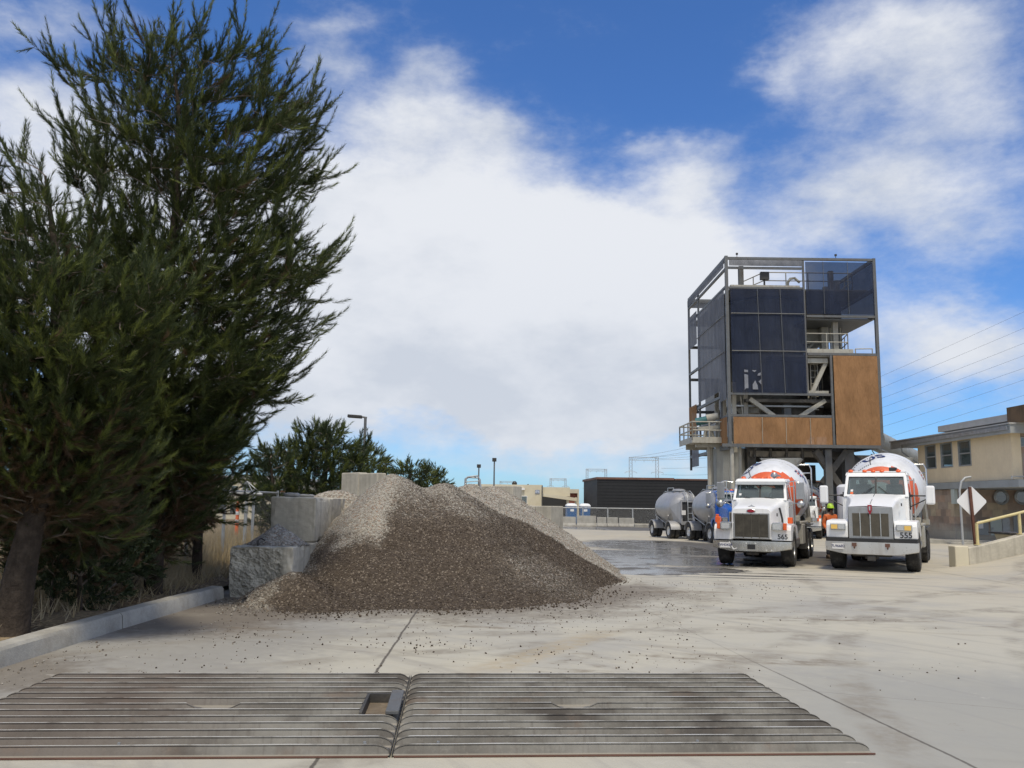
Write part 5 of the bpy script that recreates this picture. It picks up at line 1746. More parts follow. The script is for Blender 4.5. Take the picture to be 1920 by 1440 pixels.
# ramp wall with yellow handrail
YW = 25.32
xw0 = at(1817, 1040, YW).x
wl = thing('ramp_wall', 'low concrete wall climbing beside the ramp on the right', 'wall', (0, 0, 0))
m = MB()
rings = []
for i in range(40):
    x = xw0 + i * .5
    zt = max(.62, ramp_z(x) + .50) if x > xw0 + .4 else .62
    rings.append([Vector((x, YW, -.1)), Vector((x, YW, zt - .03)), Vector((x, YW + .03, zt)), Vector((x, YW + .27, zt)), Vector((x, YW + .3, zt - .03)), Vector((x, YW + .3, -.1))])
m.rings(rings); m.build('wall_body', MATS['wall_concrete'], wl, smooth=30)
m = MB(); m.bx(xw0 - .42, xw0 - .02, YW - .04, YW + .36, -.1, .66); m.build('end_pier', MATS['cream_wall'], wl, bev=.025)
rl = thing('handrail', 'yellow painted pipe handrail on the ramp wall', 'handrail', (0, 0, 0))
top = []
for px in (1832, 1913, 1990, 2070):
    x = at(px, 1000, YW + .15).x
    zb_ = max(.62, ramp_z(x) + .50)
    zt = zb_ + .62
    m = MB(); m.cyl((x, YW + .15, zb_), (x, YW + .15, zt), .045, n=10); m.cyl((x, YW + .15, zb_), (x, YW + .15, zb_ + .02), .1, n=10); m.build('post', MATS['yellow_paint'], rl, smooth=50)
    top.append((x, YW + .15, zt))
m = MB(); m.tube(top, .042, 10); m.build('top_rail', MATS['yellow_paint'], rl, smooth=50)
# diamond road sign seen from behind
sx = at(1826, 940, 24.9)
sg = thing('road_sign', 'blank white back of a diamond road sign on a brown post', 'sign', (at(1829, 1000, 25.85).x, 25.85, 0))
m = MB(); m.beam((0, 0, 0), (-.09, 0, at(1823, 913, 25.85).z), .07, .07); m.build('post', MATS['brown_steel'], sg)
m = MB()
r_ = 26 / F * 25.85 * 1.05
cz = at(1824, 940, 25.85).z
dm = []
for k in range(4):
    for e in (-.06, .06):
        an = math.pi / 2 * k + e * 1.2
        dm.append((r_ * math.cos(an), r_ * math.sin(an)))
m.prism(dm, lambda u_, v_, w_: Vector((u_ - .03, w_ + .05, v_ + cz)), 0, .012); m.build('plate', MATS['sign_white'], sg)
m = MB()
for e in (-.28, .28):
    m.cyl((-.03, .035, cz + e), (-.03, .07, cz + e), .02, n=6)
m.build('bolt', MATS['galvanised'], sg)

# ------------------------------------------------------------------ background
# street lamp with a shoebox head
YL = 34.0
a = at(681, 900, YL)
lm = thing('street_lamp', 'street lamp with a flat box head on a short arm, behind the bushy conifer', 'street lamp', (a.x, YL, gz(YL)))
zt = at(681, 783, YL).z - gz(YL)
m = MB(); m.cyl((0, 0, 0), (.0, 0, zt), .07, .055, n=10); m.build('pole', MATS['grey_steel'], lm, smooth=50)
m = MB(); m.cyl((.06, 0, zt), (-.15, 0, zt + .03), .035, n=8); m.build('arm', MATS['grey_steel'], lm)
m = MB(); m.box((-.42, 0, zt + .04), (.56, .26, .12), Matrix.Rotation(.06, 3, 'Y')); hd = m.build('lamp_head', MATS['lamp_dark'], lm, bev=.02)
m = MB(); m.box((-.665, 0, zt + .05), (.05, .2, .08)); m.build('photocell', MATS['clear_lens'], hd)
# flood light masts
for (px, pt, Ym, lb) in ((898, 871, 96, 'shorter distant lamp mast with one square head'), (927, 859, 90, 'taller distant lamp mast with one square head, rising behind the cream building')):
    a = at(px, pt, Ym)
    lm = thing('lamp_mast', lb, 'street lamp', (a.x, Ym, gz(Ym)), 0, 'distant lamp masts')
    h = a.z - gz(Ym)
    m = MB(); m.cyl((0, 0, 0), (0, 0, h - .3), .1, .07, n=8); m.build('pole', MATS['grey_steel'], lm)
    m = MB(); m.bx(-.22, .22, -.2, .2, h - .36, h + .02); m.build('lamp_head', MATS['lamp_dark'], lm, bev=.03)
# loader handrail hoops peeping over the heap
a, b_ = at(872, 905, 27.0), at(900, 905, 27.0)
m = MB()
for dy in (0, .5):
    y = 27.0 + dy
    m.tube([(a.x, y, 1.6), (a.x, y, a.z + .12), (a.x + .08, y, a.z + .18), (b_.x - .08, y, a.z + .22 - dy * .1), (b_.x - .02, y, a.z + .12), (b_.x + .08, y, 1.6)], .024, 8)
m.cyl((a.x + .3, 27, a.z + .2), (a.x + .3, 27.5, a.z + .17), .02, n=6)
m.cyl((a.x, 27, a.z + .02), (b_.x, 27, a.z + .06), .016, n=6)
tag(m.build('hoop_rail', MATS['galvanised'], smooth=60), 'bent pipe safety hoops standing on the bay wall behind the heap', 'handrail')
# cream building
YC = 128.0
cb = thing('cream_building', 'low cream industrial building with a dark covered loading bay', 'building', (0, 0, 0))
cx = lambda px, y=YC: at(px, 940, y).x
cz = lambda py, y=YC: at(1000, py, y).z
m = MB(); m.bx(cx(880), cx(1017), YC, YC + 30, gz(YC) - .2, cz(909)); m.build('office_wall', MATS['cream_wall'], cb)
m = MB(); m.bx(cx(1017.3), cx(1069), YC + 9, YC + 30, gz(YC) - .2, cz(912)); m.bx(cx(1017.3), cx(1069), YC + .3, YC + .7, cz(930), cz(913)); m.build('bay_wall', MATS['cream_wall'], cb)
m = MB()
a0, a1 = Vector((cx(1017.3), YC + .2, cz(925))), Vector((cx(1078), YC + .2, cz(933)))
m.prism([(a0.x, a0.z), (a1.x, a1.z), (a1.x, a1.z - .45), (a0.x, a0.z - .45)], lambda u_, v_, w_: Vector((u_, w_, v_)), YC - 3.5, YC + .25); m.build('canopy', MATS['cream_wall'], cb)
m = MB()
for px in (1062, 1077):
    m.bx(cx(px) - .18, cx(px) + .18, YC - 3.2, YC - 2.9, gz(YC), cz(932))
m.build('canopy_post', MATS['cream_wall'], cb)
m = MB(); m.bx(cx(1017.5), cx(1076), YC + 8.8, YC + 9, gz(YC) - .2, cz(930)); m.build('bay_shade', MATS['interior_dark'], cb)  # dark sheet standing in for the shade at the back of the bay
m = MB(); m.bx(cx(1070.5), cx(1088), YC + 6, YC + 30, gz(YC) - .2, cz(922)); m.build('brick_wall', MATS['brick_red'], cb)
m = MB(); m.bx(cx(1069.2), cx(1091), YC + 5.4, YC + 5.95, cz(923), cz(915)); m.bx(cx(1088.2), cx(1091), YC + 5.4, YC + 20, gz(YC), cz(923)); m.build('parapet', MATS['cream_wall'], cb)
m = MB(); m.bx(cx(970), cx(988.5), YC - .08, YC - .01, cz(948), cz(930)); wn = m.build('window', MATS['sign_white'], cb)
m = MB(); m.bx(cx(970.8), cx(977.5), YC - .12, YC - .085, cz(946.5), cz(931)); m.bx(cx(978.3), cx(987.6), YC - .12, YC - .085, cz(946.5), cz(931)); m.build('pane', MATS['window_glass'], wn)
m = MB(); m.bx(cx(969), cx(983.5), YC - .4, YC - .01, cz(919), cz(915.5)); m.build('awning', MATS['sign_white'], cb)
m = MB(); m.bx(cx(1003.5), cx(1011.5), YC - .1, YC - .01, cz(925.5), cz(919)); sgn = m.build('sign_board', MATS['potty_blue'], cb)
m = MB(); m.bx(cx(1004.2), cx(1010.8), YC - .13, YC - .105, cz(924.6), cz(920)); sp_ = m.build('sign_face', MATS['sign_white'], sgn)
m = MB(); m.bx(cx(1005.2), cx(1009.8), YC - .15, YC - .135, cz(923.4), cz(921.4)); m.build('lettering', MATS['potty_blue'], sgn)
m = MB(); m.cyl((cx(1016.5), YC - .1, gz(YC)), (cx(1016.5), YC - .1, cz(910)), .1, n=6); m.build('downpipe', MATS['grey_steel'], cb)
m = MB(); m.lathe([(.35, 0), (.4, .3), (.2, .55), (.01, .6)], 14, Matrix.Translation((cx(964.5), YC + 3, cz(909)))); m.cyl((cx(990.5), YC + 3, cz(909)), (cx(990.5), YC + 3, cz(907)), .12, n=8); m.build('roof_vent', MATS['lamp_dark'], cb)
# black clad building
YK = 112.0
kb = thing('black_building', 'long low black clad building with a rusty roof edge', 'building', (0, 0, 0))
kx = lambda px, y=YK: at(px, 940, y).x
zk = at(1120, 898.5, YK).z
xk = kx(1119.5)
yk = YK + 14
xk2 = at(1094.5, 940, yk).x
m = MB(); m.prism([(xk, YK), (xk + 60, YK), (xk + 60, YK + 20), (xk2, yk)], lambda u_, v_, w_: Vector((u_, v_, w_)), gz(YK) - .3, zk); m.build('cladding', MATS['black_cladding'], kb)
m = MB()
m.prism([(xk - .1, YK - .12), (xk + 10, YK - .12), (xk + 10, YK + 1), (xk, YK + 1), (xk2, yk + .4), (xk2 - .2, yk)], lambda u_, v_, w_: Vector((u_, v_, w_)), zk + .005, zk + .28)
m.bx(xk + 10.1, xk + 30, YK - .1, YK + 1, zk + .005, zk + .2); m.bx(xk + 30.1, xk + 60, YK - .12, YK + 1, zk + .005, zk + .26); m.build('roof_edge', MATS['rust_trim'], kb)
m = MB()
for k in range(14):
    z = gz(YK) + .4 + k * (zk - gz(YK)) / 14
    m.bx(xk + .02, xk + 60, YK - .03, YK - .003, z, z + .05)
m.build('seam', MATS['black_cladding'], kb)
# portable toilets
YP = 96.0
def potty(px, lb):
    a = at(px, 960, YP)
    rt = thing('portable_toilet', lb, 'portable toilet', (a.x, YP, gz(YP)), .1, 'blue portable toilets')
    m = MB(); m.bx(-.55, .55, -.55, .55, .12, 2.0); m.build('cabin', MATS['potty_blue'], rt, bev=.05)
    m = MB()
    rg_ = []
    for (s, z) in ((.58, 2.005), (.58, 2.08), (.5, 2.22), (.34, 2.32), (.05, 2.34)):
        rg_.append([Vector((cx_ * s, cy_ * s, z)) for cx_, cy_ in ((-1, -1), (0, -1.02), (1, -1), (1.02, 0), (1, 1), (0, 1.02), (-1, 1), (-1.02, 0))])
    m.rings(rg_); m.build('roof', MATS['potty_white'], rt, smooth=50)
    m = MB(); m.bx(-.38, .38, -.60, -.555, .2, 1.9); dr = m.build('door', MATS['potty_blue'], rt, bev=.02)
    m = MB(); m.bx(-.2, .2, -.62, -.603, 1.45, 1.7); m.build('label_panel', MATS['potty_white'], dr)
    m = MB(); m.bx(-.6, .6, -.6, .6, 0, .115); m.build('skid', MATS['lamp_dark'], rt)
potty(1071, 'blue portable toilet with a white roof, nearer the cream loading bay')
potty(1096, 'blue portable toilet with a white roof, nearer the black building')
# chain link fence in front of the black building
def chain_fence(p0, p1, h, n, label, rows=(1.0,), zf=gz, pr=.04):
    a, b_ = Vector((p0[0], p0[1], 0)), Vector((p1[0], p1[1], 0))
    rt = thing('chain_link_fence', label, 'fence', (a.x, a.y, zf(a.y)))
    for i in range(n + 1):
        q = a.lerp(b_, i / n)
        m = MB(); z = zf(q.y) - zf(a.y); m.cyl((q.x - a.x, q.y - a.y, z - .2), (q.x - a.x, q.y - a.y, z + h + .06), pr, n=8); m.build('post', MATS['galvanised'], rt, smooth=60)
    e = b_ - a
    ze = zf(b_.y) - zf(a.y)
    m = MB(); m.cyl((0, 0, h), (e.x, e.y, ze + h), pr * .7, n=8); m.build('top_rail', MATS['galvanised'], rt, smooth=60)
    m = MB(); m.quad((0, 0, .04), (e.x, e.y, ze + .04), (e.x, e.y, ze + h), (0, 0, h)); m.build('mesh', MATS['chain_link'], rt, recalc=False)
    return rt
YG = 92.0
chain_fence((at(1046, 960, YG).x, YG), (at(1420, 960, YG).x, YG), at(1150, 953, YG).z - gz(YG), 8, 'long chain link fence with a top rail before the black building', pr=.07)
chain_fence((-7.05, 7.0), (-7.05, 31.0), 1.95, 10, 'chain link fence running behind the pines on the left')
# concrete barriers
YJ = 86.5
edges = [(1046, 1080), (1081, 1118), (1119, 1137), (1138, 1159), (1160, 1189)]
words = ['leftmost', 'second from left', 'middle', 'second from right', 'rightmost']
for k, (pa, pb) in enumerate(edges):
    a, b_ = at(pa, 975, YJ), at(pb, 975, YJ)
    m = MB()
    ln = b_.x - a.x
    h = .92 + (.12 if k == 1 else 0) - (.04 if k > 3 else 0)
    pf = [(-.30, 0), (.30, 0), (.30, .08), (.15, .32), (.10, h), (-.10, h), (-.15, .32), (-.30, .08)]
    m.prism(pf, lambda u_, v_, w_: Vector((w_, u_, v_)), .02, ln - .02)
    o = m.build('concrete_barrier', MATS['concrete'], bev=.02)
    o.location = (a.x, YJ + (k % 2) * .12, gz(YJ))
    tag(o, words[k] + ' concrete barrier in the row before the portable toilets and fence', 'barrier', 'concrete barriers in a row')
m = MB(); a = at(1190, 985, 84); b_ = at(1260, 985, 82); m.bx(a.x, b_.x, 84, 84.5, gz(84) - .1, gz(84) + .3)
tag(m.build('concrete_kerb', MATS['kerb_concrete'], bev=.03), 'low concrete kerb right of the barrier row, behind the silver tankers', 'kerb')
# pylons: lattice gantries carrying the lines
def pylon(px0, px1, ptop, pbot, Yp, lb, arms):
    a, b_ = at(px0, ptop, Yp), at(px1, ptop, Yp)
    rt = thing('transmission_pylon', lb, 'pylon', (a.x, Yp, gz(Yp)), 0, 'power line pylons')
    wd = b_.x - a.x
    h = a.z - gz(Yp)
    s = wd * .10
    r = Yp * .00016
    for k, x0 in enumerate((0, wd - s)):
        m = MB()
        for dx_ in (0, s):
            for dy_ in (0, s):
                m.cyl((x0 + dx_, dy_, 0), (x0 + dx_, dy_, h), r, n=4)
        n = int(h / s / 1.2)
        for i in range(n):
            z0, z1_ = h * i / n, h * (i + 1) / n
            m.cyl((x0, 0, z0), (x0 + s, 0, z1_), r * .6, n=4); m.cyl((x0 + s, 0, z0), (x0, 0, z1_), r * .6, n=4)
        m.build('lattice_leg', MATS['galvanised'], rt)
        for f in arms:
            m = MB()
            for sg_ in (-1, 1):
                m.cyl((x0 + s / 2, 0, h * f), (x0 + s / 2 + sg_ * wd * .2, 0, h * f - wd * .02), r, n=4)
                m.cyl((x0 + s / 2, 0, h * f + wd * .05), (x0 + s / 2 + sg_ * wd * .2, 0, h * f - wd * .02), r * .7, n=4)
                m.cyl((x0 + s / 2 + sg_ * wd * .2, 0, h * f - wd * .02), (x0 + s / 2 + sg_ * wd * .2, 0, h * f - wd * .06), r * 1.3, n=4)
            m.build('cross_arm', MATS['galvanised'], rt)
    m = MB()
    for z in (h, h - s):
        m.cyl((0, 0, z), (wd, 0, z), r, n=4); m.cyl((0, s, z), (wd, s, z), r, n=4)
    n = 14
    for i in range(n):
        m.cyl((wd * i / n, 0, h), (wd * (i + .5) / n, 0, h - s), r * .6, n=4); m.cyl((wd * (i + .5) / n, 0, h - s), (wd * (i + 1) / n, 0, h), r * .6, n=4)
    for f in (.2, .5, .8):
        m.cyl((wd * f, 0, h - s), (wd * f, 0, h - s - wd * .07), r * 1.3, n=4)
    m.build('truss', MATS['galvanised'], rt)
pylon(1180, 1235, 857, 940, 230, 'largest steel gantry pylon above the black building', (.74, .6, .45))
pylon(1099, 1138, 879, 940, 300, 'second largest gantry pylon above the left end of the black building', (.7, .55))
pylon(1031, 1062, 897, 940, 380, 'third gantry pylon over the cream loading bay', (.75, .5))
pylon(937, 966, 902, 940, 470, 'smallest farthest gantry pylon over the cream office', (.75,))
# power lines sweeping over the right of the picture
for k, (pa, ya, pb, yb_) in enumerate(((1180, 858, 2050, 525), (1186, 861, 2050, 560), (1212, 858, 2050, 592), (1228, 860, 2050, 618), (1236, 862, 2050, 645), (1240, 878, 2050, 668), (1240, 890, 2050, 700))):
    a, b_ = at(pa, ya, 231), at(pb, yb_, 70)
    pts = [a.lerp(b_, i / 24) - Vector((0, 0, 3.0 * math.sin(math.pi * i / 24))) for i in range(25)]
    m = MB(); m.tube(pts, [.028 * (1 - i / 24) + .009 * i / 24 for i in range(25)], 4)
    tag(m.build('power_line', MATS['grey_steel']), 'thin dark power line sweeping up to the right over the stucco building', 'power line', 'power lines over the building')
# street scene far left, glimpsed between pine and blocks
YS = 70
sb = thing('pale_building', 'pale multi storey building glimpsed between the pines and the blocks', 'building', (0, 0, 0))
a, b_ = at(395, 930, YS), at(540, 930, YS)
zt = at(470, 898, YS).z
m = MB(); m.bx(a.x, b_.x, YS, YS + 12, gz(YS) - .2, zt); m.build('wall', MATS['cream_wall'], sb)
m = MB()
for r_ in range(2):
    for c_ in range(7):
        x = a.x + .7 + c_ * .95
        z = gz(YS) + 1.0 + r_ * 1.45
        m2 = MB(); m2.bx(x, x + .5, YS - .06, YS - .005, z, z + .7); m2.build('window', MATS['window_glass'], sb)
m = MB(); m.bx(a.x - .1, b_.x + .1, YS - .2, YS + 12, zt + .005, zt + .25); m.build('roof', MATS['roof_grey'], sb)
m = MB(); m.bx(a.x, b_.x, YS - .12, YS - .01, gz(YS) + 2.55, gz(YS) + 2.8); m.build('red_band', MATS['brick_red'], sb)
# gate frame post at the fence
a = at(458, 1000, 23.0)
gp = thing('gate_frame', 'steel gate frame with a peaked top rail beyond the fence', 'gate', (a.x, 23.0, gz(23)))
zt = at(458, 925, 23.0).z
xa, xb_ = at(428, 924, 23).x - a.x, at(492, 926, 23).x - a.x
m = MB(); m.cyl((0, 0, 0), (.02, 0, zt), .045, n=8); m.build('post', MATS['galvanised'], gp)
m = MB(); m.cyl((xa, 0, zt + .01), (xb_, 0, zt - .02), .04, n=8); m.build('top_rail', MATS['galvanised'], gp)
m = MB()
for q in (-.38, -.19, 0, .19, .38):
    m.cyl((0, 0, zt + .32), (q, 0, zt), .013, n=5)
m.build('peak_brace', MATS['galvanised'], gp)
# traffic delineator post
a = ground(444, 1000)
tc = thing('traffic_delineator', 'orange traffic delineator with pale bands beyond the fence', 'traffic cone', (at(444, 985, 27).x, 27, soil_z(-9, 27)))
h = at(444, 940, 27).z - soil_z(-9, 27)
m = MB(); m.lathe([(.20, 0), (.20, .05), (.06, .08), (.05, h - .1), (.03, h), (.01, h)], 14); m.build('body', MATS['cone_orange'], tc, smooth=40)
for f in (.55, .72):
    m = MB(); m.lathe([(.062, h * f), (.060, h * f + .1)], 14); m.build('band', MATS['sign_white'], tc, smooth=40)
# utility pole far left
a = at(461, 925, 85)
up_ = thing('utility_pole', 'distant wooden utility pole with crossarms between the pine and the conifer', 'utility pole', (a.x, 85, gz(85)))
h = at(461, 881, 85).z - gz(85)
m = MB(); m.cyl((0, 0, 0), (0, 0, h), .15, .11, n=8); m.build('pole', MATS['bark'], up_)
for f in (.98, .90):
    m = MB(); m.bx(-.9, .9, -.06, .06, h * f - .06, h * f + .06); m.build('crossarm', MATS['bark'], up_)
for k in range(3):
    z = h * .99 + k * .02
    p_a = at(461, 881, 85); p_b = at(200, 800 + 6 * k, 60)
    p_b2 = at(690, 870 + 5 * k, 120)
    m = MB(); m.tube([p_b, p_b.lerp(p_a, .5) - Vector((0, 0, .5)), p_a + Vector(((k - 1) * .7, 0, -.1)), p_a.lerp(p_b2, .5) - Vector((0, 0, .5)), p_b2], .02, 4)
    tag(m.build('power_line', MATS['grey_steel']), 'thin line strung from the distant wooden utility pole', 'power line', 'lines of the utility pole')
# ------------------------------------------------------------------ vehicles (local frame: x across, y rearwards, z up)
def wheel(root, x, y, r, wd, outer, rim='white_paint', name='wheel', hub=True, tread=True):
    """one wheel; outer = +1/-1 side that shows its rim"""
    rt = bpy.data.objects.new(name, None)
    C.objects.link(rt); rt.parent = root; rt.location = (x, y, r)
    n = 44
    prof = [(r * .54, -wd * .46), (r * .62, -wd * .5), (r * .86, -wd * .5), (r * .95, -wd * .46), (r * .99, -wd * .36), (r, -wd * .2), (r, -.02), (r, .02), (r, wd * .2), (r * .99, wd * .36), (r * .95, wd * .46), (r * .86, wd * .5), (r * .62, wd * .5), (r * .54, wd * .46)]
    rings = []
    for i, (rr, xx) in enumerate(prof):
        ring = []
        for k in range(n):
            q = rr
            if tread and 3 <= i <= 10:
                left = i < 7
                if (k + (0 if left else 1) + (i % 2)) % 3 == 0:
                    q = rr - r * .035
                elif i in (6, 7):
                    q = rr - r * .02
            a = 2 * math.pi * k / n
            ring.append(Vector((xx, q * math.cos(a), q * math.sin(a))))
        rings.append(ring)
    m = MB(); m.rings(rings, True, False)
    m.build('tyre', MATS['rubber'], rt, smooth=28)
    m = MB()
    M = Matrix.Rotation(math.pi / 2 * outer, 4, 'Y')
    m.lathe([(r * .56, wd * .46), (r * .52, wd * .40), (r * .50, wd * .12), (r * .42, wd * .05), (r * .36, wd * .14), (r * .20, wd * .18), (r * .19, wd * .36), (r * .12, wd * .42), (.001, wd * .42)], 28, M)
    m.build('rim', MATS[rim], rt, smooth=35)
    if hub:
        m = MB()
        for k in range(8):
            a = 2 * math.pi * k / 8
            p = M @ Vector((r * .28 * math.cos(a), r * .28 * math.sin(a), wd * .13))
            p2 = M @ Vector((r * .28 * math.cos(a), r * .28 * math.sin(a), wd * .22))
            m.cyl(p, p2, r * .035, n=6)
        m.build('wheel_nuts', MATS['chrome'], rt)
    m = MB(); m.lathe([(r * .55, -wd * .44), (r * .3, -wd * .2), (.001, -wd * .2)], 24, M); m.build('brake_drum', MATS['dark_steel'], rt)
    return rt

def loft_hood(secs, n=9):
    """secs: (y, halfwidth bottom, halfwidth top, z bottom, z top, corner radius, crown)"""
    rings = []
    for (y, wb, wt, zb, zt, cr, cw) in secs:
        pts = [(-wb, zb)]
        for k in range(n):
            a = math.pi - (math.pi / 2) * k / (n - 1)
            pts.append((-wt + cr + cr * math.cos(a), zt - cr + cr * math.sin(a)))
        for k in range(1, 5):
            t = k / 5
            pts.append((-wt + cr + 2 * (wt - cr) * t, zt + cw * math.sin(math.pi * t)))
        for k in range(n):
            a = math.pi / 2 - (math.pi / 2) * k / (n - 1)
            pts.append((wt - cr + cr * math.cos(a), zt - cr + cr * math.sin(a)))
        pts.append((wb, zb))
        rings.append([Vector((x, y, z)) for x, z in pts])
    return rings

def fender_shape(y0, y1, zt, zb, wy, wr, wz):
    out = [(y0, zb), (y0, zt - .14), (y0 + .04, zt - .05), (y0 + .14, zt), (wy, zt + .03), (y1 - .25, zt - .02), (y1 - .06, zt - .16), (y1, zt - .42), (y1, zb + .02)]
    a0 = math.asin(min(.99, max(-.99, (zb + .02 - wz) / wr))); a1 = math.pi - math.asin(min(.99, max(-.99, (zb - wz) / wr)))
    arc = [(wy + wr * math.cos(a0 + (a1 - a0) * k / 14), wz + wr * math.sin(a0 + (a1 - a0) * k / 14)) for k in range(15)]
    arc = [q for q in arc if y0 + .05 < q[0] < y1 - .02]
    return out + arc

def make_truck(label, cat, style, group=None):
    A = style['kind'] == 'wide'
    paint = style['paint']
    root = thing(style['name'], label, cat, (0, 0, 0), 0, group)
    P = lambda nm, m, mt, par=None, **k: m.build(nm, MATS[mt] if isinstance(mt, str) else mt, par or root, **k)
    S = style
    cw = S['cab_w'] / 2                 # cab half width
    zr, zw0, zw1 = S['roof'], S['ws0'], S['ws1']
    yc0, yc1 = S['cab_y'], S['cab_y'] + 1.42
    gh = S['grille_w'] / 2
    bw = S['bumper_w'] / 2
    wy, wr = 1.08, S['tyre_r']
    # chassis
    m = MB()
    Lc = S['length']
    for s in (-1, 1):
        m.bx(s * .40, s * .48, .35, Lc, .70, .98)
    for y in (.5, 2.0, 3.4, 5.0, 6.6, Lc - .1):
        if y < Lc:
            m.bx(-.40, .40, y, y + .14, .72, .95)
    P('chassis', m, 'dark_steel')
    m = MB(); m.cyl((-bw + .3, wy, wr * .95), (bw - .3, wy, wr * .95), .08, n=8); m.bx(-.35, .35, .5, 1.9, .42, .72); m.bx(-.5, .5, .22, .42, .40, .60); m.bx(-.18, .18, .12, .20, .34, .50); P('axle', m, 'dark_steel', bev=.03)
    # front wheels
    for s in (-1, 1):
        wheel(root, s * (bw - .20), wy, wr, .36, s, rim='dull_chrome')
    # bumper
    m = MB()
    b0, b1 = S['bump0'], S['bump1']
    pf = [(-bw, b1), (bw, b1), (bw, b0 + .10), (bw * .55, b0), (-bw * .55, b0), (-bw, b0 + .10)]
    rings = []
    for k in range(25):
        u_ = -bw + 2 * bw * k / 24
        e = max(0.0, (abs(u_) / bw - .55) / .45)
        zl_ = b0 + .10 * e
        yo_ = (abs(u_) / bw) ** 4 * .08
        rings.append([Vector((u_, yo_ - .06, b1)), Vector((u_, yo_ - .062, (b1 + zl_) / 2)), Vector((u_, yo_ - .055, zl_ + .015)), Vector((u_, yo_ - .03, zl_)), Vector((u_, yo_ + .04, zl_)), Vector((u_, yo_ + .04, b1))])
    m.rings(rings)
    for s in (-1, 1):
        m.prism([(.02, b1), (.42, b1), (.42, b0 + .17), (.02, b0 + .10)], lambda u_, v_, w_: Vector((w_, u_ + .055, v_)), s * (bw - .035), s * bw)
    bp = P('bumper', m, S['bumper_mat'], smooth=30)
    m = MB()
    if A:
        for s in (-.42, .42):
            m.box((s, -.075, b1 - .07), (.12, .03, .09)); m.cyl((s, -.09, b1 - .12), (s, -.06, b1 - .18), .03, .012, n=6)
        P('tow_hook', m, 'rust_trim', bp)
        m = MB(); m.bx(-.10, .10, -.02, .05, b0 - .16, b0 - .012); m.bx(-.08, .08, -.03, -.021, b0 - .14, b0 - .03); P('hitch', m, 'dark_steel', bp)
    else:
        m.bx(-.11, .11, -.068, -.062, b0 + .07, b0 + .21); P('tow_opening', m, 'black_plastic', bp)
        m = MB()
        for x in (-.14, .12, .42, .56):
            m.cyl((x, -.075, b1 - .06 if abs(x) < .3 else b0 + .06), (x, -.06, b1 - .06 if abs(x) < .3 else b0 + .06), .016, n=8)
        m.beam((-.62, -.066, b1 - .03), (-.50, -.066, b0 + .06), .008, .028); m.beam((-.50, -.066, b0 + .06), (-.40, -.066, b0 + .10), .008, .022); P('scratch', m, 'plate_white', bp)
    # licence plate
    px_ = -bw + (.34 if A else .36)
    m = MB(); m.bx(px_ - .15, px_ + .15, -.078, -.066, b1 - .20, b1 - .05); pl = P('licence_plate', m, 'plate_white', bp)
    text_on(S['plate'], .10, (px_, -.078, b1 - .125), (1, 0, 0), (0, 0, 1), .003).build('lettering', MATS['navy_paint'], pl, recalc=False)
    # hood
    g0, g1 = S['gr0'], S['gr1']
    yh = .12
    if A:
        secs = [(yh, gh + .02, gh + .0, g0, g1 + .02, .05, .02), (yh + .12, gh + .03, gh + .02, g0, g1 + .05, .07, .02), (.9, gh + .10, gh + .04, g0, (g1 + zw0) / 2 + .03, .12, .03), (1.55, gh + .2, gh + .12, g0, zw0 - .03, .14, .035), (yc0 + .02, cw - .03, cw - .08, g0, zw0 + .0, .12, .03)]
    else:
        secs = [(yh - .06, gh + .09, gh + .08, g0 - .02, g1 + .16, .12, .015), (yh + .06, gh + .12, gh + .11, g0 - .02, g1 + .21, .15, .02), (.55, gh + .14, gh + .13, g0, g1 + .27, .17, .02), (1.3, gh + .17, gh + .16, g0, g1 + .35, .17, .03), (yc0 + .02, cw - .02, cw - .05, g0, zw0 - .01, .14, .03)]
    m = MB(); m.rings(loft_hood(secs), False, False)
    r0 = loft_hood(secs)[0]
    hood = P('hood', m, paint, smooth=50)
    # front panel round the grille
    zt0 = secs[0][4]
    fw = secs[0][2]
    yf = secs[0][0]
    m = MB()
    if A:
        m.bx(-fw, fw, yf - .012, yf + .05, g0 - .04, zt0)
        fr = P('grille_surround', m, 'dull_chrome', hood, bev=.015)
        gi0, gi1, gw = g0 + .06, g1 - .16, gh - .11
    else:
        rr = r0
        m.add(rr, [tuple(range(len(rr)))])
        fr = P('nose_panel', m, paint, hood)
        gi0, gi1, gw = g0 + .03, g1, gh
        q = MB()
        t = .045
        q.bx(-gw - t, -gw, yf - .03, yf + .02, gi0 - t, gi1 + t); q.bx(gw, gw + t, yf - .03, yf + .02, gi0 - t, gi1 + t); q.bx(-gw, gw, yf - .03, yf + .02, gi1, gi1 + t); q.bx(-gw, gw, yf - .03, yf + .02, gi0 - t, gi0)
        P('grille_surround', q, 'dull_chrome', hood, bev=.012)
    m = MB(); m.bx(-gw, gw, yf - .02, yf - .013, gi0, gi1)
    gr = P('grille', m, 'grille_dark')
    m = MB()
    if A:
        k = 26
        for i in range(k):
            z = gi0 + (gi1 - gi0) * (i + .5) / k
            m.box((0, yf - .026, z), (gw * 2, .02, .012), Matrix.Rotation(-.5, 3, 'X'))
    else:
        k = 34
        for i in range(k):
            x = -gw + 2 * gw * (i + .5) / k
            m.bx(x - .006, x + .006, yf - .034, yf - .0205, gi0, gi1)
    P('slats', m, 'grille_bar', gr)
    for x in ((-.25, 0, .25) if A else (-.27, 0, .27)):
        m = MB(); x_ = x * gh / .55 * (1.0 if A else 1.0); m.bx(x_ - .012, x_ + .012, yf - .052, yf - .036, gi0 - .03, gi1 + .03); P('grille_rib', m, 'chrome' if A else 'grille_bar', gr)
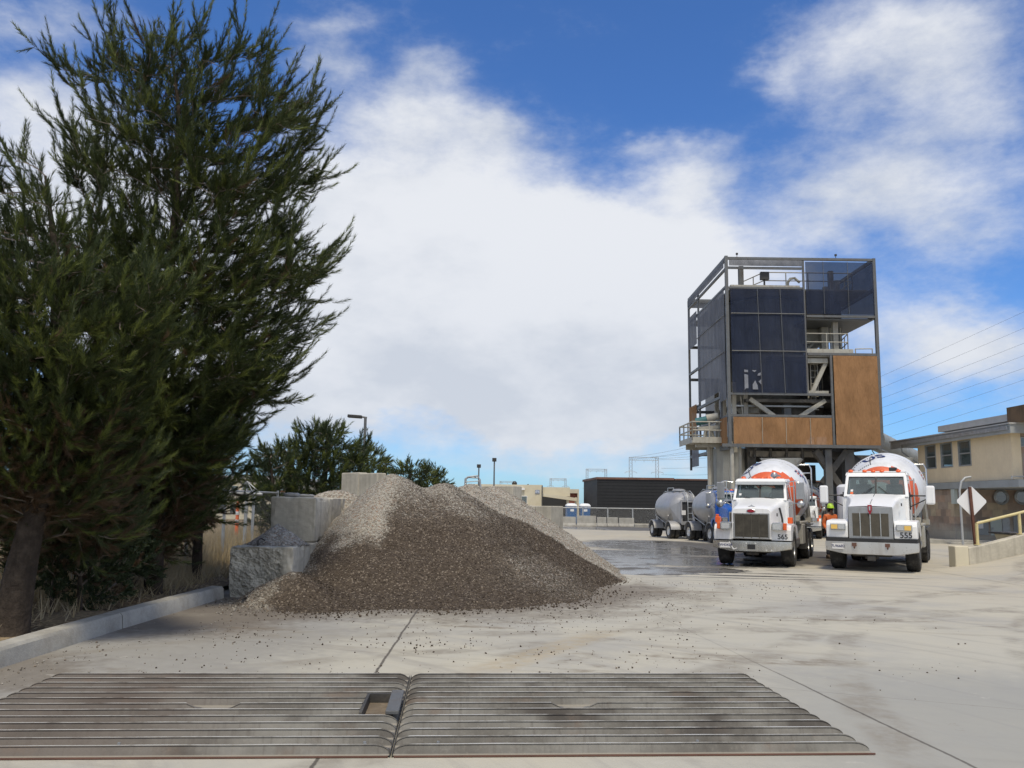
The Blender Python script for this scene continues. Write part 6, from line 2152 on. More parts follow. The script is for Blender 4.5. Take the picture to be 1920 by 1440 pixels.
    # badge
    if A:
        m = MB(); m.prism([(-.055, g1 + .07), (.055, g1 + .07), (.05, g1 - .10), (0, g1 - .20), (-.05, g1 - .10)], lambda u_, v_, w_: Vector((u_, w_, v_)), yf - .07, yf - .013); bd = P('badge', m, 'red_badge', hood)
        m = MB(); m.bx(-.02, .02, yf - .075, yf - .071, g1 - .08, g1 + .03); P('emblem', m, 'chrome', bd)
        m = MB(); m.beam((0, .3, g1 + .11), (0, 1.75, zw0 + .035), .018, .02); P('hood_trim', m, 'chrome', hood)
    else:
        M = Matrix.Translation((0, yf - .012, g1 + .105)) @ Matrix.Rotation(math.pi / 2, 4, 'X') @ Matrix.Diagonal((1, .42, 1, 1))
        m = MB(); m.lathe([(.001, .02), (.10, .02), (.115, .0)], 24, M); bd = P('badge', m, 'red_badge', hood)
        m = MB(); m.lathe([(.112, .018), (.128, .012), (.13, .0)], 24, M); P('badge_rim', m, 'chrome', bd)
        m = MB(); m.prism([(-.10, 0), (-.02, .03), (0, .05), (.02, .03), (.10, 0), (0, .015)], lambda u_, v_, w_: Vector((u_, w_ + .15, v_ + g1 + .235)), 0, .05); P('hood_ornament', m, 'chrome', hood)
    # fenders
    zf = S['fender_top']
    zfb = b1 + (.10 if A else .03)
    for s in (-1, 1):
        m = MB()
        shp = fender_shape(.06 if A else .10, 1.95, zf, zfb, wy, wr + .10, wr)
        xi = gh + (.02 if A else .08)
        m.prism(shp, lambda u_, v_, w_: Vector((w_, u_ + max(0, (abs(w_) - xi)) * .10, v_)), s * xi, s * (bw - .02))
        fd = P('fender', m, paint, bev=.03 if A else .05)
        # lamp unit
        zl = S['lamp_z']
        if A:
            xl = bw - .33
            m = MB(); m.bx(s * (xl - .21), s * (xl + .19), .01, .10, zl - .085, zl + .085); hl = P('headlight', m, 'galvanised', bev=.015)
            m = MB(); m.bx(s * (xl - .18), s * (xl - .02), -.002, .008, zl - .06, zl + .06); P('lens', m, 'clear_lens', hl)
            m = MB(); m.bx(s * (xl + .0), s * (xl + .165), -.002, .008, zl - .06, zl + .06); P('indicator', m, 'yellow_lens', hl)
        else:
            xl = gh + .26
            m = MB(); m.prism([(-.15, -.07), (-.10, -.11), (.10, -.11), (.15, -.07), (.15, .08), (.11, .115), (-.11, .115), (-.15, .08)], lambda u_, v_, w_: Vector((s * xl + u_, w_, zl + v_)), -.04, .26); hl = P('headlight', m, 'chrome', bev=.01)
            m = MB(); m.bx(s * xl - .11, s * xl + .11, -.052, -.042, zl - .07, zl + .075); P('lens', m, 'clear_lens', hl)
            m = MB(); m.bx(s * (xl + .16), s * (xl + .25), -.02, .16, zl - .09, zl + .10); P('indicator', m, 'amber_lens', hl, bev=.015)
            m = MB(); m.bx(s * (bw - .16), s * (bw - .02), .62 if s > 0 else .3, .80 if s > 0 else .5, zf + .04, zf + .22); P('marker_lamp', m, 'amber_lens', fd, bev=.02)
        if s > 0 and S['num']:
            text_on(S['num'], .21 if A else .19, (bw - .30 if A else bw - .25, .06 + (bw - .3 - xi) * .10 - .001 if A else .10 + (bw - .25 - xi) * .10, zfb + .10), (1, .10, 0), (0, 0, 1), .006).build('number', MATS['black_plastic'], fd, recalc=False)
    if A:
        m = MB(); m.bx(-bw + .02, bw - .02, .05, .30, b1 + .005, zfb - .004); P('bumper_gap', m, 'black_plastic')
        m = MB(); m.bx(gh + .16, gh + .18, .95, 1.15, g1 + .05, g1 + .13); P('side_vent', m, 'black_plastic', hood)
    else:
        m = MB(); m.tube([(gh + .20, 1.15, g1 + .2), (gh + .24, 1.2, g1 - .02), (gh + .25, 1.3, g1 - .12), (gh + .25, 1.4, g1 - .30)], .03, 8); P('hood_hose', m, 'black_plastic', hood, smooth=50)
        m = MB(); m.cyl((gh + .14, .9, g1 + .0), (gh + .17, .9, g1 + .0), .05, n=12); P('fuel_cap', m, 'black_plastic', hood)
    # cab: real openings for windscreen, door windows and rear window
    tw = cw - .06                      # half width at the roof
    yt = yc0 + .30                     # top of the sloping screen
    m = MB()
    zb = .86
    A0, B0 = (-cw, yc0, zb), (cw, yc0, zb)
    A1, B1 = (-cw, yc0, zw0 - .07), (cw, yc0, zw0 - .07)
    A2, B2 = (-tw, yt, zr - .10), (tw, yt, zr - .10)
    A3, B3 = (-tw + .04, yt + .10, zr), (tw - .04, yt + .10, zr)
    R0, Q0 = (-cw, yc1, zb), (cw, yc1, zb)
    R1, Q1 = (-cw, yc1, zw0 - .07), (cw, yc1, zw0 - .07)
    R2, Q2 = (-tw, yc1, zr - .08), (tw, yc1, zr - .08)
    R3, Q3 = (-tw + .04, yc1 - .06, zr + .03), (tw - .04, yc1 - .06, zr + .03)
    m.quad(A0, B0, B1, A1)
    v1 = (zw1 - zw0 + .07) / (zr - .10 - zw0 + .07)
    ws = m.ring(A1, B1, B2, A2, .05, .95, .07 / (zr - .03 - zw0), min(.93, v1))
    m.quad(A2, B2, B3, A3); m.quad(A3, B3, Q3, R3); m.quad(R3, Q3, Q2, R2)
    m.add([A2, A3, R3, R2], [(0, 1, 2, 3)]); m.add([B2, B3, Q3, Q2], [(0, 3, 2, 1)])
    rw = m.ring(Q1, R1, R2, Q2, .10, .90, .10, .82)
    m.quad(R0, R1, Q1, Q0)
    sw = []
    for s in (-1, 1):
        f0, f1, f2 = ((A0, A1, A2) if s < 0 else (B0, B1, B2)); k0, k1, k2 = ((R0, R1, R2) if s < 0 else (Q0, Q1, Q2))
        m.quad(f0, k0, k1, f1)
        sw.append(m.ring(f1, k1, k2, f2, .16, .80, .10, .84))
    cab = P('cab', m, paint, solid=.035, bev=.02)
    m = MB(); m.quad(*ws); P('windscreen', m, 'windshield_glass', cab, recalc=False)
    m = MB(); m.quad(*rw); P('rear_window', m, 'windshield_glass', cab, recalc=False)
    for q in sw:
        m = MB(); m.quad(*q); P('side_window', m, 'windshield_glass', cab, recalc=False)
    a, b_, c_, d_ = ws
    up = (d_ - a).normalized(); nrm = Vector((0, -1, .45)).normalized()
    m = MB(); m.beam((a + b_) / 2 + nrm * .008, (c_ + d_) / 2 + nrm * .008, .05, .03); P('screen_divider', m, 'black_plastic', cab)
    # rubber seal round the screen
    m = MB()
    for p_, q_ in ((a, b_), (b_, c_), (c_, d_), (d_, a)):
        m.beam(p_ + nrm * .004, q_ + nrm * .004, .03, .03)
    P('screen_seal', m, 'black_plastic', cab)
    # wipers
    for s in (-1, 1):
        m = MB()
        if A:
            p_ = Vector((s * .06, a.y, a.z)) + up * .26 + nrm * .03; q_ = Vector((s * .42, a.y, a.z)) - up * .06 + nrm * .05
        else:
            p_ = a.lerp(b_, .36 if s < 0 else .86) + nrm * .05 - up * .05; q_ = a.lerp(b_, .18 if s < 0 else .60) + up * .03 + nrm * .03
        m.cyl(p_, q_, .012, n=5); m.cyl(q_ - up * .0, q_ + (p_ - q_) * .25, .022, n=5)
        P('wiper', m, 'black_plastic', cab)
    # sticker on the screen
    m = MB(); c0 = a.lerp(b_, .055) + (up * .10) + nrm * .006
    m.quad(c0, c0 + Vector((.07, 0, 0)), c0 + Vector((.07, 0, 0)) + up * .07, c0 + up * .07); st = P('sticker', m, 'plate_white', cab, recalc=False)
    if A:
        m = MB(); c0 = c0 - up * .085; m.quad(c0, c0 + Vector((.08, 0, 0)), c0 + Vector((.08, 0, 0)) + up * .07, c0 + up * .07); P('sticker', m, 'cone_orange', cab, recalc=False)
    # interior
    m = MB(); m.bx(-cw + .06, cw - .06, yc0 + .06, yc0 + .42, zw0 - .35, zw0 - .05); m.bx(-cw + .05, cw - .05, yc0 + .06, yc1 - .06, zb, zb + .08); P('dashboard', m, 'interior_dark', cab, bev=.03)
    for s in (-1, 1):
        m = MB(); m.bx(s * .44 - .24, s * .44 + .24, yc0 + .62, yc0 + 1.1, zb + .5, zb + .68); m.box((s * .44, yc0 + 1.14, zw0 - .02), (.46, .16, .72), Matrix.Rotation(-.12, 3, 'X')); m.bx(s * .44 - .13, s * .44 + .13, yc0 + 1.14, yc0 + 1.24, zw0 + .34, zw0 + .50); P('seat', m, 'interior_dark', cab, bev=.05)
    M = Matrix.Translation((.44, yc0 + .50, zw0 + .03)) @ Matrix.Rotation(-1.0, 4, 'X')
    m = MB(); m.tube([M @ Vector((.22 * math.cos(t), .22 * math.sin(t), 0)) for t in [2 * math.pi * i / 20 for i in range(21)]], .017, 6); m.cyl(M @ Vector((-.2, 0, 0)), M @ Vector((.2, 0, 0)), .02, n=6); m.cyl(M @ Vector((0, 0, 0)), M @ Vector((0, 0, -.35)), .03, n=6); P('steering_wheel', m, 'black_plastic', cab)
    # doors (outline strip, handle) on the sides
    for s in (-1, 1):
        m = MB()
        x = s * (cw + .004)
        for (ya, yb_, za, zb_) in ((yc0 + .08, yc0 + .095, zb + .05, zw0), (yc0 + 1.12, yc0 + 1.135, zb + .05, zw0), (yc0 + .095, yc0 + 1.12, zb + .05, zb + .065)):
            m.bx(x - .004, x + .004, ya, yb_, za, zb_)
        dr = P('door_seam', m, 'black_plastic', cab)
        m = MB(); m.bx(x - .02, x + .03, yc0 + .95, yc0 + 1.10, zw0 - .25, zw0 - .21); P('door_handle', m, 'chrome', cab, bev=.008)
        m = MB(); m.cyl((s * (cw + .07), yc1 + .02, zb + .1), (s * (cw + .07), yc1 + .02, zr - .15), .022, n=8); m.cyl((s * cw, yc1 + .02, zb + .2), (s * (cw + .07), yc1 + .02, zb + .2), .018, n=6); m.cyl((s * (tw), yc1 + .02, zr - .2), (s * (cw + .07), yc1 + .02, zr - .2), .018, n=6); P('grab_rail', m, 'chrome', cab, smooth=60)
        # step tank under the door
        m = MB(); m.cyl((s * (bw - .32), yc0 + .05, .66), (s * (bw - .32), yc0 + 1.2, .66), .26, n=18); P('fuel_tank', m, 'dull_chrome', smooth=40)
        m = MB(); m.bx(s * (bw - .36), s * (bw - .04), yc0 + .2, yc0 + .8, .94, .97); P('step', m, 'dull_chrome')
    # roof lamps and horn
    for x in (-.72, -.32, -.08, .16, .62) if A else (-.60, -.22, .04, .24, .60):
        m = MB(); M = Matrix.Translation((x * cw / .9, yt + .16, zr + .002)); m.lathe([(.085, 0), (.085, .03), (.06, .075), (.001, .09)], 12, M); P('marker_lamp', m, 'amber_lens', cab, smooth=50)
    if A:
        m = MB(); m.bx(.34, .56, yt + .3, yt + .55, zr + .03, zr + .16); P('roof_unit', m, 'black_plastic', cab, bev=.03)
    else:
        m = MB(); m.lathe([(.001, .17), (.07, .16), (.11, .09), (.11, .04), (.04, .0)], 16, Matrix.Translation((.38, yt + .3, zr + .05))); m.cyl((.5, yt + .2, zr + .1), (.5, yt + .6, zr + .1), .05, n=10); m.cyl((.38, yt + .3, zr), (.38, yt + .3, zr + .08), .03, n=8); P('horn', m, 'dull_chrome', cab, smooth=50)
        m = MB(); m.prism([(0, 0), (-.20, -.09), (-.20, -.115), (.02, -.03)], lambda u_, v_, w_: Vector((w_, yt + u_, zr - .07 + v_)), -tw, tw); P('sun_visor', m, S.get('visor', 'fascia_grey'), cab, bev=.01)
    # mirrors
    for s in (-1, 1):
        if A:
            xm = s * (cw + .56)
            m = MB(); m.bx(xm - .12, xm + .12, yc0 - .05, yc0 + .10, zw0 - .27, zw0 + .27); mr = P('mirror', m, 'white_paint', bev=.05)
            m = MB(); m.cyl((xm, yc0 + .06, zw0 - .02), (s * cw, yc0 + .10, zw0 - .02), .022, n=6); m.cyl((xm, yc0 + .06, zw0 - .06), (s * cw, yc0 + .10, zw0 - .35), .018, n=6); m.cyl((s * (cw + .02), yc0 + .10, zw0 + .08), (s * (cw + .02), yc0 + .10, zw0 - .42), .02, n=6); m.box((s * (cw + .05), yc0 + .10, zw0 - .02), (.1, .06, .07)); P('mirror_arm', m, 'black_plastic', mr)
        else:
            xm = s * (cw + .38)
            m = MB(); m.bx(xm - .12, xm + .12, yc0 + .02, yc0 + .09, zw0 - .02, zw0 + .50); mr = P('mirror', m, 'dull_chrome', bev=.02)
            m = MB(); m.tube([(s * cw, yc0 + .1, zw0 + .5), (s * (cw + .25), yc0 + .04, zw0 + .54), (s * (cw + .36), yc0 + .04, zw0 + .50)], .018, 6); m.tube([(s * (cw + .50), yc0 + .04, zw0 + .02), (s * (cw + .46), yc0 + .04, zw0 - .10), (s * (cw + .15), yc0 + .06, zw0 - .16), (s * (cw + .02), yc0 + .1, zw0 - .28)], .018, 6); m.cyl((s * (cw + .2), yc0 + .05, zw0 - .14), (s * (cw + .2), yc0 + .05, zw0 + .54), .015, n=6); P('mirror_arm', m, 'chrome', mr, smooth=60)
            m = MB(); M = Matrix.Translation((xm + s * .02, yc0 - .02, zw0 - .17)) @ Matrix.Rotation(math.pi / 2, 4, 'X'); m.lathe([(.001, .07), (.06, .06), (.11, .02), (.12, -.02), (.001, -.03)], 18, M); P('convex_mirror', m, 'dull_chrome', mr, smooth=50)
    # air filter / tank behind the cab
    if S.get('tank'):
        x, r_, z0_, z1_ = S['tank']
        m = MB(); m.lathe([(.001, z0_), (r_, z0_ + .05), (r_, z1_ - .08), (r_ * .7, z1_), (.001, z1_ + .02)], 24, Matrix.Translation((x, yc1 + .45, 0))); tk = P('water_tank', m, 'cream_wall' if False else 'white_drum', smooth=40)
        m = MB(); m.lathe([(.1, 0), (.12, .1), (.001, .12)], 12, Matrix.Translation((x + .1, yc1 + .45, z1_))); m.tube([(x + .1, yc1 + .45, z1_ + .1), (x + .12, yc1 + .2, z1_ + .25), (x + .35, yc1 + .1, z1_ + .2)], .03, 6); P('filler', m, 'dark_steel', tk)
    # exhaust stack
    m = MB(); m.cyl((-cw + .1, yc1 + .16, .9), (-cw + .1, yc1 + .16, zr + .15), .06, n=10); m.cyl((-cw + .1, yc1 + .16, 1.4), (-cw + .1, yc1 + .16, 2.3), .1, n=12); P('exhaust', m, 'dull_chrome', smooth=50)
    # rear axles
    for y in S['axles']:
        m = MB(); m.cyl((-.95, y, .52), (.95, y, .52), .09, n=8); P('axle', m, 'dark_steel')
        for s in (-1, 1):
            wheel(root, s * (bw - .16), y, .50, .28, s, rim='dull_chrome', tread=True)
            wheel(root, s * (bw - .48), y, .50, .28, s, rim='dark_steel', hub=False, tread=False)
    for s in (-1, 1):
        m = MB(); y = S['axles'][0]; m.bx(s * (bw - .62), s * (bw + .0), y - .78, y - .76, .35, 1.15); P('mud_flap', m, 'rubber')
        m = MB(); m.bx(s * (bw - .66), s * (bw - .02), y - .8, S['axles'][-1] + .7, 1.10, 1.14); P('rear_fender', m, 'grey_steel')
    if S.get('drum'):
        yd, zd, ln, tilt = S['drum']
        M = Matrix.Translation((0, yd, zd)) @ Matrix.Rotation(-math.pi / 2 + tilt, 4, 'X') @ Matrix.Rotation(math.pi, 4, 'Z')
        prof = [(.30, -.04), (.50, .0), (.62, .06), (.78, .2), (.93, .40), (1.06, .68), (1.15, .98), (1.20, 1.32), (1.215, 1.55), (1.215, 2.05), (1.195, 2.3), (1.08, 2.9), (.92, 3.45), (.72, 4.0), (.60, ln)]
        rs = S.get('drum_r', 1.0)
        prof = [(r_ * rs, z_) for r_, z_ in prof]
        def rad_at(s_):
            for (ra, za), (rb, zb_) in zip(prof[:-1], prof[1:]):
                if za <= s_ <= zb_:
                    return ra + (rb - ra) * (s_ - za) / (zb_ - za)
            return prof[-1][0]
        # refine the profile smoothly
        fine = []
        zs = [prof[0][1] + (prof[-1][1] - prof[0][1]) * (i / 46) for i in range(47)]
        for z_ in zs:
            a_ = [rad_at(max(prof[0][1], min(prof[-1][1], z_ + e))) for e in (-.12, -.06, 0, .06, .12)]
            fine.append((sum(a_) / 5, z_))
        n = 112
        def surf(th, s_, off=0.0):
            r_ = rad_at(s_) + off
            return M @ Vector((r_ * math.cos(th), r_ * math.sin(th), s_))
        m = MB()
        rings = [[M @ Vector((r_ * math.cos(2 * math.pi * k / n), r_ * math.sin(2 * math.pi * k / n), z_)) for k in range(n)] for r_, z_ in fine]
        m.rings(rings, True, True)
        cx_ = MB()
        # painted band: a ring on the front cone that runs from upper left round to the lower right
        zi0, zi1, zi2 = S['band']
        for fi in range(len(m.f)):
            cc = Vector((0, 0, 0))
            for i in m.f[fi]:
                cc += Vector(m.v[i])
            cc /= len(m.f[fi])
            l = M.inverted() @ cc
            p_ = cc - M @ Vector((0, 0, l.z))
            th = math.degrees(math.atan2(p_.z, p_.x))
            a_ = S['band_ang']
            zt_ = zi1 + (zi2 - zi1) * max(0, min(1, (95 - th) / 110))
            if a_[0] < th < a_[1] and zi0 < l.z < zt_:
                m.mi[fi] = 1
        dm = P('drum', m, [MATS[S.get('drum_mat', 'white_drum')], MATS['orange_paint']], smooth=40)
        # seam ring
        m = MB()
        for s_ in (1.36, 2.2):
            m.tube([surf(2 * math.pi * k / 64, s_, .004) for k in range(65)], .010, 5, cap=False)
        P('weld_seam', m, S.get('drum_mat', 'white_drum'), dm)
        # angle in the frame of the picture: 0 = right, 90 = top
        e0 = M.to_3x3() @ Vector((1, 0, 0)); e1 = M.to_3x3() @ Vector((0, 1, 0))
        sx_ = 1 if e0.x > 0 else -1
        sz_ = 1 if e1.z > 0 else -1
        def ps(deg, s_, off=.012):
            t = R(deg)
            return surf(math.atan2(math.sin(t) * sz_, math.cos(t) * sx_), s_, off)
        def wrap_text(body, size, deg, s_, rot, nm, mt):
            vs, fs = text_data(body, size)
            out = []
            ca, sa_ = math.cos(rot), math.sin(rot)
            for q in vs:
                uu, vv_ = q.x * ca - q.y * sa_, q.x * sa_ + q.y * ca
                out.append(ps(deg - math.degrees(uu / rad_at(s_)), s_ + vv_))
            mm = MB(); mm.add(out, fs); P(nm, mm, mt, dm, recalc=False)
        for body, size, deg, s_, rot in S.get('texts', ()):
            wrap_text(body, size, deg, s_, rot, 'lettering', 'navy_paint')
        for (deg, s_) in S.get('dashes', ()):
            for j in range(3):
                for i in range(2):
                    mm = MB()
                    d0, s0 = deg - j * 5.2 - 0, s_ + i * .17 + j * .05
                    k0, k1 = 3.6 / 2, .13 / 2
                    mm.add([ps(d0 - k0, s0 - k1), ps(d0 + k0, s0 - k1), ps(d0 + k0, s0 + k1), ps(d0 - k0, s0 + k1)], [(0, 1, 2, 3)])
                    P('logo_mark', mm, 'navy_paint' if (i + j) % 2 == 0 else 'orange_paint', dm, recalc=False)
        # perforated outline of a bolted hatch
        if S.get('hatch'):
            da, db, sa2, sb = S['hatch']
            mm = MB()
            for i in range(9):
                t = i / 8
                for (dd, ss) in ((da + (db - da) * t, sa2), (da + (db - da) * t, sb), (da, sa2 + (sb - sa2) * t), (db, sa2 + (sb - sa2) * t)):
                    p_ = ps(dd, ss, .003); p2 = ps(dd, ss, .02)
                    mm.cyl(p_, p2, .019, n=6)
            P('hatch_bolts', mm, 'black_plastic', dm)
        # pedestals, roller, hopper and chute
        m = MB(); m.bx(-.42, .42, yd - .1, yd + .28, .98, zd - .28); m.beam((-.45, yd - .05, 1.0), (-.25, yd + .1, zd - .2), .1, .1); m.beam((.45, yd - .05, 1.0), (.25, yd + .1, zd - .2), .1, .1); P('front_pedestal', m, 'grey_steel', bev=.02)
        yr = yd + ln * .80
        m = MB(); m.bx(-.85, .85, yr - .1, yr + .1, .98, 1.5); m.beam((-.8, yr, 1.0), (-.95, yr + .5, 2.7), .12, .12); m.beam((.8, yr, 1.0), (.95, yr + .5, 2.7), .12, .12); P('rear_pedestal', m, 'grey_steel', bev=.02)
        ye = yd + ln + .1
        m = MB(); m.rings([[Vector((x * q, ye + y * q * .7, z)) for x, y in ((-1, -1), (1, -1), (1, 1), (-1, 1))] for q, z in ((.35, 2.9), (.72, 3.5))]); P('charge_hopper', m, 'pale_steel')
        m = MB(); m.tube([(0, ye, 2.6), (.1, ye + .3, 1.9), (.5, ye + .5, 1.35)], [.3, .26, .22], 12); P('discharge_chute', m, 'grey_steel', smooth=50)
        # folding chute sections and ladder carried along the side
        m = MB()
        xs_ = bw - .06
        m.beam((xs_, yd + 2.5, 1.35), (xs_ - .08, yd + 2.0, 2.85), .08, .10); m.beam((xs_, yd + 2.85, 1.35), (xs_ - .08, yd + 2.4, 2.75), .12, .06)
        for i in range(6):
            t = i / 6
            m.cyl((xs_, yd + 2.5 - .5 * t, 1.35 + 1.5 * t), (xs_, yd + 2.85 - .45 * t, 1.35 + 1.4 * t), .018, n=5)
        m.box((xs_, yd + 2.7, 1.28), (.2, .6, .16)); P('ladder', m, 'pale_steel')
        m = MB(); m.tube([(xs_ - .6, ye - .3, 3.25), (xs_ - .05, ye - .35, 3.25), (xs_ + .02, ye - .35, 3.1), (xs_ + .02, ye - .4, 1.9)], .03, 7); m.tube([(xs_ - .6, ye - .3, 2.95), (xs_ - .02, ye - .35, 2.95)], .025, 6); P('platform_rail', m, 'chrome', smooth=60)
        m = MB(); m.bx(bw - .30, bw - .02, yd + .1, yd + .9, .55, 1.18); m.bx(bw - .45, bw - .05, yd + .0, yd + 2.6, 1.18, 1.26); m.box((bw - .18, yd - .05, 1.36), (.2, .2, .18)); P('tool_box', m, 'pale_steel', bev=.02)
        m = MB(); m.bx(-bw + .02, -bw + .3, yd + .1, yd + .9, .55, 1.18); m.bx(-bw + .05, -bw + .45, yd, yd + 2.6, 1.18, 1.26); P('tool_box', m, 'pale_steel', bev=.02)
        m = MB()
        random.seed(5)
        for k in range(6):
            y = yd + .6 + k * .35
            m.tube([(bw - .5, y, 1.3), (bw - .35, y + .1, 1.45 + .1 * random.random()), (bw - .2, y + .3, 1.3)], .025, 6)
        P('hoses', m, 'black_plastic', smooth=60)
    return root

STY_B = dict(kind='narrow', name='mixer_truck', paint='white_paint', cab_w=1.62, roof=2.57, ws0=1.97, ws1=2.44, cab_y=1.85, grille_w=.93, bumper_w=2.20, bump0=.44, bump1=.74,
             bumper_mat='chrome', plate='7W43429', gr0=.82, gr1=1.49, fender_top=1.20, lamp_z=1.16, tyre_r=.53, length=8.6, axles=(5.5, 6.8), num='565',
             drum=(3.45, 1.99, 4.3, R(6)), drum_r=.955, band=(-.1, .32, .85), band_ang=(-80, 128), texts=(('US', .62, 122, 1.02, 0.5), ('US', .42, 30, 1.55, 0.3)), dashes=((44, 1.18),), hatch=(128, 152, .35, .95), visor='fascia_grey')
STY_A = dict(kind='wide', name='mixer_truck', paint='white_paint', cab_w=1.78, roof=2.78, ws0=2.11, ws1=2.64, cab_y=1.95, grille_w=1.14, bumper_w=2.36, bump0=.46, bump1=.80,
             bumper_mat='bumper_chrome', plate='7L96682', gr0=.90, gr1=1.74, fender_top=1.37, lamp_z=1.20, tyre_r=.56, length=8.8, axles=(5.7, 7.05), num='555',
             drum=(3.70, 2.12, 4.3, R(6)), band=(-.1, .30, .70), band_ang=(-80, 122), texts=(('US', .62, 103, 1.0, 0.35),), dashes=((30, 1.45),), hatch=(108, 140, .5, 1.05), tank=(-1.02, .30, 1.15, 2.45))
t565 = make_truck('white mixer truck numbered 565 with an oval red badge and chrome pipe mirrors', 'mixer truck', STY_B, 'white concrete mixer trucks')
t565.location = (6.93, 25.0, 0.0); t565.rotation_euler.z = -R(24)
t555 = make_truck('white mixer truck numbered 555 with a wide grey grille and white mirrors', 'mixer truck', STY_A, 'white concrete mixer trucks')
t555.location = (9.84, 23.75, 0.0); t555.rotation_euler.z = -R(28)
t3 = copy_tree(t565)
t3.location = (at(1503, 960, 52.5).x, 52.5, gz(52.5)); t3.rotation_euler.z = -R(22)
tag(t3, 'third white mixer truck in the shade under the tower, mostly hidden behind truck 565')
for ch in list(t3.children):          # the number of truck 565 does not repeat
    for q in list(ch.children):
        if q.name.startswith('number'):
            bpy.data.objects.remove(q)
STY_C = dict(STY_B, name='tractor_truck', paint='blue_paint', num='', drum=None, axles=(4.6, 5.8), length=6.8, plate='9E20714')
tb = make_truck('blue tractor truck coupled to the silver tankers, mostly hidden behind truck 565', 'truck', STY_C)
a = at(1388, 985, 41.5)
tb.location = (a.x, 41.5, gz(41.5)); tb.rotation_euler.z = -R(4)

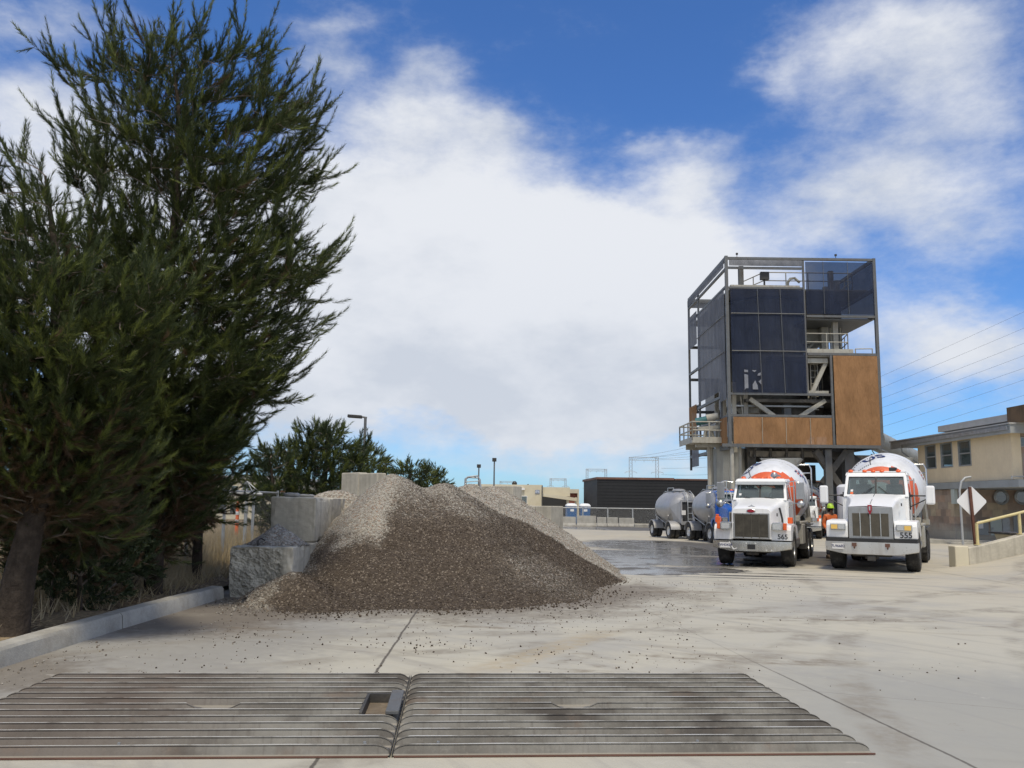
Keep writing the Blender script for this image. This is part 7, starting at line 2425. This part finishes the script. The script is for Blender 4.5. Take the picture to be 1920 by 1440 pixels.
# ------------------------------------------------------------------ silver bulk tankers
def make_tanker(label):
    root = thing('tank_trailer', label, 'tank trailer', (0, 0, 0), 0, 'silver bulk tank trailers')
    P = lambda nm, m, mt, par=None, **k: m.build(nm, MATS[mt], par or root, **k)
    Lt = 3.7
    # pear-shaped shell: circle above, tapering to a keel below; ends slope inwards to the hoppers
    def sect(y, rs, zc, keel):
        pts = []
        for k in range(40):
            a = 2 * math.pi * k / 40
            x, z = math.cos(a), math.sin(a)
            if z < 0:
                x *= (1 - .62 * (-z) ** 1.5)
                z *= keel
            pts.append(Vector((x * rs, y, zc + z * rs)))
        return pts
    m = MB()
    m.rings([sect(0.0, .30, 2.15, 1.0), sect(.04, .62, 2.05, 1.0), sect(.35, .98, 1.92, 1.02), sect(.8, 1.12, 1.86, 1.08), sect(1.6, 1.15, 1.84, 1.12), sect(Lt - 1.6, 1.15, 1.84, 1.12), sect(Lt - .8, 1.12, 1.86, 1.08), sect(Lt - .35, .98, 1.92, 1.02), sect(Lt - .04, .62, 2.05, 1.0), sect(Lt, .3, 2.15, 1.0)])
    sh = P('tank_shell', m, 'aluminium', smooth=40)
    # conical end skirt folded below the front end, and frame of the front opening
    for yy, sg_ in ((0.02, -1), (Lt - .02, 1)):
        m = MB()
        top = [(-.62, 2.62), (.62, 2.62)]
        q = [(-.58, yy + sg_ * .50, .95), (.58, yy + sg_ * .50, .95), (.58, yy + sg_ * .42, 2.35), (-.58, yy + sg_ * .42, 2.35)]
        t = .07
        for s in (-1, 1):
            m.beam((s * .58, yy + sg_ * .50, .95), (s * .58, yy + sg_ * .42, 2.38), .1, .1)
        m.beam((-.58, yy + sg_ * .50, 1.0), (.58, yy + sg_ * .50, 1.0), .1, .22); m.beam((-.58, yy + sg_ * .42, 2.36), (.58, yy + sg_ * .42, 2.36), .1, .1)
        P('end_frame', m, 'aluminium')
        m = MB(); m.bx(-.53, .53, yy + sg_ * .36, yy + sg_ * .39, 1.08, 2.3); P('end_opening', m, 'interior_dark')
        for s in (-1, 1):
            m = MB()
            m.add([(s * .58, yy + sg_ * .46, .98), (s * .58, yy + sg_ * .40, 2.34), (s * 1.02, yy - sg_ * .35, 1.95), (s * .80, yy - sg_ * .35, 1.10)], [(0, 1, 2, 3)])
            P('end_skirt', m, 'aluminium', recalc=False)
        m = MB()
        for s in (-.2, .2):
            m.tube([(s, yy + sg_ * .58, 1.1), (s, yy + sg_ * .56, 2.3), (s, yy + sg_ * .45, 2.75), (s, yy - sg_ * .1, 3.0), (s, yy - sg_ * .3, 2.98)], .028, 6)
        for z in (1.25, 1.6, 1.95, 2.3, 2.6):
            m.cyl((-.2, yy + sg_ * .57, z), (.2, yy + sg_ * .57, z), .02, n=6)
        P('ladder', m, 'galvanised', smooth=60)
        m = MB(); m.bx(-.62, -.36, yy + sg_ * .60, yy + sg_ * .63, 1.5, 1.78); P('placard', m, 'plate_white')
    m = MB(); m.lathe([(.42, 0), (.42, .10), (.30, .16), (.001, .18)], 20, Matrix.Translation((0, Lt * .42, 2.98))); P('hatch', m, 'aluminium', smooth=40)
    m = MB(); m.tube([(-.5, Lt * .3, 3.0), (-.5, Lt * .3, 3.2), (-.5, Lt * .6, 3.2), (-.5, Lt * .6, 2.95)], .025, 6); m.bx(-.3, .3, .6, Lt - .6, 2.985, 3.01); P('catwalk', m, 'galvanised')
    for s in (-1, 1):
        m = MB(); m.beam((s * 1.06, .6, 1.45), (s * .72, Lt * .45, .92), .05, .05); m.beam((s * 1.06, Lt - .6, 1.45), (s * .72, Lt * .55, .92), .05, .05); P('stay', m, 'aluminium')
    # hopper bottoms and running gear
    for y in (Lt * .32, Lt * .68):
        m = MB(); m.rings([[Vector((x * q * .8, y + v_ * q, z)) for x, v_ in ((-1, -1), (1, -1), (1, 1), (-1, 1))] for q, z in ((.75, 1.2), (.22, .6))]); P('hopper', m, 'aluminium')
    m = MB()
    for s in (-1, 1):
        m.bx(s * .42, s * .52, -.3, Lt + .3, .80, .95)
    m.bx(-.42, .42, -.4, -.25, .6, .95); m.bx(-.42, .42, Lt + .25, Lt + .4, .6, .95); P('frame', m, 'dark_steel')
    for y in (.25, Lt - .25):
        m = MB(); m.cyl((-.95, y, .5), (.95, y, .5), .08, n=8); P('axle', m, 'dark_steel')
        for s in (-1, 1):
            wheel(root, s * 1.06, y, .50, .27, s, rim='white_paint', tread=False)
            wheel(root, s * .74, y, .50, .27, s, rim='dark_steel', hub=False, tread=False)
            m = MB()
            arc = [(y + .62 * math.cos(t), .50 + .62 * math.sin(t)) for t in [R(8 + 164 * k / 14) for k in range(15)]]
            arc2 = [(y + .59 * math.cos(t), .50 + .59 * math.sin(t)) for t in [R(8 + 164 * k / 14) for k in range(14, -1, -1)]]
            m.prism(arc + arc2, lambda u_, v_, w_: Vector((w_, u_, v_)), s * .58, s * 1.22); P('mudguard', m, 'aluminium', smooth=40)
    return root
ax = Vector((10.15 - 8.3, 44.8 - 51.6, 0)).normalized()
tk = make_tanker('silver bulk tank trailer standing clear before the black building, farther from truck 565')
tk2 = copy_tree(tk)
tag(tk2, 'silver bulk tank trailer coupled next to the blue truck, partly hidden by truck 565')
a, b_ = ground(1240, 1003.5), ground(1318, 1008.5)
rz = -math.atan2(-.42, .91)
for o, px, Y in ((tk, 1290, 49.3), (tk2, 1372, 43.6)):
    q = at(px, 980, Y)
    o.location = (q.x, Y, gz(Y))
    o.rotation_euler.z = R(9)
    o.scale = (.92, .92, .90)

# ------------------------------------------------------------------ worker between the trucks
def skin_body(name, verts, edges, radii, mat, parent, sub=2, root_i=0):
    me = bpy.data.meshes.new(name)
    me.from_pydata(verts, edges, [])
    o = bpy.data.objects.new(name, me)
    C.objects.link(o)
    md = o.modifiers.new('skin', 'SKIN')
    md.use_smooth_shade = True
    for i, r in enumerate(radii):
        sv = me.skin_vertices[0].data[i]
        sv.radius = r if isinstance(r, tuple) else (r, r)
        sv.use_root = (i == root_i)
    o.modifiers.new('sub', 'SUBSURF').render_levels = sub
    o.modifiers['sub'].levels = sub
    me.materials.append(MATS[mat])
    o.parent = parent
    return o
wp = at(1558, 990, 29.6)
person = thing('person', 'worker in a lime hard hat and orange shirt standing between the two front mixer trucks', 'person', (wp.x, 29.6, 0), R(12))
# local: facing -y
sk = [(0, 0, .98), (0, .01, 1.16), (0, .01, 1.34), (0, .01, 1.47), (0, -.01, 1.56), (0, -.025, 1.66),
      (-.09, 0, .92), (-.11, -.01, .50), (-.12, .03, .09), (-.125, -.13, .045), (.09, 0, .92), (.12, -.03, .50), (.13, .01, .09), (.14, -.15, .045),
      (-.19, .01, 1.42), (-.25, .04, 1.16), (-.24, -.12, .95), (-.235, -.18, .88), (.19, .01, 1.42), (.26, .05, 1.17), (.26, -.06, .93), (.26, -.11, .85)]
se = [(0, 1), (1, 2), (2, 3), (3, 4), (4, 5), (0, 6), (6, 7), (7, 8), (8, 9), (0, 10), (10, 11), (11, 12), (12, 13), (3, 14), (14, 15), (15, 16), (16, 17), (3, 18), (18, 19), (19, 20), (20, 21)]
sr_ = [(.15, .11), (.14, .10), (.165, .115), (.13, .09), .055, (.085, .105), .095, .065, .045, .045, .095, .065, .045, .045, .065, .05, .038, .03, .065, .05, .038, .03]
skin_body('body', sk, se, sr_, 'skin', person)
# shirt: slightly larger shell over torso and arms
tv = [(0, 0, .90), (0, .0, 1.02), (0, .01, 1.18), (0, .01, 1.34), (0, .01, 1.465), (-.19, .01, 1.42), (-.25, .04, 1.16), (-.245, -.08, 1.0), (.19, .01, 1.42), (.26, .05, 1.17), (.262, -.03, .98)]
te = [(0, 1), (1, 2), (2, 3), (3, 4), (3, 5), (5, 6), (6, 7), (3, 8), (8, 9), (9, 10)]
tr_ = [(.18, .135), (.18, .13), (.175, .125), (.19, .135), (.12, .095), .085, .068, .056, .085, .068, .056]
sh_ = skin_body('shirt', tv, te, tr_, 'orange_cloth', person, 2, 1)
pv = [(0, 0, .95), (-.09, 0, .90), (-.11, -.012, .50), (-.12, .03, .12), (.09, 0, .90), (.12, -.032, .50), (.13, .01, .12)]
skin_body('trousers', pv, [(0, 1), (1, 2), (2, 3), (0, 4), (4, 5), (5, 6)], [(.165, .125), .115, .085, .07, .115, .085, .07], 'dark_cloth', person)
for s, y in ((-1, -.0), (1, -.02)):
    m = MB()
    m.rings([[Vector((s * .13 + x * w_, y + yy, z)) for x, z in ((-1, 0), (1, 0), (1, h), (.5, h + .02), (-.5, h + .02), (-1, h))] for yy, w_, h in ((.09, .045, .10), (.0, .05, .12), (-.12, .052, .07), (-.19, .035, .045))])
    m.build('boot', MATS['boot_brown'], person, bev=.01)
# head details
m = MB(); m.lathe([(.001, .155), (.05, .15), (.09, .115), (.112, .06), (.118, .0), (.112, -.005), (.105, .0), (.001, .02)], 24, Matrix.Translation((0, -.01, 1.70)) @ Matrix.Diagonal((.95, 1.12, 1, 1)))
hat = m.build('hard_hat', MATS['lime_plastic'], person, smooth=50)
m = MB(); m.prism([(-.11, .02), (-.09, -.06), (-.04, -.10), (.04, -.10), (.09, -.06), (.11, .02)], lambda u_, v_, w_: Vector((u_, v_ - .10, w_)), 1.695, 1.705); m.build('brim', MATS['lime_plastic'], hat)
m = MB(); m.bx(-.012, .012, -.14, .1, 1.845, 1.862); m.build('ridge', MATS['lime_plastic'], hat, bev=.005)
m = MB()
for s in (-1, 1):
    m.lathe([(.001, .012), (.013, .008), (.016, 0)], 10, Matrix.Translation((s * .034, -.118, 1.668)) @ Matrix.Rotation(math.pi / 2, 4, 'X'))
m.build('eyes', MATS['hair_black'], person)
m = MB(); m.add([(-.016, -.118, 1.632), (.016, -.118, 1.632), (0, -.152, 1.636), (0, -.122, 1.672)], [(0, 1, 2), (0, 2, 3), (2, 1, 3)]); m.build('nose', MATS['skin'], person)
m = MB(); m.bx(-.025, .025, -.124, -.112, 1.603, 1.611); m.build('mouth', MATS['red_badge'], person, bev=.003)
for s in (-1, 1):
    m = MB(); m.box((s * .092, -.01, 1.655), (.02, .035, .055)); m.build('ear', MATS['skin'], person, bev=.008)
m = MB(); m.lathe([(.086, -.09), (.094, -.02), (.098, .03)], 18, Matrix.Translation((0, .012, 1.665)) @ Matrix.Diagonal((.98, 1.0, 1, 1))); m.build('hair', MATS['hair_black'], person, smooth=50)
# hands with separate fingers
for s, wr_, dv in ((-1, Vector((-.236, -.17, .885)), Vector((.05, -.35, -.93))), (1, Vector((.26, -.10, .86)), Vector((0, -.35, -.93)))):
    dv = dv.normalized()
    sd = Vector((0, 1, 0)).cross(dv).normalized()
    sd = dv.cross(Vector((1, 0, 0))).normalized()          # knuckle row runs front to back
    nn = dv.cross(sd)
    vs = [wr_, wr_ + dv * .05]
    es = [(0, 1)]
    rr_ = [.026, (.038, .020)]
    for k, ln in enumerate((.062, .072, .068, .054)):
        b0 = wr_ + dv * .085 + sd * (k - 1.5) * .019
        vs += [b0, b0 + dv * ln * .55 + nn * .008 * s, b0 + dv * ln * .95 + nn * .026 * s]
        i = len(vs) - 3
        es += [(1, i), (i, i + 1), (i + 1, i + 2)]
        rr_ += [.0095, .0085, .0072]
    b0 = wr_ + dv * .04 - sd * .035
    vs += [b0, b0 + dv * .04 - sd * .012, b0 + dv * .068 - sd * .004]
    i = len(vs) - 3
    es += [(1, i), (i, i + 1), (i + 1, i + 2)]
    rr_ += [.011, .0095, .008]
    skin_body('hand', vs, es, rr_, 'skin', person, 1, 1)
m = MB(); m.bx(-.17, .17, -.125, -.118, 1.18, 1.22); m.build('reflective_band', MATS['sign_white'], sh_)

# puddle-side bits: small blue drum glimpsed under truck 565
a = ground(1395, 1051)
m = MB(); m.lathe([(.001, 0), (.09, 0), (.095, .02), (.09, .34), (.05, .40), (.03, .44), (.001, .44)], 16)
o = m.build('bottle', MATS['blue_paint'], smooth=40); o.location = (a.x, a.y + 1.8, 0)
tag(o, 'small blue container standing on the wet concrete beneath truck 565', 'container')
